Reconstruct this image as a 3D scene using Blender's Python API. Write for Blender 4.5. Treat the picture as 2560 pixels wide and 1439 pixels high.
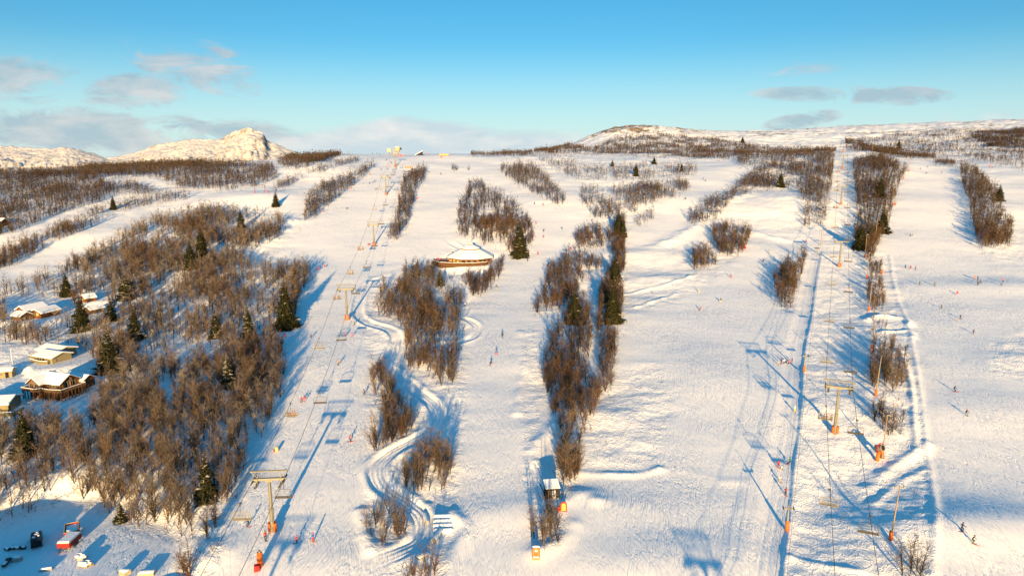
import bpy, bmesh, math, random
import numpy as np
from mathutils import Vector, Matrix

for o in list(bpy.data.objects):
    bpy.data.objects.remove(o)
scene = bpy.context.scene
col = scene.collection

# ------------------------------------------------------------------ camera
W, H, FPX = 2560.0, 1439.0, 1706.67          # the photograph's size and focal length in its own pixels
TILT = math.radians(10.6)
CT, ST = math.cos(TILT), math.sin(TILT)
cd = bpy.data.cameras.new('camera')
cd.sensor_width = 36.0
cd.lens = 24.0
cd.clip_start = 0.5
cd.clip_end = 60000
cam = bpy.data.objects.new('camera', cd)
cam.rotation_euler = (math.radians(90) - TILT, 0, 0)
col.objects.link(cam)
scene.camera = cam

# ------------------------------------------------------------------ sun, sky, exposure
SUN_EL = math.radians(6.8)
SUN_AZ_OFF = math.radians(0.5)               # the sun stands behind the camera
sd = bpy.data.lights.new('sun', 'SUN')
sd.energy = 5.0
sd.angle = math.radians(0.55)
sd.color = (1.0, 0.645, 0.275)
sun = bpy.data.objects.new('sun', sd)
sun.rotation_euler = (math.radians(90) - SUN_EL, 0, SUN_AZ_OFF)
col.objects.link(sun)
scene.view_settings.view_transform = 'Standard'
scene.view_settings.look = 'None'
scene.view_settings.gamma = 1.0
scene.view_settings.use_curve_mapping = False
scene.view_settings.exposure = 1.35
scene.cycles.max_bounces = 6
scene.cycles.diffuse_bounces = 3
scene.cycles.transparent_max_bounces = 4
scene.cycles.use_denoising = True

SKY_STRENGTH = 0.08
world = bpy.data.worlds.new("World")
scene.world = world
world.use_nodes = True


def build_world():
    nt = world.node_tree
    N, L = nt.nodes, nt.links
    N.clear()
    out = N.new('ShaderNodeOutputWorld')
    bg = N.new('ShaderNodeBackground')
    bg.inputs['Strength'].default_value = SKY_STRENGTH
    L.new(bg.outputs[0], out.inputs[0])
    sky = N.new('ShaderNodeTexSky')
    sky.sky_type = 'NISHITA'
    sky.sun_disc = False
    sky.sun_elevation = SUN_EL
    sky.sun_rotation = math.radians(180) - SUN_AZ_OFF
    sky.altitude = 900
    sky.air_density = 1.0
    sky.dust_density = 0.7
    sky.ozone_density = 3.9
    hs = N.new('ShaderNodeHueSaturation')
    hs.inputs['Hue'].default_value = 0.495
    hs.inputs['Saturation'].default_value = 1.12
    hs.inputs['Value'].default_value = 1.0
    L.new(sky.outputs[0], hs.inputs['Color'])
    # clouds: measured in azimuth (u) and elevation (e) tangents of the view direction
    tc = N.new('ShaderNodeTexCoord')
    sep = N.new('ShaderNodeSeparateXYZ')
    L.new(tc.outputs['Generated'], sep.inputs[0])

    def m(op, a, b=None, c=None, clamp=False):
        n = N.new('ShaderNodeMath')
        n.operation = op
        n.use_clamp = clamp
        for i, v in enumerate((a, b, c)):
            if v is None:
                continue
            if isinstance(v, (int, float)):
                n.inputs[i].default_value = v
            else:
                L.new(v, n.inputs[i])
        return n.outputs[0]
    ymax = m('MAXIMUM', sep.outputs[1], 0.05)
    u = m('DIVIDE', sep.outputs[0], ymax)
    e = m('DIVIDE', sep.outputs[2], ymax)
    front = m('GREATER_THAN', sep.outputs[1], 0.06)
    cmb = N.new('ShaderNodeCombineXYZ')
    L.new(m('MULTIPLY', u, 0.8), cmb.inputs[0])
    L.new(m('MULTIPLY', e, 2.3), cmb.inputs[1])

    def noise(scale, detail, rough, off, dist=0.0):
        mp = N.new('ShaderNodeMapping')
        mp.inputs['Location'].default_value = off
        L.new(cmb.outputs[0], mp.inputs[0])
        n = N.new('ShaderNodeTexNoise')
        n.inputs['Scale'].default_value = scale
        n.inputs['Detail'].default_value = detail
        n.inputs['Roughness'].default_value = rough
        n.inputs['Distortion'].default_value = dist
        L.new(mp.outputs[0], n.inputs['Vector'])
        return n.outputs['Fac']

    def blob(px, py, rx, ry, rot=0.0):
        """soft ellipse in (u, e): 1 in the middle, 0 at its rim"""
        b0 = (719.5 - py) / FPX
        u0 = (px - 1280) / FPX / (CT + b0 * ST)
        e0 = (b0 * CT - ST) / (CT + b0 * ST)
        du = m('SUBTRACT', u, u0)
        de = m('SUBTRACT', e, e0)
        c, s = math.cos(rot), math.sin(rot)
        x = m('ADD', m('MULTIPLY', du, c), m('MULTIPLY', de, s))
        y = m('SUBTRACT', m('MULTIPLY', de, c), m('MULTIPLY', du, s))
        x = m('DIVIDE', x, rx / FPX)
        y = m('DIVIDE', y, ry / FPX)
        r2 = m('ADD', m('MULTIPLY', x, x), m('MULTIPLY', y, y))
        return m('SUBTRACT', 1.0, r2, clamp=True)
    n1 = noise(11.0, 9, 0.66, (1.3, 0.2, 0), 0.9)
    n2 = noise(7.0, 6, 0.6, (7.7, 3.1, 2), 0.3)
    wisp = None
    for b, k in ((blob(470, 170, 190, 50, -0.30), 1.12), (blob(340, 232, 150, 50, 0.05), 1.08),
                 (blob(520, 205, 130, 26, -0.2), 0.6), (blob(60, 200, 150, 62, 0.0), 0.6), (blob(560, 150, 90, 40, -0.4), 0.5),
                 (blob(110, 330, 440, 62, 0.0), 1.15), (blob(430, 345, 360, 58, 0.0), 0.95), (blob(200, 285, 120, 22, 0.0), 0.7),
                 (blob(2050, 235, 185, 22, 0.0), 0.8), (blob(2230, 240, 165, 26, 0.0), 1.05), (blob(2010, 300, 110, 22, 0.15), 0.95),
                 (blob(2000, 172, 130, 22, 0.0), 0.35), (blob(2120, 235, 120, 26, 0), 0.5)):
        t = m('MULTIPLY', b, k)
        wisp = t if wisp is None else m('MAXIMUM', wisp, t)
    low = None
    for b, k in ((blob(1030, 350, 330, 62, 0.0), 1.15), (blob(1280, 362, 320, 50, 0), 0.9), (blob(780, 365, 160, 46, 0), 1.0), (blob(1000, 310, 90, 32, 0), 0.6), (blob(2560, 300, 420, 50, 0), 0.55)):
        t = m('MULTIPLY', b, k)
        low = t if low is None else m('MAXIMUM', low, t)
    wfac = m('MULTIPLY', m('ADD', m('MULTIPLY', wisp, 0.55), m('SUBTRACT', m('MULTIPLY', n1, 3.6), 1.80)), 1.9, clamp=True)
    wfac = m('MULTIPLY', wfac, m('MULTIPLY', wisp, 3.0, clamp=True))
    lfac = m('MULTIPLY', m('SUBTRACT', m('ADD', m('MULTIPLY', low, 0.75), n2), 0.72), 3.0, clamp=True)
    lfac = m('MULTIPLY', lfac, m('MULTIPLY', low, 2.5, clamp=True))
    # extra overhead sky light, added above the view to lift the blue shadows
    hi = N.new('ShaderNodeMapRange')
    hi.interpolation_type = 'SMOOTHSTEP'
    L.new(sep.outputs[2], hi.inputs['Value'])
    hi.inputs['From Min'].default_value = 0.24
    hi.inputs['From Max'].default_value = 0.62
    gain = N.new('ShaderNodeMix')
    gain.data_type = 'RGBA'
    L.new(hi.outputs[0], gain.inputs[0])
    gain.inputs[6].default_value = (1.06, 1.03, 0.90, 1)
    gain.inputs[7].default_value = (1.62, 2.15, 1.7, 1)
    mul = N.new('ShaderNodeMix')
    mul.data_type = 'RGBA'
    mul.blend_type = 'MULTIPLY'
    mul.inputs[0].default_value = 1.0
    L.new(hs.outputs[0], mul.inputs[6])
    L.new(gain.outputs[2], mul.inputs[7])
    # cloud colour: pinkish cream where thick towards the sun, blue grey in its own shade
    n3 = noise(12.0, 5, 0.6, (4.2, 9.1, 1), 0.2)
    shade = m('MULTIPLY', m('SUBTRACT', n3, 0.40), 4.0, clamp=True)
    mixc = N.new('ShaderNodeMix')
    mixc.data_type = 'RGBA'
    L.new(shade, mixc.inputs[0])
    k = 1.0 / SKY_STRENGTH / 2.46
    mixc.inputs[6].default_value = (0.38 * k, 0.50 * k, 0.58 * k, 1)
    mixc.inputs[7].default_value = (0.70 * k, 0.67 * k, 0.66 * k, 1)
    mixl = N.new('ShaderNodeMix')
    mixl.data_type = 'RGBA'
    L.new(shade, mixl.inputs[0])
    mixl.inputs[6].default_value = (0.58 * k, 0.68 * k, 0.75 * k, 1)
    mixl.inputs[7].default_value = (0.86 * k, 0.83 * k, 0.80 * k, 1)
    a1 = N.new('ShaderNodeMix')
    a1.data_type = 'RGBA'
    L.new(m('MULTIPLY', m('MULTIPLY', wfac, 0.78), front), a1.inputs[0])
    hz = N.new('ShaderNodeMapRange')
    hz.interpolation_type = 'SMOOTHSTEP'
    L.new(sep.outputs[2], hz.inputs['Value'])
    hz.inputs['From Min'].default_value = 0.17
    hz.inputs['From Max'].default_value = 0.0
    hazed = N.new('ShaderNodeMix')
    hazed.data_type = 'RGBA'
    L.new(m('MULTIPLY', hz.outputs[0], m('MULTIPLY', front, 0.72)), hazed.inputs[0])
    L.new(mul.outputs[2], hazed.inputs[6])
    hazed.inputs[7].default_value = (0.68 * k, 0.88 * k, 0.94 * k, 1)
    L.new(hazed.outputs[2], a1.inputs[6])
    L.new(mixc.outputs[2], a1.inputs[7])
    a2 = N.new('ShaderNodeMix')
    a2.data_type = 'RGBA'
    L.new(m('MULTIPLY', m('MULTIPLY', lfac, 0.85), front), a2.inputs[0])
    L.new(a1.outputs[2], a2.inputs[6])
    L.new(mixl.outputs[2], a2.inputs[7])
    L.new(a2.outputs[2], bg.inputs[0])


build_world()

# ------------------------------------------------------------------ numbers
rng = np.random.default_rng(7)
random.seed(7)
_perm = np.random.default_rng(11).permutation(256)
_perm = np.concatenate([_perm, _perm, _perm])
_ang = np.random.default_rng(12).random(256) * 2 * np.pi
_gx, _gy = np.cos(_ang).astype(np.float32), np.sin(_ang).astype(np.float32)


def perlin(x, y, seed=0):
    x = np.asarray(x, np.float32) + seed * 17.31
    y = np.asarray(y, np.float32) + seed * 5.77
    xi = np.floor(x).astype(np.int32)
    yi = np.floor(y).astype(np.int32)
    xf, yf = x - xi, y - yi
    xi &= 255
    yi &= 255
    u = xf * xf * xf * (xf * (xf * 6 - 15) + 10)
    v = yf * yf * yf * (yf * (yf * 6 - 15) + 10)

    def g(ix, iy, dx, dy):
        h = _perm[_perm[ix] + iy]
        return _gx[h] * dx + _gy[h] * dy
    a = g(xi, yi, xf, yf)
    b = g(xi + 1, yi, xf - 1, yf)
    c = g(xi, yi + 1, xf, yf - 1)
    d = g(xi + 1, yi + 1, xf - 1, yf - 1)
    return ((a + u * (b - a)) * (1 - v) + (c + u * (d - c)) * v) * 1.5


def fbm(x, y, octaves, seed=0, gain=0.5):
    s, amp, f = 0.0, 1.0, 1.0
    for k in range(octaves):
        s = s + amp * perlin(x * f, y * f, seed + k)
        amp *= gain
        f *= 2.03
    return s


def project(X, Y, Z):
    """world point -> pixel of the photograph (the camera stands at the origin)"""
    d = Y * CT - Z * ST
    return 1280 + FPX * X / d, 719.5 - FPX * (Y * ST + Z * CT) / d


def row_e(py):
    b = (719.5 - py) / FPX
    return (b * CT - ST) / (CT + b * ST)


def col_u(px, py):
    b = (719.5 - py) / FPX
    return (px - 1280) / FPX / (CT + b * ST)


# ------------------------------------------------------------------ the hill: heights by bearing (u = X / Y) and distance Y
NEAR = [(40, -84), (105, -79.4), (130, -76.6), (160, -73.4), (205, -68.8), (258, -63.9), (320, -58), (365, -52.4), (420, -42.5), (520, -25), (600, -11.8)]
FAR = {
    -1.15: [(700, -16), (760, -20), (900, -44), (1200, -60), (2600, -80)],
    -0.75: [(660, -14), (720, -9.5), (780, -12), (900, -36), (1200, -55), (2600, -80)],
    -0.45: [(660, -8), (740, -3), (800, -5), (900, -28), (1200, -50), (2600, -80)],
    -0.34: [(660, -5), (730, 1.0), (800, 2.5), (900, -18), (1200, -45), (2600, -80)],
    -0.24: [(660, -3), (730, 4.0), (800, 7.5), (900, -6), (1200, -40), (2600, -80)],
    -0.17: [(680, 0), (760, 6.5), (800, 8.5), (900, 3), (1200, -30), (2600, -70)],
    -0.05: [(680, 0), (760, 6.0), (820, 8.0), (900, 7), (1200, -15), (2600, -70)],
    0.03: [(680, -0.5), (760, 4.5), (840, 8.5), (940, 10), (1200, -5), (2600, -60)],
    0.08: [(680, -1), (760, 4.0), (850, 8.5), (1000, 20), (1150, 28), (1300, 22), (2600, -60)],
    0.15: [(680, -1), (760, 3.0), (850, 8.5), (1000, 22), (1150, 43), (1280, 50), (1400, 40), (2600, -40)],
    0.25: [(680, -1), (760, 3.5), (850, 9), (1000, 22), (1150, 42), (1280, 54), (1400, 55), (1600, 40), (2600, -30)],
    0.36: [(680, -2), (760, 4), (850, 9), (1000, 21), (1150, 40), (1300, 53), (1420, 55), (1600, 42), (2600, -30)],
    0.43: [(680, 0), (730, 8.0), (770, 10), (850, 7), (1000, 20), (1200, 46), (1400, 66), (1500, 68), (1700, 52), (2600, -20)],
    0.49: [(680, 1.5), (740, 10.5), (780, 11.5), (850, 6), (1000, 18), (1200, 47), (1400, 69), (1500, 72), (1700, 58), (2600, -10)],
    0.56: [(660, -2), (720, 3.5), (770, 5), (850, 6.5), (1000, 22), (1250, 57), (1450, 76), (1600, 72), (2600, 0)],
    0.68: [(660, -6), (720, -3), (800, 5), (900, 15), (1050, 32), (1300, 67), (1500, 86), (1650, 84), (2600, 10)],
    0.85: [(660, -6), (720, -2), (800, 7), (900, 18), (1050, 38), (1300, 74), (1500, 92), (1700, 90), (2600, 20)],
    1.3: [(660, -6), (720, -2), (800, 7), (900, 18), (1050, 38), (1300, 74), (1500, 92), (1700, 90), (2600, 20)],
}
LU0, LU1, NU = -1.2, 1.3, 251
LY0, LY1, NY = math.log(38.0), math.log(2700.0), 361


def _table():
    ly = np.linspace(LY0, LY1, NY)
    us = sorted(FAR)
    prof = []
    for u in us:
        pts = NEAR + FAR[u]
        prof.append(np.interp(ly, np.log([p[0] for p in pts]), [p[1] for p in pts]))
    prof = np.array(prof)
    ug = np.linspace(LU0, LU1, NU)
    T = np.stack([np.interp(ug, us, prof[:, j]) for j in range(NY)], 1)
    for axis, s in ((1, 4.0), (0, 4.0)):
        r = int(3 * s)
        k = np.exp(-0.5 * (np.arange(-r, r + 1) / s) ** 2)
        k /= k.sum()
        Tp = np.pad(T, [(r, r) if a == axis else (0, 0) for a in (0, 1)], mode='edge')
        T = np.apply_along_axis(lambda v: np.convolve(v, k, 'valid'), axis, Tp)
    return T.astype(np.float64)


HT = _table()


def base_z(X, Y):
    X = np.asarray(X, np.float64)
    Y = np.asarray(Y, np.float64)
    gu = (np.clip(X / Y, LU0, LU1) - LU0) / (LU1 - LU0) * (NU - 1)
    gy = (np.log(np.clip(Y, 39, 2690)) - LY0) / (LY1 - LY0) * (NY - 1)
    iu = np.clip(np.floor(gu).astype(int), 1, NU - 3)
    iy = np.clip(np.floor(gy).astype(int), 1, NY - 3)
    fu, fy = gu - iu, gy - iy

    def w(t):
        return ((1 - t) ** 3 / 6, (3 * t ** 3 - 6 * t ** 2 + 4) / 6, (-3 * t ** 3 + 3 * t ** 2 + 3 * t + 1) / 6, t ** 3 / 6)
    wu, wy = w(fu), w(fy)
    z = 0.0
    for a in range(4):
        for b in range(4):
            z = z + wu[a] * wy[b] * HT[iu + a - 1, iy + b - 1]
    return z


def ground_hit(px, py, hf, zoff=0.0):
    """walk along the ray through a pixel until it meets the height field"""
    a, b = (px - 1280) / FPX, (719.5 - py) / FPX
    dx, dy, dz = a, CT + b * ST, b * CT - ST
    Y = np.geomspace(60, 2500, 1500)
    t = Y / dy
    d = t * dz - (hf(t * dx, Y) + zoff)
    k = np.nonzero(d < 0)[0]
    if len(k) == 0 or k[0] == 0:
        return None
    lo, hi = t[k[0] - 1], t[k[0]]
    for _ in range(22):
        mid = (lo + hi) / 2
        if mid * dz < float(hf(np.array([mid * dx]), np.array([mid * dy]))[0]) + zoff:
            hi = mid
        else:
            lo = mid
    return hi * dx, hi * dy


# ------------------------------------------------------------------ groves: (outline seen in the photograph, trees per m2, tree height, frost, label)
GROVES = [
    ('forest', [(0, 720), (60, 700), (150, 665), (260, 610), (330, 560), (400, 535), (480, 520), (540, 510), (600, 520), (690, 530), (725, 548), (715, 580), (670, 610), (620, 640), (640, 655), (700, 660), (760, 650), (800, 668), (770, 710), (738, 760), (745, 800), (705, 850), (712, 960), (690, 1050), (640, 1130), (600, 1200), (572, 1290), (530, 1350), (450, 1340), (400, 1330), (330, 1312), (280, 1285), (200, 1245), (150, 1250), (100, 1270), (50, 1300), (-20, 1330), (-60, 1330), (-60, 720)],
     0.125, 6.2, 0.3, 'bare brown birch in the big frosted wood left of the nearer chairlift'),
    ('corner', [(470, 1345), (540, 1340), (570, 1380), (530, 1445), (440, 1470), (455, 1400)], 0.5, 5.6, 0.2, 'bare birch in the thicket at the bottom edge between the yard and the ski piste'),
    ('strip', [(0, 620), (150, 560), (240, 520), (330, 500), (420, 480), (490, 487), (470, 500), (330, 522), (220, 572), (120, 615), (30, 665), (-60, 690), (-60, 640)], 0.12, 5.3, 0.2, ''),
    ('upper', [(-60, 440), (90, 430), (230, 430), (280, 460), (330, 455), (430, 482), (300, 490), (200, 520), (120, 545), (60, 575), (-60, 605)], 0.17, 5.6, 0.08, ''),
    ('ridge', [(-60, 428), (120, 428), (200, 418), (330, 402), (450, 400), (560, 408), (680, 410), (700, 440), (660, 462), (560, 478), (450, 472), (390, 445), (300, 448), (200, 440), (-60, 440)], 0.13, 5.2, 0.1, ''),
    ('top knoll', [(690, 405), (740, 380), (800, 372), (890, 372), (850, 390), (790, 412), (750, 428), (700, 414)], 0.13, 5.2, 0.1, ''),
    ('top strip', [(675, 468), (730, 440), (800, 415), (870, 400), (905, 392), (892, 407), (820, 427), (750, 452), (690, 482)], 0.09, 4.6, 0.2, ''),
    ('left island', [(752, 492), (800, 462), (870, 435), (930, 408), (942, 412), (900, 452), (850, 492), (812, 522), (790, 545), (760, 552), (762, 520)], 0.15, 5.6, 0.12, ''),
    ('lift island', [(1008, 440), (1040, 418), (1068, 418), (1062, 445), (1037, 490), (1032, 530), (1012, 580), (987, 602), (970, 597), (975, 560), (995, 520), (1000, 470)], 0.20, 5.8, 0.1, ''),
    ('middle island', [(1172, 452), (1205, 445), (1215, 470), (1250, 475), (1280, 500), (1312, 530), (1332, 560), (1332, 600), (1312, 642), (1280, 642), (1265, 618), (1200, 608), (1150, 592), (1140, 562), (1150, 500), (1165, 480)], 0.13, 6.2, 0.08, ''),
    ('right of hut', [(1265, 520), (1300, 520), (1330, 560), (1332, 600), (1312, 642), (1280, 642), (1268, 600)], 0.15, 7.6, 0.0, ''),
    ('under hut', [(1112, 684), (1160, 684), (1215, 672), (1258, 646), (1252, 692), (1212, 735), (1176, 742), (1160, 722)], 0.3, 5.2, 0.05, ''),
    ('slalom', [(940, 720), (985, 690), (1020, 662), (1080, 660), (1110, 690), (1130, 722), (1162, 740), (1162, 780), (1142, 830), (1142, 900), (1132, 972), (1112, 977), (1075, 932), (1022, 922), (1000, 902), (1007, 830), (990, 798), (940, 790)], 0.15, 6.2, 0.16, ''),
    ('bend', [(925, 902), (960, 890), (982, 950), (1032, 1000), (1042, 1040), (1022, 1090), (962, 1132), (935, 1132), (930, 1080), (960, 1050), (930, 982)], 0.42, 5.6, 0.12, 'bare brown birch in the clump beside the winding track, above its sharp bend'),
    ('oval', [(1010, 1150), (1050, 1100), (1100, 1080), (1132, 1120), (1132, 1180), (1112, 1252), (1080, 1257), (1010, 1217)], 0.6, 6.4, 0.06, 'bare birch in the dense oval thicket inside the loop of the winding track'),
    ('low clump', [(903, 1300), (940, 1250), (980, 1230), (1012, 1290), (1022, 1342), (960, 1372), (920, 1342)], 0.75, 5.6, 0.12, 'bare birch in the round clump left of the two concrete pipes'),
    ('pipe clump', [(1012, 1400), (1060, 1370), (1112, 1340), (1112, 1400), (1092, 1445), (1060, 1490), (1000, 1470)], 0.75, 5.4, 0.05, 'bare dark birch in the thicket just below the concrete pipes'),
    ('Q1', [(1252, 415), (1330, 408), (1370, 440), (1422, 500), (1400, 517), (1350, 492), (1290, 462), (1252, 432)], 0.14, 5.4, 0.15, ''),
    ('Q2', [(1330, 393), (1450, 405), (1480, 420), (1600, 410), (1742, 415), (1742, 440), (1600, 452), (1450, 452), (1400, 430)], 0.05, 5.0, 0.25, ''),
    ('Q3', [(1450, 470), (1520, 470), (1600, 460), (1700, 448), (1732, 460), (1702, 492), (1612, 517), (1560, 547), (1490, 547), (1455, 517)], 0.12, 5.4, 0.2, ''),
    ('Q4', [(1540, 530), (1562, 540), (1562, 640), (1572, 662), (1545, 692), (1530, 640), (1530, 560)], 0.18, 6.0, 0.05, ''),
    ('Q5', [(1438, 572), (1480, 558), (1542, 572), (1537, 602), (1500, 625), (1440, 622)], 0.15, 5.6, 0.1, ''),
    ('Q6', [(1585, 545), (1640, 518), (1635, 548), (1590, 575)], 0.06, 4.6, 0.2, ''),
    ('R', [(1370, 660), (1420, 630), (1500, 640), (1512, 660), (1452, 720), (1422, 772), (1342, 792), (1332, 772), (1360, 710)], 0.16, 6.0, 0.08, ''),
    ('S4', [(1385, 930), (1480, 920), (1500, 1000), (1470, 1080), (1440, 1125), (1400, 1105)], 0.2, 5.6, 0.06, ''),
    ('S1', [(1500, 720), (1530, 640), (1558, 680), (1555, 800), (1538, 900), (1525, 985), (1490, 1000), (1500, 880), (1490, 800)], 0.28, 6.4, 0.06, ''),
    ('S2', [(1430, 740), (1470, 740), (1480, 830), (1470, 940), (1440, 1000), (1400, 1080), (1370, 1000), (1350, 950), (1360, 870), (1400, 800)], 0.26, 6.2, 0.06, ''),
    ('S3', [(1420, 1040), (1470, 1000), (1482, 1040), (1450, 1110), (1446, 1217), (1410, 1222), (1393, 1180), (1403, 1080)], 0.36, 6.0, 0.05, 'bare birch in the narrow thicket just uphill of the dark shed'),
    ('T', [(1336, 1290), (1405, 1284), (1420, 1318), (1405, 1362), (1342, 1372), (1322, 1330)], 0.5, 5.6, 0.04, 'bare birch in the thicket between the dark shed and the orange kiosk'),
    ('U', [(1712, 542), (1760, 500), (1830, 470), (1890, 418), (1960, 398), (2082, 380), (2082, 440), (2072, 520), (2062, 565), (1998, 565), (2010, 510), (1990, 470), (1890, 477), (1830, 502), (1792, 552), (1730, 562)], 0.125, 5.8, 0.12, ''),
    ('V1', [(1770, 575), (1800, 556), (1882, 565), (1870, 602), (1852, 642), (1802, 642), (1780, 610)], 0.16, 5.6, 0.1, ''),
    ('V2', [(1727, 625), (1765, 605), (1795, 640), (1790, 662), (1735, 682)], 0.18, 5.4, 0.1, ''),
    ('W', [(1933, 680), (1960, 650), (2010, 628), (2018, 650), (1992, 720), (1980, 773), (1955, 773), (1935, 732)], 0.22, 5.8, 0.08, ''),
    ('X', [(2130, 400), (2200, 385), (2250, 410), (2272, 420), (2248, 462), (2232, 520), (2222, 560), (2202, 602), (2172, 662), (2150, 632), (2128, 600), (2140, 540), (2138, 480)], 0.17, 6.0, 0.08, ''),
    ('X2', [(2160, 640), (2200, 655), (2212, 690), (2180, 705)], 0.32, 5.0, 0.05, ''),
    ('Y', [(2165, 710), (2200, 690), (2214, 740), (2204, 782), (2173, 782)], 0.34, 5.0, 0.1, ''),
    ('Z', [(2178, 840), (2222, 838), (2262, 880), (2267, 930), (2252, 1005), (2240, 985), (2200, 952), (2175, 985)], 0.32, 5.4, 0.12, ''),
    ('Z2', [(2178, 1000), (2250, 1000), (2262, 1060), (2254, 1104), (2182, 1072)], 0.42, 5.2, 0.1, 'bare brown shrubby birch in the clump beside the orange snow gun'),
    ('bank strip', [(2172, 782), (2214, 782), (2230, 842), (2182, 845)], 0.1, 3.2, 0.2, ''),
    ('Z join', [(2178, 985), (2246, 985), (2256, 1012), (2182, 1012)], 0.3, 4.8, 0.1, ''),
    ('AA', [(2398, 410), (2440, 420), (2492, 470), (2502, 500), (2532, 560), (2522, 622), (2450, 622), (2430, 560), (2420, 500), (2400, 450)], 0.17, 6.0, 0.1, ''),
    ('BB', [(2236, 1400), (2290, 1368), (2314, 1400), (2312, 1450), (2280, 1490), (2230, 1460)], 0.55, 4.8, 0.12, 'bare brown birch in the clump below the nearest floodlight mast'),
    ('CC', [(2130, 345), (2350, 330), (2620, 325), (2620, 430), (2470, 408), (2350, 388), (2240, 388)], 0.036, 4.4, 0.12, ''),
    ('CC2', [(2410, 335), (2620, 318), (2620, 380), (2470, 368)], 0.14, 5.0, 0.05, ''),
    ('CC3', [(2330, 402), (2385, 402), (2390, 420), (2340, 412)], 0.1, 4.2, 0.1, ''),
    ('DD', [(1325, 380), (1400, 360), (1480, 372), (1540, 345), (1650, 335), (1760, 345), (1900, 368), (2080, 378), (2080, 392), (1900, 402), (1750, 397), (1600, 387), (1480, 385)], 0.075, 4.6, 0.12, ''),
    ('DD2', [(1325, 380), (1395, 362), (1420, 380), (1380, 386)], 0.08, 4.6, 0.1, ''),
    ('behind the brow', [(2112, 350), (2180, 356), (2260, 380), (2340, 390), (2340, 398), (2240, 396), (2170, 380), (2116, 372)], 0.1, 5.0, 0.08, ''),
    ('EE', [(1840, 395), (1960, 372), (2090, 372), (2085, 395), (1930, 410), (1850, 420)], 0.07, 5.0, 0.12, ''),
    ('crest', [(1175, 384), (1330, 376), (1335, 390), (1180, 390)], 0.05, 4.0, 0.1, ''),
    ('bush a', [(1128, 418), (1142, 414), (1144, 428), (1130, 430)], 0.35, 3.6, 0.1, ''),
    ('bush b', [(1166, 420), (1174, 418), (1174, 428), (1167, 428)], 0.3, 3.6, 0.1, ''),
]
CLEARINGS = [
    [(40, 960), (225, 960), (255, 985), (250, 1045), (200, 1068), (60, 1062), (30, 1030)],
    [(-60, 850), (60, 862), (180, 862), (245, 905), (250, 965), (228, 1012), (180, 1018), (50, 1015), (40, 1060), (-60, 1080)],
    [(15, 745), (180, 745), (195, 800), (120, 830), (20, 805)],
    [(205, 735), (265, 735), (270, 785), (205, 785)],
    [(1182, 478), (1203, 476), (1205, 492), (1182, 492)],
    [(1190, 532), (1240, 528), (1245, 546), (1195, 548)],
    [(1080, 735), (1112, 735), (1112, 765), (1085, 765)],
    [(1478, 690), (1500, 690), (1478, 760), (1462, 760)],
]
# rough snow without trees: beside the pistes, under the lifts, the mounds
ROUGH = [
    [(2065, 400), (2135, 400), (2150, 700), (2185, 900), (2200, 1080), (2250, 1200), (2320, 1330), (2330, 1500), (1960, 1500), (1985, 1200), (2010, 900), (2050, 700)],
    [(2130, 640), (2235, 640), (2285, 900), (2320, 1120), (2340, 1320), (2340, 1450), (2180, 1450), (2160, 900)],
    [(1560, 660), (1720, 600), (1850, 640), (1790, 700), (1700, 760), (1560, 790)],
    [(1480, 960), (1640, 900), (1690, 1000), (1640, 1150), (1480, 1180), (1450, 1080)],
    [(1295, 830), (1345, 800), (1360, 1000), (1340, 1120), (1400, 1180), (1400, 1380), (1335, 1400), (1310, 1200)],
    [(940, 700), (1180, 700), (1170, 980), (1140, 1300), (1120, 1450), (920, 1450), (905, 1280), (925, 1150), (920, 900), (890, 820)],
    [(620, 600), (720, 570), (780, 560), (700, 640), (630, 650)],
    [(2420, 620), (2560, 560), (2560, 660), (2470, 650)],
    [(2480, 860), (2600, 820), (2600, 960), (2480, 940)],
    [(1800, 480), (2010, 480), (2010, 600), (1900, 590), (1810, 560)],
    [(1340, 310), (1480, 310), (1760, 320), (2560, 295), (2660, 290), (2660, 420), (2400, 395), (2080, 375), (1700, 405), (1340, 400)],
]

RW, RH, RS = 700, 400, 4.0                   # a coarse map (4 px cells, 100 px margin) of where the ground is rough
RX0, RY0 = -120.0, 0.0


def in_poly(px, py, poly):
    inside = np.zeros(np.shape(px), bool)
    n = len(poly)
    for i in range(n):
        x1, y1 = poly[i]
        x2, y2 = poly[(i + 1) % n]
        if y1 == y2:
            continue
        c = ((y1 > py) != (y2 > py)) & (px < (x2 - x1) * (py - y1) / (y2 - y1) + x1)
        inside ^= c
    return inside


def blur(a, s):
    r = int(3 * s)
    k = np.exp(-0.5 * (np.arange(-r, r + 1) / s) ** 2)
    k /= k.sum()
    for ax in (0, 1):
        p = np.pad(a, [(r, r) if x == ax else (0, 0) for x in (0, 1)], mode='edge')
        a = np.apply_along_axis(lambda v: np.convolve(v, k, 'valid'), ax, p)
    return a


_gxp, _gyp = np.meshgrid(RX0 + RS * np.arange(RW), RY0 + RS * np.arange(RH), indexing='ij')
_m = np.zeros((RW, RH))
for g in GROVES:
    _m = np.maximum(_m, in_poly(_gxp, _gyp, g[1]) * 1.0)
_t = _m.copy()
for p in ROUGH:
    _m = np.maximum(_m, in_poly(_gxp, _gyp, p) * 0.8)
for p in CLEARINGS:
    _m = np.maximum(_m, in_poly(_gxp, _gyp, p) * 0.6)
ROUGH_MAP, WOOD_MAP = blur(_m, 1.6), blur(_t, 2.0)
ROUGH_WIDE, ROUGH_MID = blur(_m, 14.0), blur(_m, 5.0)


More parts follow.
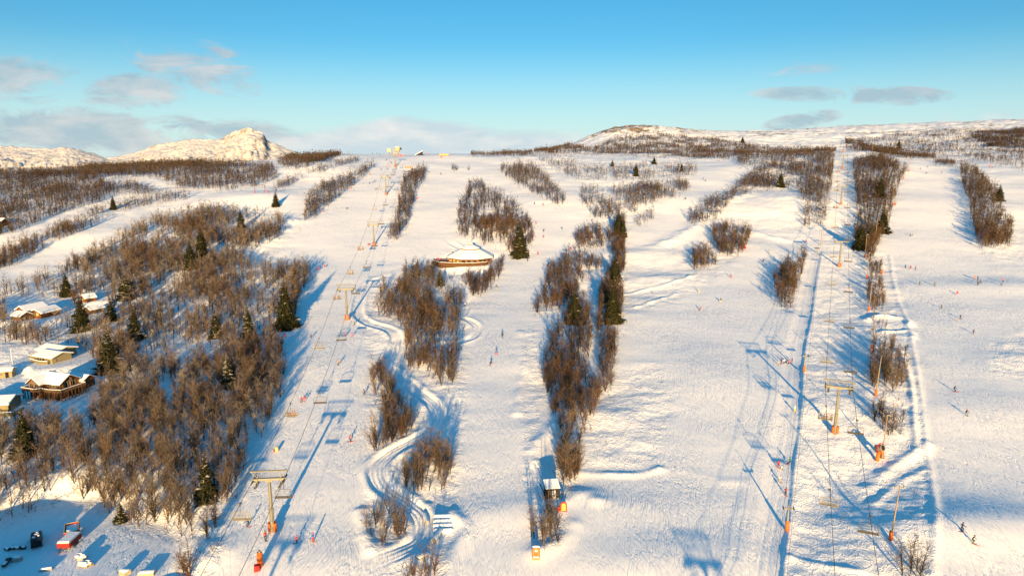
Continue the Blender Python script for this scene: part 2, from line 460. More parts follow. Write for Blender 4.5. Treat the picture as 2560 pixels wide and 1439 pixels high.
def map_at(M, px, py):
    x = np.clip((px - RX0) / RS, 0, RW - 1.001)
    y = np.clip((py - RY0) / RS, 0, RH - 1.001)
    i, j = x.astype(int), y.astype(int)
    fx, fy = x - i, y - j
    return (M[i, j] * (1 - fx) + M[i + 1, j] * fx) * (1 - fy) + (M[i, j + 1] * (1 - fx) + M[i + 1, j + 1] * fx) * fy


# banks and ridges: (line, height m, half width m)
def plan(pts):
    r = []
    for p in pts:
        h = ground_hit(p[0], p[1], base_z)
        if h:
            r.append(h)
    return np.array(r)


def smooth_line(P, n):
    t = np.linspace(0, len(P) - 1, n)
    i = np.clip(t.astype(int), 0, len(P) - 2)
    f = (t - i)[:, None]
    P0, P1, P2, P3 = P[np.maximum(i - 1, 0)], P[i], P[i + 1], P[np.minimum(i + 2, len(P) - 1)]
    return 0.5 * (2 * P1 + (P2 - P0) * f + (2 * P0 - 5 * P1 + 4 * P2 - P3) * f ** 2 + (3 * P1 - P0 - 3 * P2 + P3) * f ** 3)


def line_dist(X, Y, P, reach):
    """signed distance to a polyline (positive on its right when walking along it); inf out of reach"""
    d = np.full(X.shape, 1e9)
    x0, x1, y0, y1 = P[:, 0].min() - reach, P[:, 0].max() + reach, P[:, 1].min() - reach, P[:, 1].max() + reach
    k = np.nonzero((X > x0) & (X < x1) & (Y > y0) & (Y < y1))
    if len(k[0]) == 0:
        return d
    x, y = X[k], Y[k]
    best = np.full(x.shape, 1e9)
    sign = np.ones(x.shape)
    for i in range(len(P) - 1):
        ax, ay = P[i]
        bx, by = P[i + 1]
        vx, vy = bx - ax, by - ay
        t = np.clip(((x - ax) * vx + (y - ay) * vy) / (vx * vx + vy * vy + 1e-9), 0, 1)
        ddx, ddy = x - ax - t * vx, y - ay - t * vy
        dd = np.hypot(ddx, ddy)
        s = np.sign(vy * ddx - vx * ddy)
        b = dd < best
        best[b] = dd[b]
        sign[b] = s[b]
    d[k] = best * sign
    return d


TRACK = smooth_line(plan([(1000, 684), (960, 694), (930, 707), (906, 730), (896, 755), (895, 780), (910, 800), (938, 812), (970, 826), (990, 846), (990, 866), (975, 890), (964, 908), (985, 930), (1020, 955), (1055, 985), (1085, 1012), (1098, 1042), (1086, 1072), (1040, 1100), (990, 1125), (955, 1150), (940, 1178), (952, 1212), (985, 1236), (1020, 1256), (1050, 1285), (1060, 1320), (1045, 1355), (1000, 1385), (950, 1405), (900, 1425)]), 150)
LOOP = smooth_line(plan([(1120, 690), (1145, 705), (1165, 735), (1165, 765), (1150, 790), (1172, 798), (1192, 815), (1185, 838), (1150, 852), (1105, 860), (1060, 868), (1020, 880), (985, 895)]), 60)
HUTROAD = smooth_line(plan([(1112, 600), (1125, 608), (1145, 618), (1160, 626), (1168, 640)]), 24)
TBAR = smooth_line(plan([(2052, 640), (2040, 700), (2028, 790), (2013, 860), (2006, 930), (2003, 1000), (1996, 1080), (1985, 1150), (1978, 1230), (1970, 1310), (1960, 1380), (1953, 1450), (1945, 1520)]), 60)
RIDGES = [
    ([(2225, 640), (2240, 730), (2266, 800), (2287, 900), (2302, 1000), (2314, 1100), (2330, 1200), (2338, 1300), (2330, 1440)], 0.24, 0.9),
    ([(2250, 880), (2275, 960), (2285, 1050), (2290, 1120)], 0.5, 0.9),
    ([(2170, 1210), (2230, 1160), (2290, 1125), (2318, 1108)], 0.55, 1.6),
    ([(2190, 1250), (2240, 1205), (2310, 1165)], 0.35, 1.0),
    ([(1445, 1182), (1500, 1180), (1560, 1182), (1610, 1178), (1650, 1168)], 0.34, 1.3),
    ([(1650, 1168), (1720, 1172), (1800, 1196), (1860, 1200)], 0.12, 1.8),
    ([(1300, 830), (1312, 900), (1300, 960), (1292, 1035)], 0.4, 1.6),
    ([(1340, 1390), (1400, 1360), (1430, 1320)], 0.5, 2.2),
    ([(1415, 1250), (1470, 1235), (1490, 1250)], 0.6, 2.6),
    ([(2170, 800), (2200, 792), (2260, 800), (2275, 815)], 0.9, 1.6),
    ([(2200, 835), (2270, 828), (2285, 845)], 0.6, 1.2),
    ([(1560, 735), (1620, 722), (1680, 712), (1740, 690)], 0.5, 1.2),
    ([(1590, 770), (1650, 748), (1690, 735)], 0.4, 1.2),
    ([(1640, 620), (1720, 580), (1800, 520), (1880, 490)], 1.2, 5.0),
    ([(1860, 570), (1920, 590), (1960, 600)], 1.0, 3.0),
    ([(640, 620), (690, 585), (730, 560)], 2.2, 7.0),
    ([(480, 1330), (560, 1320), (610, 1250), (650, 1160)], 0.6, 2.0),
    ([(150, 1262), (260, 1290), (330, 1330), (420, 1360), (520, 1390)], 1.6, 5.0),
    ([(1130, 1290), (1160, 1330), (1130, 1400), (1120, 1450)], 0.8, 1.8),
    ([(900, 1280), (910, 1330), (925, 1380)], 0.5, 1.4),
    ([(1420, 1000), (1400, 1060), (1345, 1110), (1335, 1160)], 0.8, 2.2),
    ([(2160, 1440), (2060, 1420), (1980, 1400)], 0.3, 1.0),
]
RIDGES = [(smooth_line(plan(p), 8 * len(p)), h, w) for p, h, w in RIDGES]
# low swells of the pistes and mounds: (px, py, height m, half length m along the bearing, half width m)
MOUNDS = [
    (2440, 1320, 1.7, 9, 22), (2240, 1335, 0.7, 7, 9), (1620, 1400, 0.9, 9, 26), (1560, 1260, 0.5, 8, 24), (1250, 1290, 0.7, 7, 20), (800, 1400, 0.5, 8, 20),
    (1150, 1010, 0.5, 12, 14), (2480, 1020, 1.0, 14, 40), (2500, 720, 1.0, 12, 40), (1600, 640, 2.4, 14, 22), (1660, 700, 1.6, 10, 20),
    (1960, 520, 4.0, 34, 40), (1000, 840, 0.7, 8, 9), (330, 1370, 1.6, 9, 16), (1750, 960, 0.5, 14, 26), (2150, 1400, 0.6, 5, 8),
    (1550, 500, 3.0, 30, 60), (640, 500, 4.0, 30, 40), (300, 590, 3.0, 30, 60), (560, 690, 3.0, 16, 30), (1240, 560, 2.5, 24, 24), (1040, 720, 1.6, 12, 16),
    (1110, 395, 2.2, 30, 60), (1280, 400, 1.6, 40, 60), (2210, 430, 3.0, 40, 34), (2470, 520, 2.0, 30, 40), (800, 420, 5.0, 40, 40), (80, 1240, 1.0, 8, 14),
]
_mm = []
for px, py, h, ly, lx in MOUNDS:
    q = ground_hit(px, py, base_z)
    if q:
        _mm.append((q[0], q[1], h, ly, lx))
MOUNDS = _mm
PADS = []                                    # levelled spots under buildings: (x, y, radius, z)


def height(X, Y, full=False):
    X = np.atleast_1d(np.asarray(X, np.float64))
    Y = np.atleast_1d(np.asarray(Y, np.float64))
    z = base_z(X, Y)
    px, py = project(X, Y, z)
    r = map_at(ROUGH_MAP, px, py)
    td = np.minimum(np.abs(line_dist(X, Y, TRACK, 9)), np.abs(line_dist(X, Y, LOOP, 9)))
    r = r * (1 - np.exp(-(td / 2.8) ** 4))
    far = np.clip((Y - 500) / 500, 0, 1)
    # the rocky knoll behind the plateau
    kx, ky = X - 182, Y - 1150
    knoll = np.exp(-(kx / np.where(kx < 0, 62, 120)) ** 2 - (ky / 110) ** 2)
    z = z + 15 * knoll
    r = np.where(py < 300, 1.0, r)
    r1 = np.where(py < 300, 1.0, map_at(ROUGH_WIDE, px, py))
    r2 = np.where(py < 300, 1.0, map_at(ROUGH_MID, px, py))
    z = z + (0.60 + 1.0 * r1) * fbm(X / 70, Y / 70, 2, 3) * (1 + 1.2 * far)
    z = z + (0.085 + 0.52 * r2) * fbm(X / 17, Y / 15, 2, 9) * (1 + 0.8 * far)
    z = z + (0.012 + 0.16 * r) * fbm(X / 4.3, Y / 3.6, 2, 21)
    cr = np.clip((Y - 930) / 120, 0, 1) * np.clip((X - 60) / 60, 0, 1)
    rg = 1 - np.abs(fbm(X / 34, Y / 30, 3, 41))
    z = z + cr * (3.2 * rg - 1.6) * (0.5 + knoll)
    for mx, my, h, ly, lx in MOUNDS:
        z = z + h * np.exp(-((X - mx) / lx) ** 2 - ((Y - my) / ly) ** 2)
    wob = 0.7 + 0.6 * np.clip(fbm(X / 9.0, Y / 9.0, 2, 31) + 0.5, 0, 1)
    z = z + 7.4 * np.exp(-((X + 103) / 28) ** 2 - ((Y - 107) / 4.6) ** 2) + 2.2 * np.exp(-((X + 62) / 6) ** 2 - ((Y - 108) / 4) ** 2)  # unseen snow banks below the view; the large one added to shade the yard
    for P, h, w in RIDGES:
        d = line_dist(X, Y, P, 3 * w)
        z = z + h * np.exp(-(d / w) ** 2) * wob

    def road(z, P, hw, cut, berm):
        d = np.abs(line_dist(X, Y, P, 7))
        s = np.clip((d - hw) / 0.9, 0, 1)
        s = s * s * (3 - 2 * s)
        prof = -cut * (1 - s) + berm * np.exp(-((d - hw - 1.3) / 0.85) ** 2) * (0.6 + 0.5 * wob)
        prof = prof - 0.20 * np.exp(-((d - 0.62) / 0.24) ** 2) - 0.24 * np.exp(-((d - hw + 0.12) / 0.17) ** 2)
        ends = np.clip(np.minimum(np.hypot(X - P[-1, 0], Y - P[-1, 1]), np.hypot(X - P[0, 0], Y - P[0, 1])) / 12, 0, 1)
        return z + np.where(d < 6, prof, 0) * ends * ends
    z = road(z, TRACK, 1.75, 0.36, 0.24)
    z = road(z, LOOP, 1.1, 0.24, 0.2)
    z = road(z, HUTROAD, 1.4, 0.25, 0.3)
    d = line_dist(X, Y, TBAR, 14)
    d = np.where(d > 1e8, d, -d)             # the tow track: groomed bed below, ploughed bank along its right side
    lip = np.clip((d + 0.4) / 0.8, 0, 1) * (np.abs(d) < 1e8)
    prof = np.where(np.abs(d) < 1e8, lip * 0.42 * np.exp(-np.clip(d, 0, None) / 6.0), 0)
    bed = np.where(np.abs(d) < 1e8, np.exp(-((d + 3.4) / 2.6) ** 4), 0)
    z = z + prof * (0.8 + 0.35 * wob) - 0.22 * bed - 0.05 * np.exp(-((d + 2.6) / 0.2) ** 2) - 0.05 * np.exp(-((d + 4.2) / 0.2) ** 2)
    for x, y, rad, zz in PADS:
        k = np.clip((np.hypot(X - x, Y - y) - rad) / (0.5 * rad + 1.0), 0, 1)
        k = k * k * (3 - 2 * k)
        z = zz * (1 - k) + z * k
    if full:
        return z, r, px, py, knoll, cr
    return z


def at(px, py):
    """the point of the snow seen at a pixel of the photograph"""
    q = ground_hit(px, py, height)
    if q is None:
        q = ground_hit(px, py + 4, height) or (0, 800)
    return Vector((q[0], q[1], float(height(q[0], q[1])[0])))


def on_ground(x, y):
    return Vector((x, y, float(height(x, y)[0])))


def depth_of(p):
    return p.y * CT - p.z * ST

# ------------------------------------------------------------------ mesh helpers
class MB:
    """collects shapes; build() links them as one mesh object"""

    def __init__(self):
        self.v, self.f, self.m = [], [], []

    def add(self, verts, faces, mat=0):
        o = len(self.v)
        self.v.extend([tuple(p) for p in verts])
        for f in faces:
            self.f.append(tuple(i + o for i in f))
            self.m.append(mat)

    def box(self, c, s, mat=0, rz=0.0, rot=None, taper=1.0):
        R = rot if rot is not None else Matrix.Rotation(rz, 3, 'Z')
        c = Vector(c)
        vs = []
        for z in (-1, 1):
            k = taper if z > 0 else 1.0
            for x, y in ((-1, -1), (1, -1), (1, 1), (-1, 1)):
                vs.append(c + R @ Vector((x * s[0] / 2 * k, y * s[1] / 2 * k, z * s[2] / 2)))
        self.add(vs, [(3, 2, 1, 0), (4, 5, 6, 7), (0, 1, 5, 4), (1, 2, 6, 5), (2, 3, 7, 6), (3, 0, 4, 7)], mat)

    def tube(self, pts, r, n=8, mat=0, cap=True):
        pts = [Vector(p) for p in pts]
        rs = r if isinstance(r, (list, tuple)) else [r] * len(pts)
        vs = []
        up = Vector((0, 0, 1))
        for i, p in enumerate(pts):
            a = pts[max(i - 1, 0)]
            b = pts[min(i + 1, len(pts) - 1)]
            t = (b - a).normalized()
            q = up if abs(t.dot(up)) < 0.95 else Vector((0, 1, 0))
            s = t.cross(q).normalized()
            w = s.cross(t).normalized()
            for k in range(n):
                an = 2 * math.pi * k / n
                vs.append(p + (s * math.cos(an) + w * math.sin(an)) * rs[i])
        fs = []
        for i in range(len(pts) - 1):
            for k in range(n):
                a = i * n + k
                b = i * n + (k + 1) % n
                fs.append((b, a, a + n, b + n))
        if cap:
            fs.append(tuple(range(n)))
            fs.append(tuple(reversed(range((len(pts) - 1) * n, len(pts) * n))))
        self.add(vs, fs, mat)

    def prism(self, outline, a, b, mat=0):
        """outline: list of (x, z); extruded along y from a to b"""
        n = len(outline)
        vs = [(x, a, z) for x, z in outline] + [(x, b, z) for x, z in outline]
        fs = [tuple(range(n)), tuple(reversed(range(n, 2 * n)))]
        for i in range(n):
            j = (i + 1) % n
            fs.append((i, i + n, j + n, j))
        self.add(vs, fs, mat)

    def lathe(self, prof, n=24, mat=0, c=(0, 0, 0), sx=1.0, sy=1.0, rot0=0.0):
        vs, fs = [], []
        for r, z in prof:
            for k in range(n):
                a = 2 * math.pi * k / n + rot0
                vs.append((c[0] + r * sx * math.cos(a), c[1] + r * sy * math.sin(a), c[2] + z))
        for i in range(len(prof) - 1):
            for k in range(n):
                a, b = i * n + k, i * n + (k + 1) % n
                fs.append((a, b, b + n, a + n))
        fs.append(tuple(reversed(range(n))))
        fs.append(tuple(range((len(prof) - 1) * n, len(prof) * n)))
        self.add(vs, fs, mat)

    def mesh(self, name, mats, smooth=False):
        me = bpy.data.meshes.new(name)
        me.from_pydata(self.v, [], self.f)
        for m in (mats if isinstance(mats, (list, tuple)) else [mats]):
            me.materials.append(m)
        me.polygons.foreach_set('material_index', self.m)
        if smooth:
            me.polygons.foreach_set('use_smooth', [True] * len(self.f))
        bm = bmesh.new()
        bm.from_mesh(me)
        bmesh.ops.recalc_face_normals(bm, faces=bm.faces)
        bm.to_mesh(me)
        bm.free()
        me.update()
        return me

    def build(self, name, mats, parent=None, smooth=False, bevel=0.0):
        o = bpy.data.objects.new(name, self.mesh(name, mats, smooth))
        col.objects.link(o)
        if parent is not None:
            o.parent = parent
        if bevel:
            b = o.modifiers.new('bevel', 'BEVEL')
            b.width = bevel
            b.segments = 2
            b.limit_method = 'ANGLE'
        return o


def tag(o, label, cat, group=None):
    o['label'] = label
    o['category'] = cat
    if group:
        o['group'] = group
    return o


def thing(name, label, cat, loc=(0, 0, 0), rz=0.0, group=None):
    o = bpy.data.objects.new(name, None)
    o.empty_display_size = 0.3
    col.objects.link(o)
    o.location = loc
    o.rotation_euler = (0, 0, rz)
    return tag(o, label, cat, group)


KIDS = {}


def dup(root, label=None, group=None, loc=None, rz=None, scale=None):
    """a copy of a thing with copies of its parts and sub-parts"""
    if root.name not in KIDS:
        KIDS[root.name] = [(c, list(c.children)) for c in root.children]
    r = root.copy()
    col.objects.link(r)
    if label:
        r['label'] = label
    if group:
        r['group'] = group
    if loc is not None:
        r.location = loc
    if rz is not None:
        r.rotation_euler = (0, 0, rz)
    if scale is not None:
        r.scale = (scale,) * 3 if isinstance(scale, (int, float)) else scale
    for ch, sub in KIDS[root.name]:
        c = ch.copy()
        col.objects.link(c)
        c.parent = r
        for g in sub:
            d = g.copy()
            col.objects.link(d)
            d.parent = c
    return r


def big_mesh(name, verts, quads, mats, smooth=False, attr=None):
    """a mesh from numpy arrays"""
    me = bpy.data.meshes.new(name)
    nv, nf = len(verts), len(quads)
    me.vertices.add(nv)
    me.vertices.foreach_set('co', np.ascontiguousarray(verts, np.float32).ravel())
    k = quads.shape[1]
    me.loops.add(nf * k)
    me.loops.foreach_set('vertex_index', np.ascontiguousarray(quads, np.int32).ravel())
    me.polygons.add(nf)
    me.polygons.foreach_set('loop_start', np.arange(0, nf * k, k, dtype=np.int32))
    me.polygons.foreach_set('loop_total', np.full(nf, k, np.int32))
    if smooth:
        me.polygons.foreach_set('use_smooth', np.ones(nf, bool))
    for m in mats:
        me.materials.append(m)
    for nm, val in (attr or {}).items():
        a = me.attributes.new(nm, 'FLOAT', 'POINT')
        a.data.foreach_set('value', np.ascontiguousarray(val, np.float32))
    me.update(calc_edges=True)
    return me


# ------------------------------------------------------------------ materials
class NT:
    def __init__(self, name):
        self.mat = bpy.data.materials.new(name)
        self.mat.use_nodes = True
        self.t = self.mat.node_tree
        self.N, self.L = self.t.nodes, self.t.links
        self.b = self.N['Principled BSDF']
        self.b.inputs['Specular IOR Level'].default_value = 0.25

    def n(self, kind, **kw):
        x = self.N.new(kind)
        for k, v in kw.items():
            setattr(x, k, v)
        return x

    def link(self, a, b):
        self.L.new(a, b)

    def math(self, op, a, b=None, c=None, clamp=False):
        x = self.n('ShaderNodeMath', operation=op, use_clamp=clamp)
        for i, v in enumerate((a, b, c)):
            if v is None:
                continue
            if isinstance(v, (int, float)):
                x.inputs[i].default_value = v
            else:
                self.link(v, x.inputs[i])
        return x.outputs[0]

    def noise(self, scale, detail=4, rough=0.55, vec=None, dist=0.0):
        x = self.n('ShaderNodeTexNoise')
        x.inputs['Scale'].default_value = scale
        x.inputs['Detail'].default_value = detail
        x.inputs['Roughness'].default_value = rough
        x.inputs['Distortion'].default_value = dist
        if vec is not None:
            self.link(vec, x.inputs['Vector'])
        return x.outputs['Fac']

    def mix(self, fac, a, b):
        x = self.n('ShaderNodeMix', data_type='RGBA')
        for s, v in ((x.inputs[0], fac), (x.inputs[6], a), (x.inputs[7], b)):
            if isinstance(v, (int, float)):
                s.default_value = v
            elif isinstance(v, (tuple, list)):
                s.default_value = (*v, 1) if len(v) == 3 else v
            else:
                self.link(v, s)
        return x.outputs[2]

    def coord(self, scale=(1, 1, 1), rot=(0, 0, 0), which='Object'):
        tc = self.n('ShaderNodeTexCoord')
        mp = self.n('ShaderNodeMapping')
        mp.inputs['Scale'].default_value = scale
        mp.inputs['Rotation'].default_value = rot
        self.link(tc.outputs[which], mp.inputs[0])
        return mp.outputs[0]

    def base(self, v):
        if isinstance(v, tuple):
            self.b.inputs['Base Color'].default_value = (*v, 1)
        else:
            self.link(v, self.b.inputs['Base Color'])

    def bump(self, h, dist, strength=1.0):
        x = self.n('ShaderNodeBump')
        x.inputs['Distance'].default_value = dist
        x.inputs['Strength'].default_value = strength
        self.link(h, x.inputs['Height'])
        self.link(x.outputs[0], self.b.inputs['Normal'])


def paint(name, c, rough=0.6, var=0.12, scale=3.0, metal=0.0):
    """a plain painted, worn or sooty surface: colour with a little mottling of its own"""
    t = NT(name)
    f = t.noise(scale, 5, 0.6, t.coord())
    t.base(t.mix(f, tuple(x * (1 - var) for x in c), tuple(min(x * (1 + var), 1) for x in c)))
    t.b.inputs['Roughness'].default_value = rough
    t.b.inputs['Metallic'].default_value = metal
    return t.mat


def wood(name, c1, c2, scale=(1.0, 1.0, 6.0)):
    t = NT(name)
    f = t.noise(2.0, 5, 0.6, t.coord(scale))
    t.base(t.mix(f, c1, c2))
    t.b.inputs['Roughness'].default_value = 0.75
    w = t.n('ShaderNodeTexWave', wave_type='BANDS', bands_direction='Z')
    w.inputs['Scale'].default_value = 3.0
    t.link(t.coord(), w.inputs['Vector'])
    t.bump(w.outputs['Fac'], 0.02, 0.5)
    return t.mat


def snow_material():
    t = NT('snow')
    rough = t.n('ShaderNodeAttribute', attribute_name='rough').outputs['Fac']
    rock = t.n('ShaderNodeAttribute', attribute_name='rock').outputs['Fac']
    litter = t.n('ShaderNodeAttribute', attribute_name='wood').outputs['Fac']
    g1 = t.noise(0.05, 5, 0.6, t.coord())
    snow = t.mix(g1, (0.78, 0.815, 0.86), (0.87, 0.88, 0.90))
    # bare rock and heath sticking out of the snow
    rn = t.noise(0.11, 7, 0.68, t.coord((1, 1, 2.5)))
    rmask = t.math('MULTIPLY', t.math('SUBTRACT', t.math('ADD', rn, t.math('MULTIPLY', rock, 0.245)), 0.70), 14, clamp=True)
    rcol = t.mix(t.noise(0.5, 4, 0.6, t.coord()), (0.12, 0.09, 0.06), (0.36, 0.27, 0.16))
    c = t.mix(t.math('MULTIPLY', rmask, t.math('MULTIPLY', rock, 1.6, clamp=True)), snow, rcol)
    # twigs, heather and stalks between the trees
    ln = t.noise(1.1, 6, 0.7, t.coord())
    lmask = t.math('MULTIPLY', t.math('SUBTRACT', ln, 0.565), 9, clamp=True)
    c = t.mix(t.math('MULTIPLY', lmask, t.math('MULTIPLY', litter, 0.62)), c, (0.12, 0.085, 0.055))
    t.base(c)
    t.b.inputs['Roughness'].default_value = 0.62
    t.b.inputs['Specular IOR Level'].default_value = 0.2
    # relief: wind crust and old tracks off the piste, crossing ski tracks on it
    a = t.noise(1.25, 6, 0.66, t.coord((1, 0.8, 1), (0, 0, 0.5)), 0.6)
    b = t.noise(0.42, 3, 0.55, t.coord((1, 0.7, 1), (0, 0, -0.7)), 1.0)
    ridge = t.math('ABSOLUTE', t.math('SUBTRACT', b, 0.5))
    off = t.math('SUBTRACT', t.math('MULTIPLY', a, 0.22), t.math('MULTIPLY', t.math('MINIMUM', ridge, 0.06), 1.7))

    def tracks(rot, sc, seed):
        v = t.coord((1.0, 0.05, 0.05), (0, 0, rot))
        warp = t.n('ShaderNodeTexNoise')
        warp.inputs['Scale'].default_value = 0.06
        warp.inputs['Detail'].default_value = 1
        t.link(t.coord((1, 1, 1), (seed, 0, 0)), warp.inputs['Vector'])
        vm = t.n('ShaderNodeVectorMath', operation='MULTIPLY_ADD')
        t.link(warp.outputs['Color'], vm.inputs[0])
        vm.inputs[1].default_value = (7, 7, 7)
        t.link(v, vm.inputs[2])
        x = t.noise(sc, 3, 0.6, vm.outputs[0])
        return t.math('MINIMUM', t.math('ABSOLUTE', t.math('SUBTRACT', x, 0.5)), 0.06)
    s1 = tracks(0.35, 0.40, 0.3)
    s2 = tracks(-0.45, 0.33, 1.3)
    s3 = tracks(0.05, 0.8, 2.3)
    fine = t.noise(2.2, 4, 0.7, t.coord((1, 0.35, 1)))
    on = t.math('ADD', t.math('MULTIPLY', t.math('ADD', t.math('ADD', s1, s2), s3), 0.8), t.math('MULTIPLY', fine, 0.015))
    patch = t.math('MULTIPLY', t.math('SUBTRACT', t.noise(0.035, 3, 0.6, t.coord()), 0.30), 2.6, clamp=True)
    on = t.math('MULTIPLY', on, t.math('ADD', 0.35, t.math('MULTIPLY', patch, 1.3)))
    rr = t.math('MULTIPLY', rough, 1.4, clamp=True)
    h = t.math('ADD', t.math('MULTIPLY', off, rr), t.math('MULTIPLY', on, t.math('SUBTRACT', 1.0, rr)))
    t.bump(h, 1.0, 0.85)
    return t.mat


M_SNOW = snow_material()


def cap_snow():
    t = NT('settled_snow')
    t.base(t.mix(t.noise(0.6, 4, 0.6, t.coord()), (0.80, 0.82, 0.86), (0.90, 0.90, 0.90)))
    t.b.inputs['Roughness'].default_value = 0.6
    t.bump(t.noise(1.6, 4, 0.6, t.coord()), 0.10, 0.7)
    return t.mat


M_CAP = cap_snow()


def twig_material(name, per_object):
    t = NT(name)
    if per_object:
        r = t.n('ShaderNodeObjectInfo').outputs['Random']
    else:
        r = t.n('ShaderNodeAttribute', attribute_name='tint').outputs['Fac']
    fr = t.n('ShaderNodeAttribute', attribute_name='frost').outputs['Fac']
    br = t.mix(r, (0.013, 0.009, 0.007), (0.102, 0.060, 0.033))
    c = t.mix(fr, br, (0.42, 0.38, 0.33))
    t.base(c)
    t.b.inputs['Roughness'].default_value = 0.85
    t.b.inputs['Specular IOR Level'].default_value = 0.08
    return t.mat


M_TWIG = twig_material('birch_twigs', False)
M_TWIG1 = twig_material('birch_twig_bark', True)


def needle_material():
    t = NT('spruce_needles')
    f = t.noise(1.3, 4, 0.7, t.coord())
    t.base(t.mix(f, (0.008, 0.011, 0.005), (0.032, 0.031, 0.012)))
    t.b.inputs['Roughness'].default_value = 0.8
    t.b.inputs['Specular IOR Level'].default_value = 0.1
    return t.mat


M_NEEDLE = needle_material()
M_FLECK = paint('snow_flecked_needles', (0.40, 0.37, 0.30), 0.8, 0.3)
M_BARK = wood('bark', (0.05, 0.035, 0.025), (0.13, 0.09, 0.06))


# ------------------------------------------------------------------ terrain
def struct(o):
    o['kind'] = 'structure'
    return o


# levelled spots for the houses
def pad(px, py, rad, dz=0.0):
    q = ground_hit(px, py, base_z)
    PADS.append((q[0], q[1], rad, float(height(q[0], q[1])[0]) + dz))


pad(140, 985, 11, -0.5)
pad(140, 892, 11, 0.2)
pad(95, 790, 10)
pad(228, 772, 7)
pad(18, 935, 4)
pad(-5, 1015, 8)
pad(1176, 655, 13)
pad(1377, 1238, 3.5)
pad(995, 386, 14)
pad(100, 1345, 16, -1.2)
pad(230, 1400, 14, -0.4)

GU0, GU1, GNU = -1.05, 1.05, 1180
GY0, GY1, GNY = math.log(62.0), math.log(2600.0), 1280
_s = np.linspace(0, 1, GNY)
_lys = GY0 + (GY1 - GY0) * (0.72 * _s + 0.28 * _s ** 3)      # rows a little closer together near the camera
_us = np.linspace(GU0, GU1, GNU)
_U, _LY = np.meshgrid(_us, _lys, indexing='ij')
_Y = np.exp(_LY)
_X = _U * _Y
_Z, _R, _PX, _PY, _KN, _CR = height(_X.ravel(), _Y.ravel(), full=True)
GZ = _Z.reshape(GNU, GNY)


def gz(X, Y):
    """height of the finished mesh, read from its grid"""
    X = np.atleast_1d(np.asarray(X, float))
    Y = np.atleast_1d(np.asarray(Y, float))
    a = np.clip((X / Y - GU0) / (GU1 - GU0) * (GNU - 1), 0, GNU - 1.001)
    b = np.clip(np.interp(np.log(np.maximum(Y, 62.1)), _lys, np.arange(GNY)), 0, GNY - 1.001)
    i, j = a.astype(int), b.astype(int)
    fa, fb = a - i, b - j
    return (GZ[i, j] * (1 - fb) + GZ[i, j + 1] * fb) * (1 - fa) + (GZ[i + 1, j] * (1 - fb) + GZ[i + 1, j + 1] * fb) * fa


def at(px, py):
    q = ground_hit(px, py, gz)
    if q is None:
        for k in range(1, 12):
            q = ground_hit(px, py + k, gz)
            if q:
                break
    return Vector((q[0], q[1], float(gz(q[0], q[1])[0])))


def on_ground(x, y):
    return Vector((x, y, float(gz(x, y)[0])))


def build_terrain():
    idx = np.arange(GNU * GNY, dtype=np.int32).reshape(GNU, GNY)
    q = np.stack([idx[:-1, :-1], idx[1:, :-1], idx[1:, 1:], idx[:-1, 1:]], -1).reshape(-1, 4)
    v = np.stack([_X.ravel(), _Y.ravel(), _Z], 1)
    slope = np.clip((_Y.ravel() - 900) / 200, 0, 1)
    n = fbm(_X.ravel() / 90, _Y.ravel() / 60, 3, 61)
    rock = np.clip(_CR * (0.98 * _KN + 0.30 + 0.5 * n), 0, 1.5)
    right_far = slope * np.clip(0.48 + 0.7 * n, 0, 1)
    rock = np.maximum(rock, right_far)
    woodm = map_at(WOOD_MAP, _PX, _PY)
    me = big_mesh('snow_slope', v, q, [M_SNOW], True, {'rough': np.clip(_R, 0, 1), 'rock': rock, 'wood': woodm})
    o = bpy.data.objects.new('snow_slope', me)
    col.objects.link(o)
    struct(o)


build_terrain()


def far_ground():
    n = 96
    rs = [0.0, 2000, 4000, 8000, 16000, 40000]
    vs, fs = [(0, 0, -96)], []
    for r in rs[1:]:
        for k in range(n):
            a = 2 * math.pi * k / n
            vs.append((r * math.cos(a), r * math.sin(a), -96))
    for k in range(n):
        fs.append((0, 1 + k, 1 + (k + 1) % n))
    for i in range(len(rs) - 2):
        for k in range(n):
            a, b = 1 + i * n + k, 1 + i * n + (k + 1) % n
            fs.append((a, a + n, b + n, b))
    me = bpy.data.meshes.new('ground')
    me.from_pydata(vs, [], fs)
    me.materials.append(M_CAP)
    o = bpy.data.objects.new('ground', me)
    col.objects.link(o)
    struct(o)


far_ground()


def mountain_material():
    t = NT('mountain_snow')
    geo = t.n('ShaderNodeNewGeometry')
    sep = t.n('ShaderNodeSeparateXYZ')
    t.link(geo.outputs['Normal'], sep.inputs[0])
    f = t.noise(0.022, 9, 0.74, t.coord((1, 0.6, 0.7), (0, 0.35, 0)))
    steep = t.math('SUBTRACT', 1.0, sep.outputs[2])
    mk = t.math('MULTIPLY', t.math('SUBTRACT', t.math('ADD', t.math('MULTIPLY', steep, 0.55), f), 0.585), 6, clamp=True)
    big = t.math('MULTIPLY', t.math('SUBTRACT', t.noise(0.0045, 4, 0.6, t.coord((1, 1, 1.5))), 0.40), 6.0, clamp=True)
    mk = t.math('MULTIPLY', mk, t.math('ADD', 0.18, t.math('MULTIPLY', big, 0.82)))
    t.base(t.mix(t.math('MULTIPLY', mk, 0.9), (0.60, 0.60, 0.62), (0.17, 0.125, 0.075)))
    t.b.inputs['Roughness'].default_value = 0.7
    t.bump(t.noise(0.02, 8, 0.7, t.coord()), 26.0, 1.0)
    return t.mat


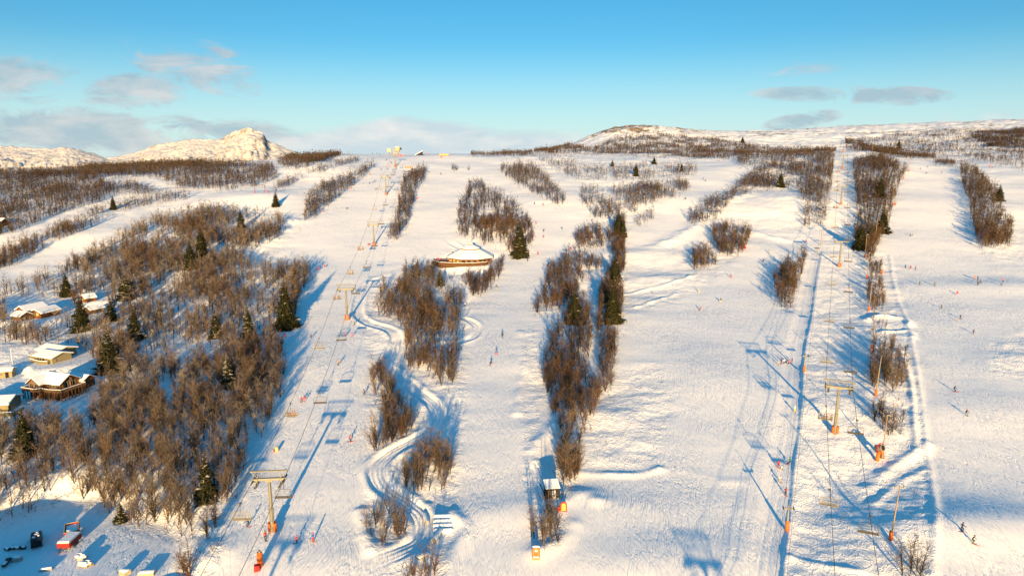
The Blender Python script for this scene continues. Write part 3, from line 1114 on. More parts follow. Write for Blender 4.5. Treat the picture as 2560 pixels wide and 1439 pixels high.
def mountains():
    sil = [(-300, 372), (-120, 362), (0, 365), (30, 367), (70, 369), (110, 372), (150, 371), (175, 370), (195, 373), (215, 379), (245, 388), (268, 396), (290, 393), (310, 388), (345, 380), (370, 371), (395, 362), (420, 358), (445, 354), (470, 350), (500, 349), (530, 350), (548, 349), (560, 346), (570, 338), (580, 332), (594, 328), (610, 323), (622, 318.5), (632, 322), (642, 327), (655, 331), (661, 338), (667, 350), (676, 356), (690, 360), (705, 367), (725, 375), (745, 384), (775, 395), (830, 410)]
    su = np.array([col_u(a, b) for a, b in sil])
    se = np.array([row_e(b) for a, b in sil])
    m_mt = mountain_material()
    nu, ny = 520, 170
    u = np.linspace(-1.0, -0.24, nu)
    Y = np.linspace(4300, 6700, ny)
    U, YY = np.meshgrid(u, Y, indexing='ij')
    X = U * YY
    yc = 5600.0
    crest = np.interp(u, su, se)[:, None] * yc
    t = np.clip((YY - 4300) / (yc - 4300), 0, 1)
    front = 0.36 * t + 0.64 * t ** 2.4
    base = -150.0
    back = np.clip((YY - yc) / 1100, 0, 1)
    prof = np.where(YY < yc, front, 1 - back ** 1.3 * 0.9)
    rg = 1 - np.abs(fbm(X / 260, YY / 330, 5, 71, 0.55))
    rg2 = fbm(X / 90, YY / 120, 4, 77, 0.6)
    amp = np.sin(np.clip(t, 0, 1) * math.pi) * 0.9 + 0.1
    Z = base + (crest - base) * prof + np.where(YY < yc, amp, 0.5) * (46 * (rg - 0.62) + 20 * rg2)
    # the cliff under the summit: its front stands nearer the crest line
    kk = np.exp(-((u - col_u(628, 340)) / 0.036) ** 2)[:, None]
    cl = np.clip((YY - 5050) / 500, 0, 1)
    Z = Z - kk * np.where(YY < yc, (1 - cl) * 42 * t, 0) + kk * 16 * rg2 * np.where(YY < yc, t, 0)
    ridge = (crest + 6.0 * fbm(X / 55, YY / 55, 4, 83, 0.6))[:, :]
    Z = np.where(np.abs(YY - yc) < 12, np.maximum(Z, ridge), np.minimum(Z, np.interp(u, su, se)[:, None] * YY + 2 * rg2))
    idx = np.arange(nu * ny, dtype=np.int32).reshape(nu, ny)
    q = np.stack([idx[:-1, :-1], idx[1:, :-1], idx[1:, 1:], idx[:-1, 1:]], -1).reshape(-1, 4)
    me = big_mesh('mountains', np.stack([X.ravel(), YY.ravel(), Z.ravel()], 1), q, [m_mt], True)
    o = bpy.data.objects.new('mountains', me)
    col.objects.link(o)
    struct(o)


mountains()


# ------------------------------------------------------------------ birches
def strip(P, Q, w, r):
    """a thin twig: flat quad from P to Q, tapered, turned at random about its own axis"""
    d = Q - P
    a = r.normal(size=d.shape)
    s = np.cross(d, a)
    s /= np.linalg.norm(s, axis=-1, keepdims=True) + 1e-9
    w = np.asarray(w)[..., None]
    return np.stack([P - s * w / 2, P + s * w / 2, Q + s * w * 0.25, Q - s * w * 0.25], 1)


def prism_np(P, Q, r0, r1, k=3):
    d = Q - P
    ref = np.array([0.31, 0.95, 0.05])
    a = np.cross(d, ref)
    a /= np.linalg.norm(a) + 1e-9
    b = np.cross(d, a)
    b /= np.linalg.norm(b) + 1e-9
    an = np.arange(k + 1) * 2 * np.pi / k
    ring = np.cos(an)[:, None] * a + np.sin(an)[:, None] * b
    A, B = P + ring * r0, Q + ring * r1
    return np.stack([A[:-1], A[1:], B[1:], B[:-1]], 1)


def birch_model(seed, stems, limbs, twigs, tw, fan=0.25, low=0.10, tall=1.0):
    """quads of a unit-height bare birch (height 1): (trunk quads, crown quads)"""
    r = np.random.default_rng(seed)
    trunk, crown = [], []
    for s in range(stems):
        hh = tall * (1.0 if s == 0 else r.uniform(0.6, 0.97))
        az = r.uniform(0, 2 * np.pi)
        lean = r.uniform(0.02, fan) * (0.5 if s == 0 else 1.0)
        n = 4 if limbs > 2 else 2
        pts = []
        for i in range(n + 1):
            t = i / n
            off = lean * (t ** 1.3)
            pts.append(np.array([np.cos(az) * off + r.normal(0, 0.008), np.sin(az) * off + r.normal(0, 0.008), hh * t]))
        for i in range(n):
            trunk.append(prism_np(pts[i], pts[i + 1], 0.0135 * (1 - 0.8 * i / n), 0.0135 * (1 - 0.8 * (i + 1) / n), 4 if limbs > 6 else 3))
        P = np.array(pts)
        for j in range(limbs):
            t = r.uniform(low, 0.97)
            k = min(int(t * n), n - 1)
            p0 = P[k] + (P[k + 1] - P[k]) * (t * n - k)
            az2 = r.uniform(0, 2 * np.pi)
            L = r.uniform(0.15, 0.32) * (1.15 - 0.6 * t)
            inc = r.uniform(0.4, 1.05)
            d = np.array([np.cos(az2) * np.sin(inc), np.sin(az2) * np.sin(inc), np.cos(inc)])
            p1 = p0 + d * L * 0.55
            d2 = d + np.array([0, 0, r.uniform(-0.05, 0.5)])
            d2 /= np.linalg.norm(d2)
            p2 = p1 + d2 * L * 0.55
            rr = 0.0055 * (1.1 - 0.5 * t)
            crown.append(prism_np(p0, p1, rr, rr * 0.65, 3))
            crown.append(prism_np(p1, p2, rr * 0.65, rr * 0.3, 3))
            m = max(1, twigs // limbs)
            q = r.random(m)[:, None]
            base = np.where(q < 0.5, p0 + (p1 - p0) * (0.25 + 1.5 * q), p1 + (p2 - p1) * (2 * q - 1))
            dd = d2 + r.normal(0, 0.55, (m, 3)) + np.array([0, 0, 0.15])
            dd /= np.linalg.norm(dd, axis=1, keepdims=True)
            ln = r.uniform(0.07, 0.19, m)[:, None]
            crown.append(strip(base, base + dd * ln, np.full(m, tw) * r.uniform(0.7, 1.3, m), r))
    return np.concatenate(trunk), np.concatenate(crown)


NEAR_MODELS = [birch_model(100 + i, 1 + (i % 3 == 0) + (i % 2 == 0), 14, 150, 0.0042, 0.26) for i in range(10)]
MID_MODELS = [birch_model(200 + i, 1 + (i % 2 == 0), 9, 72, 0.0080, 0.26) for i in range(10)]
FAR_MODELS = [birch_model(300 + i, 1, 5, 30, 0.016, 0.18) for i in range(8)]
VERY_FAR_MODELS = [birch_model(600 + i, 1, 2, 16, 0.042, 0.2) for i in range(8)]
BUSH_MODELS = [birch_model(400 + i, 3, 2, 16, 0.017, 0.6, 0.2) for i in range(8)]
FAR_BUSH_MODELS = [birch_model(450 + i, 2, 1, 6, 0.05, 0.7, 0.2) for i in range(8)]


SPRUCES = [
    (690, 516, 36, 'lone spruce on the bare snow crest throwing a shadow to its right', .06, 1),
    (206, 826, 84, 'tall dark spruce standing in front of the two small snow covered cabins', .06, .95),
    (279, 802, 58, 'snow flecked spruce just right of the two small cabins', .3, 1),
    (339, 848, 78, 'dark spruce in the frosted wood, right of the snow flecked one by the cabins', .06, .95),
    (276, 926, 98, 'large broad spruce in the wood right of the pale flat roofed house', .3, 1.15),
    (540, 842, 66, 'slender spruce in the middle of the big frosted wood, left of one about its size', .3, .85),
    (623, 848, 82, 'slender spruce in the big wood, between the wood edge giant and another slim one', .3, .8),
    (716, 818, 112, 'giant dark spruce at the edge of the wood beside the left piste', .06, .95),
    (572, 968, 80, 'spruce with a snow covered tip deep in the big wood', .85, .85),
    (66, 1138, 112, 'big dark spruce below the brown log lodge', .06, .95),
    (519, 1250, 118, 'tall dark spruce in the lower wood near the nearest left lift tower', .3, .8),
    (303, 1303, 50, 'small spruce wholly plastered in snow at the lower edge of the wood', .85, 1.2),
    (316, 748, 62, 'broad snow flecked spruce uphill of the two small cabins', .3, 1.2),
    (168, 738, 52, 'dark brownish spruce above the brown chalet', .06, 1.1),
    (478, 672, 66, 'left one of the tight spruce pair in the upper wood', .06, 1),
    (506, 645, 76, 'right and taller one of the tight spruce pair in the upper wood', .06, .95),
    (603, 572, 46, 'spruce near the top edge of the big wood under the rounded snow ridge', .06, .9),
    (284, 524, 34, 'spruce between the two left hand pistes', .06, .9),
    (1101, 712, 38, 'small spruce below the deck of the round restaurant', .3, 1),
    (1300, 642, 84, 'brownish bushy spruce right of the round restaurant', .06, .9),
    (1537, 705, 66, 'spruce in the narrow wood strip, uphill one of two at its right edge', .06, .95),
    (1532, 806, 104, 'tall spruce on the right edge of the central wood strip', .06, .85),
    (1436, 806, 82, 'bushy spruce in the middle of the central wood strip', .06, 1),
    (1546, 585, 56, 'spruce where the central wood strip begins, taller of two together', .06, .9),
    (1558, 592, 44, 'spruce where the central wood strip begins, shorter of two together', .06, .8),
    (2198, 492, 50, 'dark spruce inside the big wood right of the farther lift line', .06, 1),
    (2148, 622, 66, 'blackish spruce left of two in the lower part of the wood beside the farther lift', .06, 1),
    (2206, 582, 58, 'spruce behind a floodlight mast in the wood beside the farther lift', .06, 1.1),
    (2172, 600, 40, 'thin snow striped spruce between two blackish ones beside the farther lift', .3, .8),
    (2497, 502, 38, 'spruce standing out on the right of the wood at the far right piste', .06, 1.2),
    (1951, 468, 36, 'dark spruce in the wood left of the farther lift', .06, 1.1),
    (1856, 357, 15, 'small spruce alone on the open snow under the skyline', .06, 1.3),
    (1704, 428, 20, 'small slim spruce at the right end of the upper plateau bushes', .06, .9),
    (1635, 410, 18, 'broad small spruce on the upper plateau', .06, 1.2),
    (1531, 416, 16, 'small spruce on the upper plateau, leftmost of those standing apart', .06, 1.1),
    (1590, 440, 30, 'spruce among the plateau birches, dark against them', .06, .9),
    (2246, 372, 22, 'dark spruce behind the floodlights on the far hillside', .06, 1),
]
SPRUCE_BASES = [at(a[0], a[1]) for a in SPRUCES]


def scatter():
    """where the birches stand: positions by grove, found on the ground plan"""
    r = np.random.default_rng(23)
    N = 620000
    Y = np.sqrt(r.uniform(112 ** 2, 1560 ** 2, N))
    U = r.uniform(-0.93, 0.93, N)
    X = U * Y
    area = 0.93 * (1560 ** 2 - 112 ** 2)
    Z = gz(X, Y)
    px, py = project(X, Y, Z)
    blocked = np.zeros(N, bool)
    for c in CLEARINGS:
        blocked |= in_poly(px, py, c)
    for P, w in ((TRACK, 3.0), (LOOP, 2.2), (HUTROAD, 2.5), (TBAR, 5.0)):
        blocked |= np.abs(line_dist(X, Y, P, 8)) < w
    for x, y, rad, zz in PADS:
        blocked |= np.hypot(X - x, Y - y) < rad * 0.85
    for b, a in zip(SPRUCE_BASES, SPRUCES):  # no birch right against a spruce or just in front of it
        h = a[2] * depth_of(b) / FPX
        ux, uy = b.x / math.hypot(b.x, b.y), b.y / math.hypot(b.x, b.y)
        dx, dy = X - b.x, Y - b.y
        al = dx * ux + dy * uy
        blocked |= (al < 1.5) & (al > -0.9 * h) & (np.abs(dx * uy - dy * ux) < 0.24 * h)
    clump = fbm(X / 26, Y / 26, 3, 51)
    roll = r.random(N)
    out = []
    used = np.zeros(N, bool)
    for gi, (nm, poly, dens, hgt, frost, label) in enumerate(GROVES):
        k = in_poly(px, py, poly) & ~blocked & ~used
        top_px = hgt * FPX / (Y * CT - Z * ST)
        k &= in_poly(px, py - (0.2 if nm == 'T' else 0.62) * top_px, poly) | in_poly(px, py - 0.9 * top_px, [(a, b - 6) for a, b in poly])
        local = np.clip(1.0 + 1.9 * clump, np.where(Y < 205, 0.7, np.where(Y > 430, 0.03, 0.12)), 2.2) * np.where((Y < 330) & (nm == 'forest'), np.where(Y < 200, 1.35, 0.9), 1.0) if dens < 0.13 else np.clip(1.0 + 0.9 * clump, 0.35, 1.7)
        p = dens * (1.4 if dens < 0.13 else 1.3) * local * area / N
        k &= roll < p
        used |= k
        i = np.nonzero(k)[0]
        out.append((gi, i))
    # low shrubs over the rough snow
    rough = map_at(ROUGH_MAP, px, py)
    woodm = map_at(WOOD_MAP, px, py)
    i = np.nonzero(~used & ~blocked & ((rough > 0.35) | (woodm > 0.06)) & (roll < (0.004 + (0.05 + 0.10 * (Y < 330) * (px < 760)) * np.clip(woodm, 0, 1) + 0.10 * np.clip(woodm, 0, 1) * (woodm < 0.75) + 0.022 * np.clip((Y - 620) / 300, 0, 1) * (clump > -0.1)) * area / N))[0]
    return X, Y, Z, clump, out, i


SX, SY, SZ, SCL, SGROUP, SSHRUB = scatter()


def grow(models, x, y, z, h, rot, pick, tint, frost, which):
    """all the quads of many trees as arrays"""
    vs, ti, fr = [], [], []
    for m in range(len(models)):
        k = np.nonzero(pick == m)[0]
        if len(k) == 0:
            continue
        Q = np.concatenate(models[m]) if which is None else models[m][which]
        V = Q.reshape(-1, 3)
        n = len(V)
        isc = np.ones(n) if which is not None else np.concatenate([np.zeros(models[m][0].size // 3), np.ones(models[m][1].size // 3)])
        c, s = np.cos(rot[k])[:, None], np.sin(rot[k])[:, None]
        wx = h[k][:, None] * (1.0 + 0.5 * ((rot[k] * 7.13) % 1.0))[:, None]
        A = np.empty((len(k), n, 3), np.float32)
        A[:, :, 0] = x[k][:, None] + (V[:, 0] * c - V[:, 1] * s) * wx
        A[:, :, 1] = y[k][:, None] + (V[:, 0] * s + V[:, 1] * c) * wx
        A[:, :, 2] = z[k][:, None] - 0.08 + V[:, 2] * h[k][:, None]
        vs.append(A.reshape(-1, 3))
        ti.append(np.repeat(tint[k], n))
        hf = (frost[k][:, None] * (0.35 + 0.9 * V[None, :, 2]) * isc[None, :])
        fr.append(hf.ravel())
    return np.concatenate(vs), np.concatenate(ti), np.concatenate(fr)


def forest():
    r = np.random.default_rng(29)
    gi = np.concatenate([np.full(len(i), g) for g, i in SGROUP])
    ii = np.concatenate([i for g, i in SGROUP])
    x, y, z = SX[ii], SY[ii], SZ[ii]
    H0 = np.array([g[3] for g in GROVES])[gi]
    F0 = np.array([g[4] for g in GROVES])[gi]
    n = len(x)
    h = H0 * np.clip(r.normal(0.92, 0.27, n), 0.35, 1.5)
    rot = r.uniform(0, 2 * np.pi, n)
    clump = SCL[ii]
    tint = np.clip(0.42 + 0.34 * clump + r.normal(0, 0.36, n), 0, 1) * np.where(y > 430, 0.6, 1.0)
    frost = np.clip(F0 * (0.9 - 0.9 * clump) * r.uniform(0.3, 1.5, n), 0, 0.85)
    labelled = np.array([bool(g[5]) for g in GROVES])[gi]
    px, py = project(x, y, z)
    inframe = (px > 8) & (px < 2552) & (py < 1425)
    # the 300 that show largest are things of their own
    size = h / y * labelled * inframe
    single = np.argsort(-size)[:300]
    mask = np.zeros(n, bool)
    mask[single] = True
    print('birches', n, 'singles to distance', y[single].max())
    tm, cm = [], []
    for k, (tq, cq) in enumerate(NEAR_MODELS):
        for nm, Q, dst in (('trunk', tq, tm), ('crown', cq, cm)):
            V = Q.reshape(-1, 3)
            fr = 0.25 * np.clip(V[:, 2] - 0.2, 0, 1) if nm == 'crown' else np.full(len(V), 0.12)
            me = big_mesh(nm, V, np.arange(len(V), dtype=np.int32).reshape(-1, 4), [M_TWIG1], False, {'frost': fr})
            dst.append(me)
    for k in single:
        g = GROVES[gi[k]]
        t = thing('birch', g[5], 'birch', (x[k], y[k], z[k] - 0.08), rot[k], 'bare birches of the grove: ' + g[0])
        t.scale = (1.22 * h[k], 1.22 * h[k], h[k])
        m = int(r.integers(len(NEAR_MODELS)))
        for nm, me in (('trunk', tm[m]), ('crown', cm[m])):
            o = bpy.data.objects.new(nm, me)
            col.objects.link(o)
            o.parent = t
    parts = []
    for models, lo, hi in ((NEAR_MODELS, 0, 215), (MID_MODELS, 215, 430), (FAR_MODELS, 430, 720), (VERY_FAR_MODELS, 720, 9999)):
        k = np.nonzero(~mask & (y >= lo) & (y < hi))[0]
        parts.append(grow(models, x[k], y[k], z[k], h[k], rot[k], r.integers(0, len(models), len(k)), tint[k], frost[k], None))
        print('  lod', lo, len(k))
    i = SSHRUB
    m = len(i)
    print('shrubs', m)
    hs = r.uniform(0.6, 1.5, m) * (1 + 1.6 * r.random(m) ** 2 * (map_at(WOOD_MAP, *project(SX[i], SY[i], SZ[i])) > 0.2))
    tn, fz = np.clip(r.normal(0.55, 0.3, m), 0, 1), np.clip(r.normal(0.25, 0.2, m) + 0.35 * (SX[i] < -35) * (SY[i] < 360), 0, 0.95)
    sb = []
    for models, lo, hi in ((BUSH_MODELS, 0, 400), (FAR_BUSH_MODELS, 400, 9999)):
        q = np.nonzero((SY[i] >= lo) & (SY[i] < hi))[0]
        j = i[q]
        sb.append(grow(models, SX[j], SY[j], SZ[j], hs[q], r.uniform(0, 6.28, len(q)), r.integers(0, len(models), len(q)), tn[q], fz[q], None))
    for nm, P, lab in (('birch_woods', parts, 'bare brown birch woods covering the hillside between the pistes'), ('shrubs', sb, 'low twiggy shrubs poking out of the rough snow')):
        V = np.concatenate([p[0] for p in P])
        me = big_mesh(nm, V, np.arange(len(V), dtype=np.int32).reshape(-1, 4), [M_TWIG], False,
                      {'tint': np.concatenate([p[1] for p in P]), 'frost': np.concatenate([p[2] for p in P])})
        o = bpy.data.objects.new(nm, me)
        col.objects.link(o)
        o['kind'] = 'stuff'
        o['label'] = lab


forest()


# ------------------------------------------------------------------ spruces
def spruce_meshes(seed, snow):
    r = np.random.default_rng(seed)
    tb = MB()
    tb.tube([(0, 0, -0.03), (0, 0, 0.5), (0.004, 0, 1.0)], [0.022, 0.013, 0.002], 6)
    quads, qm = [], []
    layers = 30
    for L in range(layers):
        t = L / (layers - 1)
        z0 = 0.05 + 0.93 * t
        R = (0.235 * (1 - t) ** 0.9 + 0.012) * r.uniform(0.8, 1.15)
        nb = int(15 - 9 * t)
        a0 = r.uniform(0, 6.28)
        for b in range(nb):
            az = a0 + b * 2 * math.pi / nb + r.normal(0, 0.18)
            Rb = R * r.uniform(0.7, 1.15)
            d = np.array([math.cos(az), math.sin(az), 0])
            s = np.array([-math.sin(az), math.cos(az), 0])
            up = np.array([0, 0, 1.0])
            droop = r.uniform(0.15, 0.5)
            seg = 3
            prev = None
            white = r.random() < snow * (0.3 + 0.5 * t)
            for k in range(seg + 1):
                q = k / seg
                c = d * Rb * q + up * (z0 - Rb * droop * q ** 1.4 + 0.02 * (q > 0.9))
                w = Rb * (0.34 * math.sin(math.pi * min(q + 0.18, 1)) + 0.06)
                a, bb = c - s * w - up * w * 0.5, c + s * w - up * w * 0.5
                if prev is not None:
                    pa, pc, pb = prev
                    quads += [[pa, a, c, pc], [pc, c, bb, pb]]
                    qm += [1 if white and k > 1 else 0] * 2
                prev = (a, c, bb)
            # hanging sprays
            for k in range(3):
                q = r.uniform(0.35, 1.0)
                c = d * Rb * q + s * Rb * r.normal(0, 0.16) + up * (z0 - Rb * droop * q ** 1.4)
                v = up * -Rb * r.uniform(0.2, 0.42) + d * Rb * r.uniform(-0.05, 0.2)
                w = s * Rb * r.uniform(0.07, 0.15)
                quads.append([c - w, c + w, c + v + w * 0.4, c + v - w * 0.4])
                qm.append(0)
    V = np.array(quads).reshape(-1, 3)
    me = big_mesh('crown', V, np.arange(len(V), dtype=np.int32).reshape(-1, 4), [M_NEEDLE, M_FLECK])
    me.polygons.foreach_set('material_index', qm)
    tm = tb.mesh('trunk', M_BARK)
    return tm, me


SPRUCE_KINDS = {s: [spruce_meshes(500 + 10 * j + i, s) for i in range(3)] for j, s in enumerate((0.06, 0.3, 0.85))}


def spruce(px, py, hpx, label, snow=0.06, wide=1.0, i=0):
    p = at(px, py)
    h = 1.12 * hpx * depth_of(p) / FPX
    t = thing('spruce', label, 'spruce', p, random.uniform(0, 6.28), 'spruces')
    t.scale = (1.2 * h * wide, 1.2 * h * wide, h)
    tm, cm = SPRUCE_KINDS[snow][i % 3]
    for nm, me in (('trunk', tm), ('crown', cm)):
        o = bpy.data.objects.new(nm, me)
        col.objects.link(o)
        o.parent = t


for k, (px, py, hp, lab, sn, wd) in enumerate(SPRUCES):
    spruce(px, py, hp, lab, sn, wd, k)

# ------------------------------------------------------------------ paints for the built things
M_STEEL = paint('galvanised_steel', (0.215, 0.208, 0.17), 0.55, 0.10, 2.0)
M_STEEL_DK = paint('dark_steel', (0.055, 0.055, 0.055), 0.5, 0.2)
M_ROPE = paint('wire_rope', (0.05, 0.05, 0.05), 0.6, 0.1)
M_CHAIRPALE = paint('pale_chair_metal', (0.23, 0.215, 0.165), 0.45, 0.08)
M_CHAIRGREY = paint('grey_chair_tube', (0.12, 0.115, 0.10), 0.45, 0.08)
M_SEAT = paint('dark_seat_pad', (0.045, 0.042, 0.038), 0.6, 0.2)
M_ORANGE = paint('orange_padding', (0.62, 0.13, 0.02), 0.7, 0.15, 4.0)
M_RED = paint('red_paint', (0.40, 0.022, 0.02), 0.5, 0.15)
M_YELLOW = paint('yellow_panel', (0.50, 0.30, 0.07), 0.6, 0.15)
M_CREAM = paint('cream_paint', (0.40, 0.34, 0.22), 0.6, 0.1)
M_WHITE = paint('white_paint', (0.75, 0.74, 0.70), 0.5, 0.06)
M_CONC = paint('concrete', (0.30, 0.29, 0.27), 0.85, 0.2)
M_DARKIN = paint('dark_inside', (0.012, 0.012, 0.012), 0.9, 0.1)  # near-black stand-in for the shade inside openings, also used on doors
M_POLE = wood('pole_wood', (0.20, 0.14, 0.075), (0.34, 0.25, 0.14), (2, 2, 0.6))
M_LOG = wood('brown_log_wall', (0.07, 0.033, 0.014), (0.17, 0.082, 0.033))
M_LOGDK = wood('dark_log_wall', (0.045, 0.022, 0.010), (0.12, 0.06, 0.024))
M_CHALET = wood('chestnut_wall', (0.10, 0.040, 0.015), (0.20, 0.082, 0.028))
M_OLIVE = wood('pale_olive_wall', (0.17, 0.15, 0.085), (0.26, 0.23, 0.14))
M_SHED = wood('black_board_wall', (0.008, 0.007, 0.006), (0.024, 0.020, 0.016), (6, 6, 0.7))
M_DECK = wood('deck_boards', (0.085, 0.052, 0.027), (0.15, 0.095, 0.05))
M_HUT = wood('warm_hut_wall', (0.12, 0.048, 0.017), (0.24, 0.105, 0.036))


def glass(name, c=(0.02, 0.025, 0.03)):
    t = NT(name)
    t.base(c)
    t.b.inputs['Roughness'].default_value = 0.08
    t.b.inputs['Specular IOR Level'].default_value = 0.6
    return t.mat


M_GLASS = glass('window_glass')
M_GLASSLIT = glass('painted_sunlit_glass', (0.45, 0.36, 0.16))  # yellow pane colour, sunlight on the glass painted in


def e_to_h(p, py):
    """height above the ground point p that reaches pixel row py"""
    return p.y * row_e(py) - p.z


# ------------------------------------------------------------------ chairlifts
def tower_meshes(h, gauge, lattice=True, pad=True, wide=0.50):
    c = MB()
    c.tube([(0, 0, -0.6), (0, 0, h * 0.42), (0, 0, h * 0.44), (0, 0, h * 0.70), (0, 0, h - 0.1)], [wide, wide * 0.88, wide * 0.80, wide * 0.72, wide * 0.62], 14)
    c.tube([(0, 0, h * 0.405), (0, 0, h * 0.445)], [wide * 0.97, wide * 0.97], 14)
    a = MB()
    g = gauge / 2
    ld = MB()
    for s in (-0.2, 0.2):
        ld.tube([(s, -wide - 0.16, 2.4), (s, -wide * 0.62 - 0.16, h - 0.3)], 0.03, 4)
    for k in range(int((h - 3) / 0.45)):
        z = 2.6 + 0.45 * k
        yy = -0.16 - wide * (1 - 0.38 * (z - 2.4) / (h - 2.7))
        ld.tube([(-0.2, yy, z), (0.2, yy, z)], 0.022, 4)
    a.box((0, 0, h + 0.05), (gauge + 0.5, 0.62, 0.5))
    a.box((0, 0, h - 0.3), (1.5, 0.7, 0.4))
    a.box((-gauge * 0.42, 0, h - 0.05), (0.9, 0.9, 0.75))
    a.box((gauge * 0.42, 0, h - 0.05), (0.9, 0.9, 0.75))
    f = MB()
    if lattice:
        top = h + 1.75
        f.tube([(-g - 0.55, 0, top), (g + 0.55, 0, top)], 0.13, 6)
        f.box((0, 0.28, top + 0.05), (gauge + 1.1, 0.14, 0.14))
        for s in (-1, 1):
            f.tube([(s * (g - 0.9), 0, h + 0.3), (s * (g + 0.35), 0, top)], 0.10, 6)
            f.tube([(s * (g - 1.6), 0.3, h + 0.3), (s * (g - 1.2), 0.3, top)], 0.06, 5)
        f.tube([(-g + 0.4, 0.3, h + 0.95), (g - 0.4, 0.3, h + 0.95)], 0.045, 5)
        for k in range(5):
            x = -g + 0.8 + k * (gauge - 1.6) / 4
            f.tube([(x, 0.3, h + 0.3), (x, 0.3, h + 0.95)], 0.035, 5)
    tr = []
    for s in (-1, 1):
        m = MB()
        x = s * g
        m.box((x - s * 0.16, 0, h - 0.05), (0.10, 4.2, 0.22), 0)
        for k in range(8):
            y = -1.9 + k * 0.543
            m.tube([(x - 0.07, y, h - 0.12), (x + 0.07, y, h - 0.12)], 0.22, 10, 1)
        # the maintenance walkway that hangs beside the wheels
        m.box((x - s * 0.75, 0, h - 1.0), (0.55, 4.4, 0.06), 0)
        for yy in (-2.1, -0.7, 0.7, 2.1):
            m.tube([(x - s * 0.5, yy, h), (x - s * 0.5, yy, h - 1.0)], 0.035, 5, 0)
            m.tube([(x - s * 1.0, yy, h - 0.1), (x - s * 1.0, yy, h - 1.0)], 0.035, 5, 0)
        m.tube([(x - s * 1.0, -2.1, h - 0.1), (x - s * 1.0, 2.1, h - 0.1)], 0.035, 5, 0)
        tr.append(m)
    p = []
    if pad:
        for s in (-1, 1):
            m = MB()
            r = wide + 0.12
            pr = [(s * r * math.cos(t) * 1.15, r * math.sin(t)) for t in np.linspace(-1.1, 1.1, 7)]
            qr = [(s * (r + 0.16) * math.cos(t) * 1.15, (r + 0.16) * math.sin(t)) for t in np.linspace(-1.1, 1.1, 7)]
            vs, fs = [], []
            for z in (0.25, 2.1):
                vs += [(x, y, z) for x, y in pr] + [(x, y, z) for x, y in qr]
            for i in range(6):
                fs += [(7 + i, 8 + i, 22 + i, 21 + i), (i + 1, i, 14 + i, 15 + i), (14 + i, 21 + i, 22 + i, 15 + i), (i, i + 1, 8 + i, 7 + i)]
            fs += [(0, 7, 21, 14), (6, 20, 27, 13)]
            m.add(vs, fs)
            p.append(m)
    return c, a, f, tr, p, ld


def lift_tower(p, h, az, gauge, label, group, lattice=True, pad=True):
    t = thing('lift_tower', label, 'lift tower', p, az, group)
    c, a, f, tr, pd, ld = tower_meshes(h, gauge, lattice, pad)
    c.build('column', M_STEEL, t, True)
    a.build('crossarm', M_STEEL, t, bevel=0.04)
    ld.build('ladder', M_STEEL, t)
    if f.v:
        f.build('gantry_frame', M_STEEL, t)
    for m in tr:
        m.build('sheave_train', [M_STEEL, M_STEEL_DK], t)
    for m in pd:
        m.build('padding', M_ORANGE, t, True)
    return t


def chair_model(name, up):
    """a six seat chair hanging from the rope at its origin, its riders looking towards +y"""
    t = thing(name, 'chair', 'chair')
    hg = MB()
    hg.box((0, 0, 0.0), (0.28, 0.75, 0.26))
    hg.tube([(0, 0, 0), (0.05, -0.42, -0.35), (0.05, -0.52, -0.9), (0, -0.30, -1.45), (0, 0, -1.62)], 0.075, 6)
    hg.box((-0.22, 0.1, 0.06), (0.26, 0.3, 0.16))
    hg.build('hanger', M_STEEL_DK if not up else M_CHAIRGREY, t)
    pale = M_CHAIRPALE if up else M_CHAIRGREY
    f = MB()
    w = 1.72
    f.tube([(-w, 0.0, -3.45), (-w, -0.05, -2.0), (-w * 0.93, -0.05, -1.76), (-w * 0.5, -0.05, -1.64), (0, -0.05, -1.60), (w * 0.5, -0.05, -1.64), (w * 0.93, -0.05, -1.76), (w, -0.05, -2.0), (w, 0.0, -3.45)], 0.055, 7)
    f.tube([(-w, -0.02, -3.45), (w, -0.02, -3.45)], 0.055, 7)
    if up:
        f.tube([(-w * 0.9, -0.05, -1.92), (w * 0.9, -0.05, -1.92)], 0.05, 6)
    for s in (-1, 1):
        f.tube([(s * w, 0, -3.4), (s * w, 0.52, -3.38), (s * w, 0.55, -3.0)], 0.045, 6)
    f.build('frame', pale, t)
    b = MB()
    for k in range(3 if up else 1):
        b.box((0, -0.06 - 0.01 * k, -2.62 - k * 0.26), (3.36, 0.05, 0.09 if up else 0.06))
    b.build('backrest', pale, t)
    s = MB()
    for k in range(6):
        x = (k - 2.5) * 0.56
        if up:
            s.box((x, 0.25, -3.34), (0.53, 0.52, 0.09))
        else:
            s.box((x, 0.16, -3.26), (0.545, 0.10, 0.54))
    s.build('seat', M_SEAT, t, bevel=0.03)
    r = MB()
    if up:
        r.tube([(-1.5, 0.0, -2.3), (-1.5, 0.75, -2.75), (1.5, 0.75, -2.75), (1.5, 0.0, -2.3)], 0.03, 5)
        for x in (-1.1, -0.55, 0, 0.55, 1.1):
            r.tube([(x, 0.75, -2.75), (x, 0.8, -3.8), (x + 0.18, 0.8, -3.83), (x - 0.18, 0.8, -3.83)], 0.028, 5)
    else:
        r.tube([(-1.5, 0.0, -2.3), (-1.5, 0.30, -1.85), (1.5, 0.30, -1.85), (1.5, 0.0, -2.3)], 0.03, 5)
    r.build('safety_bar', pale, t)
    return t


CHAIR_UP = chair_model('lift_chair', True)
CHAIR_DOWN = chair_model('lift_chair', False)
USED = set()
RIDERS = []                                  # (point, bearing, label) filled while the chairs are hung


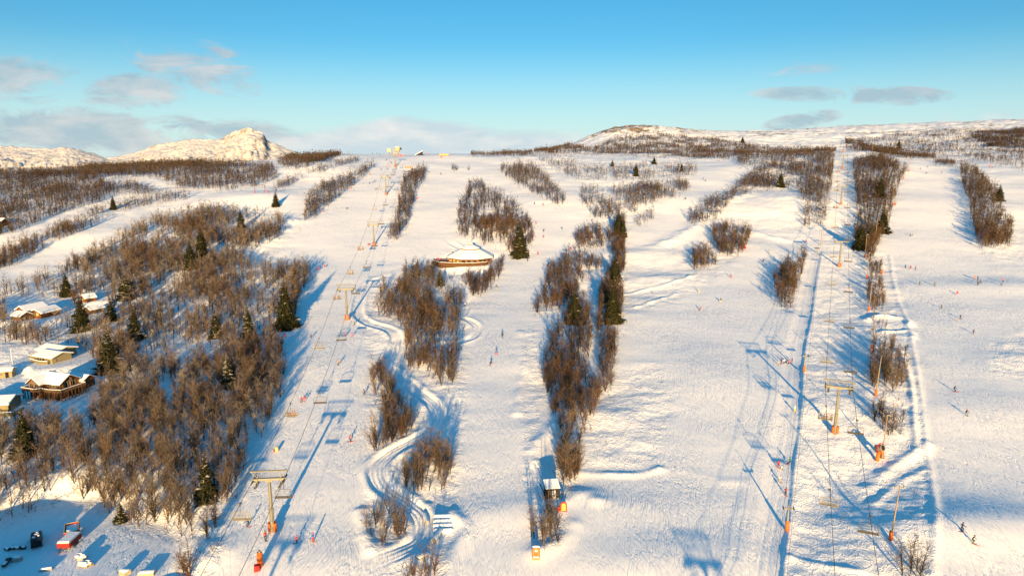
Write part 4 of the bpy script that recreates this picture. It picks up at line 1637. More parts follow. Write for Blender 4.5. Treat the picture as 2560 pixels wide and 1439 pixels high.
def hang_chair(up, pos, az, label, group):
    proto = CHAIR_UP if up else CHAIR_DOWN
    rz = az if up else az + math.pi
    if up not in USED:
        USED.add(up)
        proto.location = pos
        proto.rotation_euler = (0, 0, rz)
        proto['label'] = label
        proto['group'] = group
        return proto
    return dup(proto, label, group, pos, rz)


def rope_line(pts, sag):
    out = []
    for i in range(len(pts) - 1):
        a, b = pts[i], pts[i + 1]
        L = (b - a).length
        for k in range(24):
            t = k / 24
            p = a + (b - a) * t
            p.z -= 4 * sag * L * t * (1 - t)
            out.append(p)
    out.append(pts[-1])
    return out


def point_on_rope(rope, py, drop):
    """the place along a rope whose hanging chair is seen in row py"""
    best = None
    for i in range(len(rope) - 1):
        for k in range(6):
            p = rope[i] + (rope[i + 1] - rope[i]) * (k / 6)
            d = p.y * CT - (p.z - drop) * ST
            if d < 20:
                continue
            q = 719.5 - FPX * (p.y * ST + (p.z - drop) * CT) / d
            if best is None or abs(q - py) < best[0]:
                best = (abs(q - py), p, i)
    p, i = best[1], best[2]
    v = rope[i + 1] - rope[i]
    return p, math.atan2(v.y, v.x) - math.pi / 2


def lift(which, towers, below, gauge, top, sag, up_rows, down_rows, labels, riders, lattice_upto, group):
    pts = []
    for k, (px, py, arm) in enumerate(towers):
        p = at(px, py)
        pts.append((p, max(e_to_h(p, arm), 5.5)))
    bp = Vector((below[0], below[1], float(gz(below[0], below[1])[0])))
    pts.insert(0, (bp, below[2]))
    dirs = []
    for i in range(len(pts)):
        a = pts[max(i - 1, 0)][0]
        b = pts[min(i + 1, len(pts) - 1)][0] if i < len(pts) - 1 else top
        dirs.append(math.atan2(b.y - a.y, b.x - a.x) - math.pi / 2)
    tops = []
    for i, ((p, h), az) in enumerate(zip(pts, dirs)):
        lift_tower(p, h, az, gauge, labels[i], group + ' towers', i <= lattice_upto, True)
        tops.append((p + Vector((0, 0, h + 0.16)), az))
    ropes = []
    for s in (-1, 1):
        ln = []
        p0, az0 = tops[0]
        fw = Vector((-math.sin(az0), math.cos(az0), 0))
        ac = Vector((math.cos(az0), math.sin(az0), 0))
        ln.append(p0 - fw * 45 + ac * (s * gauge / 2) + Vector((0, 0, -4.0)))
        for p, az in tops:
            ln.append(p + Vector((math.cos(az), math.sin(az), 0)) * (s * gauge / 2))
        az = dirs[-1]
        ln.append(top + Vector((math.cos(az), math.sin(az), 0)) * (s * gauge / 2))
        ropes.append(rope_line(ln, sag))
    m = MB()
    for r in ropes:
        m.tube(r, 0.05, 5)
    o = m.build('haul_cable', M_ROPE)
    tag(o, labels[-1], 'cable')
    ordn = ['lowest', 'second', 'third', 'fourth', 'fifth', 'sixth', 'seventh', 'eighth', 'ninth', 'tenth', 'eleventh', 'twelfth', 'thirteenth', 'fourteenth', 'fifteenth']
    for side, rows, up in ((0, up_rows, True), (1, down_rows, False)):
        for k, (py, note) in enumerate(rows):
            pos, az = point_on_rope(ropes[side], py, 3.0 if not up else 2.8)
            nm = '%s %s chair of the %s' % (ordn[k], 'climbing' if up else 'descending', which)
            lab = '%s, %s' % (nm, note)
            hang_chair(up, pos, az, lab, group + ' chairs')
            n = riders.get(k, ()) if up else ()
            for q in n:
                c, s_ = math.cos(az), math.sin(az)
                lx, ly = (q - 2.5) * 0.56, 0.22
                RIDERS.append((pos + Vector((lx * c - ly * s_, lx * s_ + ly * c, -3.27)), az, nm, q, len(n)))
    return pts, ropes


L_TOP = at(994, 386)
R_TOP = at(2109, 376) + Vector((8, 22, 0))
L_LIFT = lift('nearer chairlift',
              [(682, 1328, 1197), (868, 800, 722), (935, 614, 562), (965, 488, 443), (988, 418, 384)],
              (-45.5, 60.0, 13.5), 6.3, Vector((L_TOP.x, L_TOP.y - 6, L_TOP.z + 5.2)), 0.018,
              [(1291, 'just left of the nearest tower'), (1034, 'riders on it, by the wood edge'), (866, 'below the second tower'), (744, 'riders on it, close to the second tower'), (681, 'riders on it, above the second tower'), (621, 'riders on it, beside the third tower foot'), (521, 'above the third tower'), (471, 'below the fourth tower head'), (415, 'below the top tower'), (389, 'beside the top tower head')],
              [(1238, 'hanging right of the nearest tower'), (1004, 'alone over the piste'), (848, 'over two pink skiers'), (731, 'beside the second tower head'), (667, 'left of the round restaurant'), (613, 'hiding the third tower foot'), (559, 'beside the third tower head'), (512, 'over open snow'), (466, 'beside the fourth tower shaft'), (436, 'above the fourth tower'), (410, 'in front of the top tower foot'), (388, 'right of the top tower')],
              ['lift tower of the nearer chairlift below the frame', 'nearest, tallest looking lift tower beside the wood, orange pads at its foot', 'second lift tower up the left piste, beside the start of the winding track', 'third lift tower up the left piste, left of the narrow birch island', 'fourth lift tower up the left piste, slender on the open snow', 'topmost lift tower of the nearer lift just under the summit terminal', 'thin haul cable of the nearer chairlift, looping over its towers'],
              {1: (1, 2, 3, 4), 3: (0, 1, 3, 4), 4: (1, 2, 4), 5: (0, 1, 2, 4)}, 5, 'nearer chairlift')
R_LIFT = lift('farther chairlift',
              [(2087, 1083, 968), (2098, 668, 604), (2102, 512, 464), (2106, 423, 389), (2108, 381, 360)],
              (37.5, 56.0, 13.0), 6.6, R_TOP + Vector((0, 0, 6)), 0.016,
              [(1256, 'beside the lower tow lift pole'), (1041, 'four riders on it, below the nearest tower head'), (901, 'over trampled snow'), (800, 'beside the tow track'), (709, 'just below the second tower'), (639, 'left of the second tower shaft'), (566, 'over the snow steps'), (517, 'left of the third tower foot'), (474, 'beside the third tower head'), (453, 'above the third tower'), (429, 'below the fourth tower foot')],
              [(1323, 'nearest the viewer of all'), (1079, 'right of the nearest tower foot'), (927, 'above the nearest tower'), (818, 'over trampled snow'), (727, 'above a long blue pole shadow'), (652, 'right of the second tower shaft'), (599, 'beside the second tower head'), (560, 'in the shade of the wood'), (518, 'right of the third tower foot'), (479, 'right of the third tower shaft'), (455, 'just above the third tower'), (430, 'right of the fourth tower foot'), (406, 'beside the fourth tower shaft')],
              ['lift tower of the farther chairlift below the frame', 'nearest lift tower of the right lift line, yellowish column with orange pads', 'second lift tower of the right line, standing just right of the tow track', 'third lift tower of the right line, between the two dark woods', 'fourth lift tower of the right line, at the top of the wood', 'last lift tower of the right line, peeping over the snowy brow', 'thin haul cable of the farther chairlift, looping over its towers'],
              {1: (0, 2, 3, 5), 7: (0, 1, 3, 4), 8: (0, 2, 3, 4), 9: (1, 2, 3), 10: (0, 2, 4), 6: (2,)}, 1, 'farther chairlift')


# ------------------------------------------------------------------ tow lift
def tow_pole(px, py, top_py, label, pad=True, big=False):
    p = at(px, py)
    h = e_to_h(p, top_py)
    t = thing('tow_lift_pole', label, 'tow lift pole', p, math.radians(-9), 'tow lift poles')
    c = MB()
    c.tube([(0, 0, -0.4), (0, 0, h)], [0.24, 0.16], 10)
    c.build('column', M_STEEL, t, True)
    a = MB()
    a.box((0, 0, h - 0.75), (2.1, 0.22, 0.24))
    a.tube([(0, 0, h - 0.2), (0.25, 0, h + 0.9), (0.05, 0, h + 1.6)], 0.05, 6)
    a.build('crossarm', M_STEEL, t)
    for s in (-1, 1):
        w = MB()
        w.box((s * 1.05, 0, h - 0.62), (0.12, 1.3, 0.16))
        for k in range(4):
            w.tube([(s * 1.05 - 0.06, -0.5 + k * 0.33, h - 0.7), (s * 1.05 + 0.06, -0.5 + k * 0.33, h - 0.7)], 0.15, 8)
        w.build('sheave_train', M_STEEL_DK, t)
    if pad:
        m = MB()
        m.tube([(0, 0, 0.2), (0, 0, 2.3)], [0.42, 0.36], 12)
        m.build('padding', M_ORANGE, t, True)
    return p, h


tp = [tow_pole(1967, 1326, 1262, 'lower tow lift pole, orange padded, beside the ploughed edge of the tow track'),
      tow_pole(2010, 930, 884, 'middle tow lift pole, orange padded, beside the skiers waiting on the piste'),
      tow_pole(2052, 612, 572, 'upper tow lift pole at the head of the tow track, yellow headed', False)]
m = MB()
lo = tp[0][0] + (tp[0][0] - tp[1][0]) * 0.75
q = [Vector((lo.x, lo.y, float(gz(lo.x, lo.y)[0]) + 6.0))] + [p + Vector((0, 0, h - 0.5)) for p, h in tp]
for s in (-1.05, 1.05):
    m.tube(rope_line([v + Vector((s, 0, 0)) for v in q], 0.012), 0.03, 5)
tag(m.build('tow_cable', M_ROPE), 'thin double cable of the tow lift along the ploughed track', 'cable')


def tow_end():
    p = at(2046, 640)
    t = thing('tow_lift_return', 'lattice frame with a return wheel at the head of the tow track', 'tow lift frame', p, 0.1)
    f = MB()
    for x, y in ((-1.2, 0), (1.2, 0), (-1.2, 3.0), (1.2, 3.0)):
        f.tube([(x, y, -0.4), (x * 0.6, y * 0.8 + 0.3, 4.2)], 0.10, 6)
    f.box((0, 1.5, 4.2), (2.2, 3.2, 0.18))
    f.tube([(-0.72, 0.3, 4.2), (-0.6, 0.3, 6.2), (0.6, 0.3, 6.2), (0.72, 0.3, 4.2)], 0.07, 6)
    f.build('frame', M_STEEL, t)
    w = MB()
    w.lathe([(0.15, 0.0), (1.1, -0.06), (1.18, 0.0), (1.1, 0.10), (0.15, 0.08)], 20, 0, (0, 1.3, 3.95))
    w.build('return_wheel', M_STEEL_DK, t, True)
    p = at(2064, 590)
    t = thing('signal_post', 'thin bare signal post right of the tow lift head', 'post', p)
    f = MB()
    f.tube([(0, 0, -0.3), (0, 0, 5.6)], 0.09, 6)
    f.box((0, 0, 5.4), (0.5, 0.2, 0.5))
    f.build('post', M_POLE, t)


tow_end()


# ------------------------------------------------------------------ floodlight masts along the right piste
def mast(px, py, top_py, label, lamp=True, pad=True, head='lamp', dx=0.0):
    p = at(px, py)
    h = max(e_to_h(p, top_py), 4.0)
    t = thing('floodlight_mast', label, 'floodlight mast', p, 0.0, 'floodlight masts along the right piste')
    c = MB()
    c.tube([(0, 0, -0.5), (dx * h, 0, h)], [0.17, 0.10], 8)
    c.build('pole', M_POLE, t, True)
    if lamp:
        a = MB()
        if head == 'lamp':
            a.box((0.35 + dx * h, -0.1, h + 0.02), (1.0, 0.5, 0.16), rot=Matrix.Rotation(0.35, 3, 'Y'))
            a.box((dx * h, 0, h - 0.05), (0.3, 0.2, 0.3))
        else:
            a.box((dx * h, 0, h - 0.4), (2.0, 0.12, 0.12))
            for s in (-1, 1):
                a.box((dx * h + s * 0.9, -0.05, h - 0.22), (0.42, 0.25, 0.3))
        a.build('lamp_head', M_STEEL, t)
    if pad:
        m = MB()
        m.tube([(0, 0, 0.15), (0.01, 0, 2.1)], [0.40, 0.36], 12)
        m.build('padding', M_ORANGE, t, True)
    return p


for a in (
    (2226, 1350, 1213, 'nearest floodlight mast, twin lamp bar on top and orange padded foot', True, True, 'twin', 0.06),
    (2204, 1146, 1037, 'floodlight mast rising right beside the orange snow gun', True, False, 'lamp', 0.03),
    (2189, 990, 892, 'floodlight mast in front of the long right birch clump', False, True, 'lamp', 0.04),
    (2179, 876, 792, 'floodlight mast standing alone on a cleared snow bank', False, True, 'lamp', 0.03),
    (2172, 777, 708, 'floodlight mast beside the small brown birch clump, uphill of the bank', True, True, 'lamp', 0.02),
    (2167, 697, 632, 'floodlight mast with a vivid orange foot, left of a lone orange tube', True, True, 'lamp', 0.0),
    (2162, 644, 586, 'floodlight mast at the lower tip of the right hand wood', True, True, 'lamp', 0.0),
    (2188, 603, 546, 'floodlight mast in the notch below the right hand wood', False, True, 'lamp', 0.0),
    (2211, 554, 510, 'floodlight mast against the edge of the wood, halfway up', False, True, 'lamp', 0.0),
    (2230, 513, 469, 'floodlight mast at the wood edge with a bulky orange base', False, True, 'lamp', 0.0),
    (2259, 448, 415, 'floodlight mast at the upper corner of the wood, left of a close pair', False, True, 'lamp', 0.0),
    (2272, 429, 396, 'floodlight mast at the upper corner of the wood, right of a close pair', True, True, 'lamp', 0.0),
    (2224, 390, 376, 'short looking floodlight mast on the brow, right of three', False, False, 'lamp', 0.0),
    (2180, 381, 358, 'floodlight mast on the brow, middle of three', False, False, 'lamp', 0.0),
    (2140, 373, 349, 'floodlight mast on the brow, nearest the last lift tower', False, True, 'lamp', 0.0),
):
    mast(*a)


def snow_gun():
    p = at(2197, 1146)
    t = thing('snow_gun', 'bright orange fan snow gun with padded legs beside the floodlight mast', 'snow gun', p, 0.5)
    t.scale = (1.3, 1.3, 1.3)
    for x, y, tip in ((-0.9, -0.3, 0.0), (0.9, -0.1, 0.0)):
        m = MB()
        m.tube([(x * 1.15, y, -0.1), (x * 0.75, y, 1.75)], [0.36, 0.30], 12)
        m.build('padded_leg', M_ORANGE, t, True)
    b = MB()
    R = Matrix.Rotation(math.radians(68), 3, 'X')
    prof = [(0.30, -0.85), (0.62, -0.8), (0.66, -0.2), (0.60, 0.5), (0.66, 0.62), (0.60, 0.66), (0.30, 0.66)]
    n = 20
    vs, fs = [], []
    for r, z in prof:
        for k in range(n):
            an = 2 * math.pi * k / n
            vs.append(R @ Vector((r * math.cos(an), r * math.sin(an), z)) + Vector((0, 0, 2.25)))
    for i in range(len(prof) - 1):
        for k in range(n):
            fs.append((i * n + k, i * n + (k + 1) % n, (i + 1) * n + (k + 1) % n, (i + 1) * n + k))
    fs.append(tuple(range(n)))
    fs.append(tuple(range((len(prof) - 1) * n, len(prof) * n)))
    b.add(vs, fs)
    b.build('fan_barrel', M_STEEL, t, True)
    d = MB()
    vs = [R @ Vector((0.52 * math.cos(2 * math.pi * k / n), 0.52 * math.sin(2 * math.pi * k / n), 0.68)) + Vector((0, 0, 2.25)) for k in range(n)]
    vs += [v - (R @ Vector((0, 0, 0.03))) for v in vs]
    d.add(vs, [tuple(range(n)), tuple(reversed(range(n, 2 * n)))] + [(i, (i + 1) % n, n + (i + 1) % n, n + i) for i in range(n)])
    d.build('fan_mouth', M_DARKIN, t)  # near-black disc painted as the shade of the barrel opening
    y = MB()
    y.tube([(-0.75, 0, 1.6), (-0.85, 0, 2.9), (0, 0, 3.15), (0.85, 0, 2.9), (0.75, 0, 1.6)], 0.11, 8)
    y.box((0, 0, 1.55), (1.9, 0.22, 0.22))
    y.build('yoke', M_RED, t)


snow_gun()


def small_box(px, py, w, d, h, mat, name, label, cat, rz=0.0, group=None, cap=True, capmat=None):
    """a low crate, tube or board: tapered, bevelled, with its settled snow as a part"""
    p = at(px, py)
    t = thing(name, label, cat, p, rz, group)
    b = MB()
    b.box((0, 0, h / 2 - 0.1), (w, d, h + 0.2), taper=0.96)
    b.box((0, -d / 2 - 0.02, h * 0.5), (w * 0.86, 0.05, h * 0.14))
    b.build('body', mat, t, bevel=min(w, d, h) * 0.08)
    if cap:
        s = MB()
        s.box((0, 0, h + 0.09), (w * 0.98, d * 0.98, 0.18), taper=0.8)
        s.build('snow_cap', M_CAP, t, True)
    return t


def padded_post(px, py, h, r, mat, name, label, cat, group=None):
    p = at(px, py)
    t = thing(name, label, cat, p, 0, group)
    b = MB()
    b.tube([(0, 0, -0.2), (0, 0, h * 0.5), (0, 0, h)], [r, r * 1.05, r * 0.9], 12)
    b.build('padding', mat, t, True)
    c = MB()
    c.tube([(0, 0, h), (0, 0, h * 1.18)], r * 0.4, 8)
    c.build('pipe', M_STEEL, t)
    return t


padded_post(2205, 684, 2.0, 0.45, M_ORANGE, 'snowmaking_hydrant', 'lone orange padded tube on the right piste edge, right of a mast', 'hydrant', 'snowmaking hydrants')
padded_post(2238, 512, 1.7, 0.42, M_ORANGE, 'snowmaking_hydrant', 'orange padded tube beside the bulky masted base at the wood edge', 'hydrant', 'snowmaking hydrants')
padded_post(651, 1414, 2.9, 0.55, M_ORANGE, 'snowmaking_hydrant', 'tall orange padded tube at the bottom edge with a red crate beside it', 'hydrant', 'snowmaking hydrants')
small_box(643, 1424, 1.1, 1.0, 1.1, M_RED, 'crate', 'red crate leaning against the orange padded tube at the bottom edge', 'crate', 0.3, None, False)


M_RUST = paint('rust_board', (0.34, 0.10, 0.035), 0.7, 0.2)
M_TAN = paint('tan_board', (0.30, 0.19, 0.09), 0.7, 0.2)


def play_gate(px, py, hpx, label, frame, panel, figure=None, box=None):
    """a painted board stand of the children's trail: frame, panel and foot"""
    p = at(px, py)
    h = hpx * depth_of(p) / FPX
    w = h * 0.62
    t = thing('trail_board', label, 'trail board', p, random.uniform(-0.2, 0.2))
    f = MB()
    n = 10
    out = [(-w / 2, -0.2), (-w / 2, h * 0.72)] + [(-w / 2 * math.cos(a), h * 0.72 + h * 0.28 * math.sin(a)) for a in np.linspace(0.2, math.pi - 0.2, n)] + [(w / 2, h * 0.72), (w / 2, -0.2)]
    f.prism(out, -0.10, 0.10)
    f.build('frame', frame, t)
    q = MB()
    q.prism([(x * 0.68, h * 0.10 + z * 0.78) for x, z in out if z > 0] + [(w * 0.34, h * 0.08), (-w * 0.34, h * 0.08)], -0.16, -0.103)
    q.build('panel', panel, t)
    if figure:
        g = MB()
        g.lathe([(0.02, 0.0), (w * 0.20, h * 0.05), (w * 0.24, h * 0.16), (w * 0.16, h * 0.27), (w * 0.17, h * 0.33), (w * 0.10, h * 0.42), (0.02, h * 0.45)], 14, 0, (0, -0.22, h * 0.25), 1, 0.5)
        g.build('figure', figure, t, True)
        s = MB()
        s.lathe([(w * 0.16, 0), (w * 0.15, h * 0.05), (w * 0.05, h * 0.09)], 12, 0, (0, -0.24, h * 0.64), 1, 0.6)
        s.build('snow_cap', M_CAP, t, True)
        s = MB()
        s.box((0, -0.35, h * 0.20), (w * 0.9, 0.45, 0.18), taper=0.8)
        s.build('snow_cap', M_CAP, t, True)
        s = MB()
        s.lathe([(w * 0.5, 0), (w * 0.42, 0.16), (w * 0.2, 0.26)], 12, 0, (0, 0, h * 0.96), 1, 0.35)
        s.build('snow_cap', M_CAP, t, True)
        b = MB()
        b.box((0, -0.32, h * 0.08), (w * 0.95, 0.5, h * 0.22))
        b.build('plinth', M_TAN, t)
    if box:
        b = MB()
        b.box((-w * 0.75, 0, h * 0.22), (w * 0.42, 0.5, h * 0.5))
        b.build('side_box', box, t, bevel=0.04)
    return t


play_gate(1340, 1394, 32, 'orange trail board with an orange figure, snow topped, below the birch thicket', M_RUST, M_TAN, M_ORANGE)
play_gate(1409, 1277, 26, 'red arched trail board with a yellow panel right of the dark shed', M_RED, M_YELLOW, None, M_RED)
play_gate(692, 1128, 13, 'small pale trail board with a red box at the wood edge', M_YELLOW, M_CREAM, None, M_RED)
for px, py, hp, lab in (
    (811, 669, 9, 'pinkish slope marker at the tip of the left wood, right of a pair'), (796, 676, 9, 'red slope marker at the tip of the left wood, left of a pair'),
    (1427, 626, 9, 'red slope marker board left of the small upper grove, right of the round restaurant'), (2015, 606, 7, 'pinkish red slope marker left of the tow lift head'),
    (875, 474, 7, 'orange slope marker beside the long left birch strip'), (806, 531, 6, 'orange slope marker below the long left birch strip'),
    (1042, 499, 7, 'red slope marker on the right flank of the lift line birch island'), (2474, 420, 8, 'red slope marker on the far right skyline piste'),
    (923, 438, 6, 'small orange slope marker near the top of the left birch strip'), (921, 615, 8, 'red slope marker at the foot of the third lift tower'),
):
    p = at(px, py)
    h = hp * depth_of(p) / FPX
    t = thing('slope_marker', lab, 'slope marker', p, 0.1, 'slope markers')
    b = MB()
    b.tube([(-0.35, 0, -0.2), (-0.35, 0, h)], 0.05, 6)
    b.tube([(0.35, 0, -0.2), (0.35, 0, h)], 0.05, 6)
    b.build('post', M_STEEL, t)
    b = MB()
    b.box((0, -0.06, h * 0.6), (0.8, 0.06, h * 0.6))
    b.build('board', M_RED if 'orange' not in lab else M_ORANGE, t, bevel=0.02)


def goal_frame(px, py, hpx, wpx, label, col_mat, base_mat):
    p = at(px, py)
    k = depth_of(p) / FPX
    h, w = hpx * k, wpx * k
    t = thing('frame_gate', label, 'frame gate', p, 0.1)
    f = MB()
    for s in (-1, 1):
        f.tube([(s * w / 2, 0, -0.3), (s * w / 2, 0, h)], 0.16, 7)
    f.tube([(-w / 2 - 0.3, 0, h), (w / 2 + 0.3, 0, h)], 0.18, 7)
    f.tube([(w / 2, 0, h * 0.95), (w / 2 + w * 0.4, 0.3, -0.2)], 0.09, 6)
    f.build('frame', col_mat, t)
    for s in (-1, 1, 1.75):
        b = MB()
        b.tube([(s * w / 2, -0.05, -0.1), (s * w / 2, -0.05, 1.4)], 0.3, 8)
        b.build('padding', base_mat, t, True)


goal_frame(650, 482, 19, 24, 'square wooden frame gate with red pads on the left snow crest', M_LOG, M_RED)
goal_frame(1857, 622, 9, 8, 'small red frame gate right of the round birch groves', M_RED, M_RED)


# ------------------------------------------------------------------ houses
class Vol:
    """one gabled block of a house, in the house's own frame"""

    def __init__(self, root, c, L, Wd, Hw, rise, rz, wall, over=0.55, snow=0.38, roofmat=None, back=None):
        self.root, self.L, self.W, self.H = root, L, Wd, Hw
        self.M = Matrix.Translation(Vector(c)) @ Matrix.Rotation(rz, 4, 'Z')
        w = MB()
        half = Wd / 2
        # pentagon section across y, extruded along x
        sec = [(-half, -1.2), (half, -1.2), (half, Hw), (0, Hw + rise), (-half, Hw)]
        vs = [(-L / 2, y, z) for y, z in sec] + [(L / 2, y, z) for y, z in sec]
        w.add(vs, [(4, 3, 2, 1, 0), (5, 6, 7, 8, 9)] + [(i, (i + 1) % 5, 5 + (i + 1) % 5, 5 + i) for i in range(5)])
        self.put(w, 'wall', wall)
        r = MB()
        s = MB()
        sl = rise / half
        for sg in (-1, 1):
            def slab(t0, t1, ov, inset):
                y0, y1 = 0.0, sg * (half + ov)
                z0, z1 = Hw + rise, Hw + rise - sl * (half + ov)
                e = L / 2 + ov * 0.9 - inset
                a = [(-e, y0, z0 + t0), (e, y0, z0 + t0), (e, y1, z1 + t0), (-e, y1, z1 + t0)]
                b = [(-e, y0, z0 + t1), (e, y0, z0 + t1), (e - 0.05, y1 - sg * 0.06, z1 + t1), (-e + 0.05, y1 - sg * 0.06, z1 + t1)]
                return a + b
            q = [(0, 3, 2, 1), (4, 5, 6, 7), (0, 1, 5, 4), (1, 2, 6, 5), (2, 3, 7, 6), (3, 0, 4, 7)]
            r.add(slab(0.02, 0.16, over, 0.0), q)
            s.add(slab(0.163, 0.163 + snow, over - 0.06, 0.06), q)
        ro = self.put(r, 'roof', roofmat or M_LOGDK)
        self.roof = ro
        so = self.put(s, 'snow_cap', M_CAP, ro, bevel=0.12)

    def put(self, mb, name, mat, parent=None, bevel=0.0):
        mb.v = [tuple(self.M @ Vector(p)) for p in mb.v]
        return mb.build(name, mat, parent or self.root, bevel=bevel)

    def window(self, side, u, z, w, h, pane=None, frame=None):
        """side '+x' '-x' '+y' '-y'; u along the wall"""
        def P(du, out, dz):
            if side[1] == 'x':
                s = 1 if side[0] == '+' else -1
                return (s * (self.L / 2 + out), u + du, z + dz)
            s = 1 if side[0] == '+' else -1
            return (u + du, s * (self.W / 2 + out), z + dz)

        def rect(m, du, dz, ww, hh, o0, o1):
            vs = [P(du + a * ww / 2, o, dz + b * hh / 2) for o in (o0, o1) for a, b in ((-1, -1), (1, -1), (1, 1), (-1, 1))]
            m.add(vs, [(0, 1, 2, 3), (7, 6, 5, 4), (0, 4, 5, 1), (1, 5, 6, 2), (2, 6, 7, 3), (3, 7, 4, 0)])
        f = MB()
        t = 0.09
        rect(f, 0, h / 2 - t / 2, w, t, -0.02, 0.06)
        rect(f, 0, -h / 2 + t / 2, w, t, -0.02, 0.06)
        rect(f, -w / 2 + t / 2, 0, t, h - 2 * t - 0.004, -0.02, 0.06)
        rect(f, w / 2 - t / 2, 0, t, h - 2 * t - 0.004, -0.02, 0.06)
        rect(f, 0, 0, t * 0.6, h - 2 * t - 0.004, -0.02, 0.05)
        fo = self.put(f, 'window', frame or M_CREAM)
        g = MB()
        rect(g, 0, 0, w - 2 * t, h - 2 * t, 0.0, 0.02)
        self.put(g, 'pane', pane or M_GLASS, fo)

    def door(self, side, u, w=0.95, h=2.05, mat=None):
        m = MB()
        if side[1] == 'x':
            s = 1 if side[0] == '+' else -1
            m.box((s * (self.L / 2 + 0.03), u, h / 2), (0.10, w, h))
        else:
            s = 1 if side[0] == '+' else -1
            m.box((u, s * (self.W / 2 + 0.03), h / 2), (w, 0.10, h))
        self.put(m, 'door', mat or M_LOGDK)

    def chimney(self, x, y, h=1.3, w=0.8):
        m = MB()
        zb = self.H * 0.8
        zt = self.H + (self.W / 2 - abs(y)) * 0.35 + h
        m.box((x, y, (zb + zt) / 2), (w, w, zt - zb))
        m.box((x, y, zt + 0.06), (w + 0.2, w + 0.2, 0.12))
        c = self.put(m, 'chimney', M_CONC, self.roof)
        s = MB()
        s.box((x, y, zt + 0.22), (w + 0.1, w + 0.1, 0.2), taper=0.7)


def deck(root, outline, z, base_z0, rail=True, mat=None, skirt=True):
    """a raised deck: outline in plan, floor height z; its railing with snow on the handrail"""
    n = len(outline)
    m = MB()
    vs = [(x, y, z) for x, y in outline] + [(x, y, z - 0.25) for x, y in outline]
    m.add(vs, [tuple(range(n)), tuple(reversed(range(n, 2 * n)))] + [(i, i + n, (i + 1) % n + n, (i + 1) % n) for i in range(n)])
    m.build('deck', mat or M_DECK, root)
    if skirt:
        s = MB()
        for i in range(n - 1):
            (x0, y0), (x1, y1) = outline[i], outline[i + 1]
            L = math.hypot(x1 - x0, y1 - y0)
            k = max(int(L / 0.5), 1)
            for j in range(k + 1):
                x, y = x0 + (x1 - x0) * j / k, y0 + (y1 - y0) * j / k
                if j % 3 == 0:
                    s.box((x * 0.97, y * 0.97, (z - 0.25 + base_z0) / 2), (0.24, 0.24, z - 0.25 - base_z0))
        s.build('support_posts', M_LOGDK, root)
    if rail:
        r = MB()
        sn = MB()
        for i in range(n - 1):
            (x0, y0), (x1, y1) = outline[i], outline[i + 1]
            L = math.hypot(x1 - x0, y1 - y0)
            an = math.atan2(y1 - y0, x1 - x0)
            c = ((x0 + x1) / 2, (y0 + y1) / 2)
            r.box((c[0], c[1], z + 0.98), (L + 0.05, 0.14, 0.08), rz=an)
            for q in (0.2, 0.45, 0.7):
                r.box((c[0], c[1], z + q), (L - 0.1, 0.04, 0.17), rz=an)
            for j in range(max(int(L / 1.6), 1) + 1):
                t = j / max(int(L / 1.6), 1)
                r.box((x0 + (x1 - x0) * t, y0 + (y1 - y0) * t, z + 0.47), (0.12, 0.12, 0.92), rz=an)
            sn.box((c[0], c[1], z + 1.10), (L + 0.02, 0.20, 0.16), rz=an, taper=0.9)
        ro = r.build('railing', mat or M_DECK, root)
        sn.build('snow_cap', M_CAP, ro)


def house_root(px, py, name, label, rz, dz=0.0):
    p = at(px, py)
    p.z += dz
    return thing(name, label, 'house', p, rz, None)


# the log lodge
R = house_root(142, 985, 'log_lodge', 'big brown log lodge with snowy crossed gables and a long railed deck', math.radians(-17), 0.8)
R.scale = (0.74, 0.74, 0.74)
b = MB()
b.box((0.2, -0.6, 0.8), (15.0, 9.4, 4.0))
b.build('basement_wall', M_LOGDK, R)
v = Vol(R, (0.8, 0.2, 2.85), 13.2, 8.4, 2.5, 2.5, 0.0, M_LOG, 0.95)
v.window('+x', -1.9, 1.35, 2.4, 2.2)
v.window('+x', 1.4, 1.35, 2.4, 2.2)
v.window('+x', -0.2, 3.35, 2.4, 1.1)
for k in range(4):
    v.window('-y', 0.3 + k * 1.45, 1.3, 1.15, 1.9)
v.door('-y', 5.7, 1.0, 2.1, M_DARKIN)
v.chimney(-4.6, 1.2, 1.6)
v.chimney(2.9, 2.2, 0.9)
v2 = Vol(R, (-3.6, -1.9, 2.85), 9.0, 6.0, 2.5, 2.2, math.radians(90), M_LOG, 0.95)
v2.window('-x', -1.3, 1.35, 2.0, 2.1)
v2.window('-x', 1.3, 1.35, 2.0, 2.1)
v2.window('-x', 0.0, 3.2, 1.6, 0.9)
v2.window('+y', 1.2, 1.3, 1.3, 1.9)
v3 = Vol(R, (4.6, 7.6, 1.6), 8.5, 6.0, 2.3, 1.5, math.radians(4), M_LOGDK, 0.7)
pm = MB()
for x in (-2.6, 0.0, 2.6):
    pm.tube([(7.4 + 0.65, x * 1.35 + 0.2, 2.8), (7.4 + 0.65, x * 1.35 + 0.2, 5.2 + (0 if x else 2.2))], 0.16, 8)
pm.build('porch_posts', M_LOG, R)
deck(R, [(-8.4, -1.5), (-8.4, -8.2), (-1.0, -8.6), (0.6, -6.8), (5.0, -7.2), (10.4, -6.2), (10.9, 4.6), (7.5, 4.6)], 2.8, -1.0)

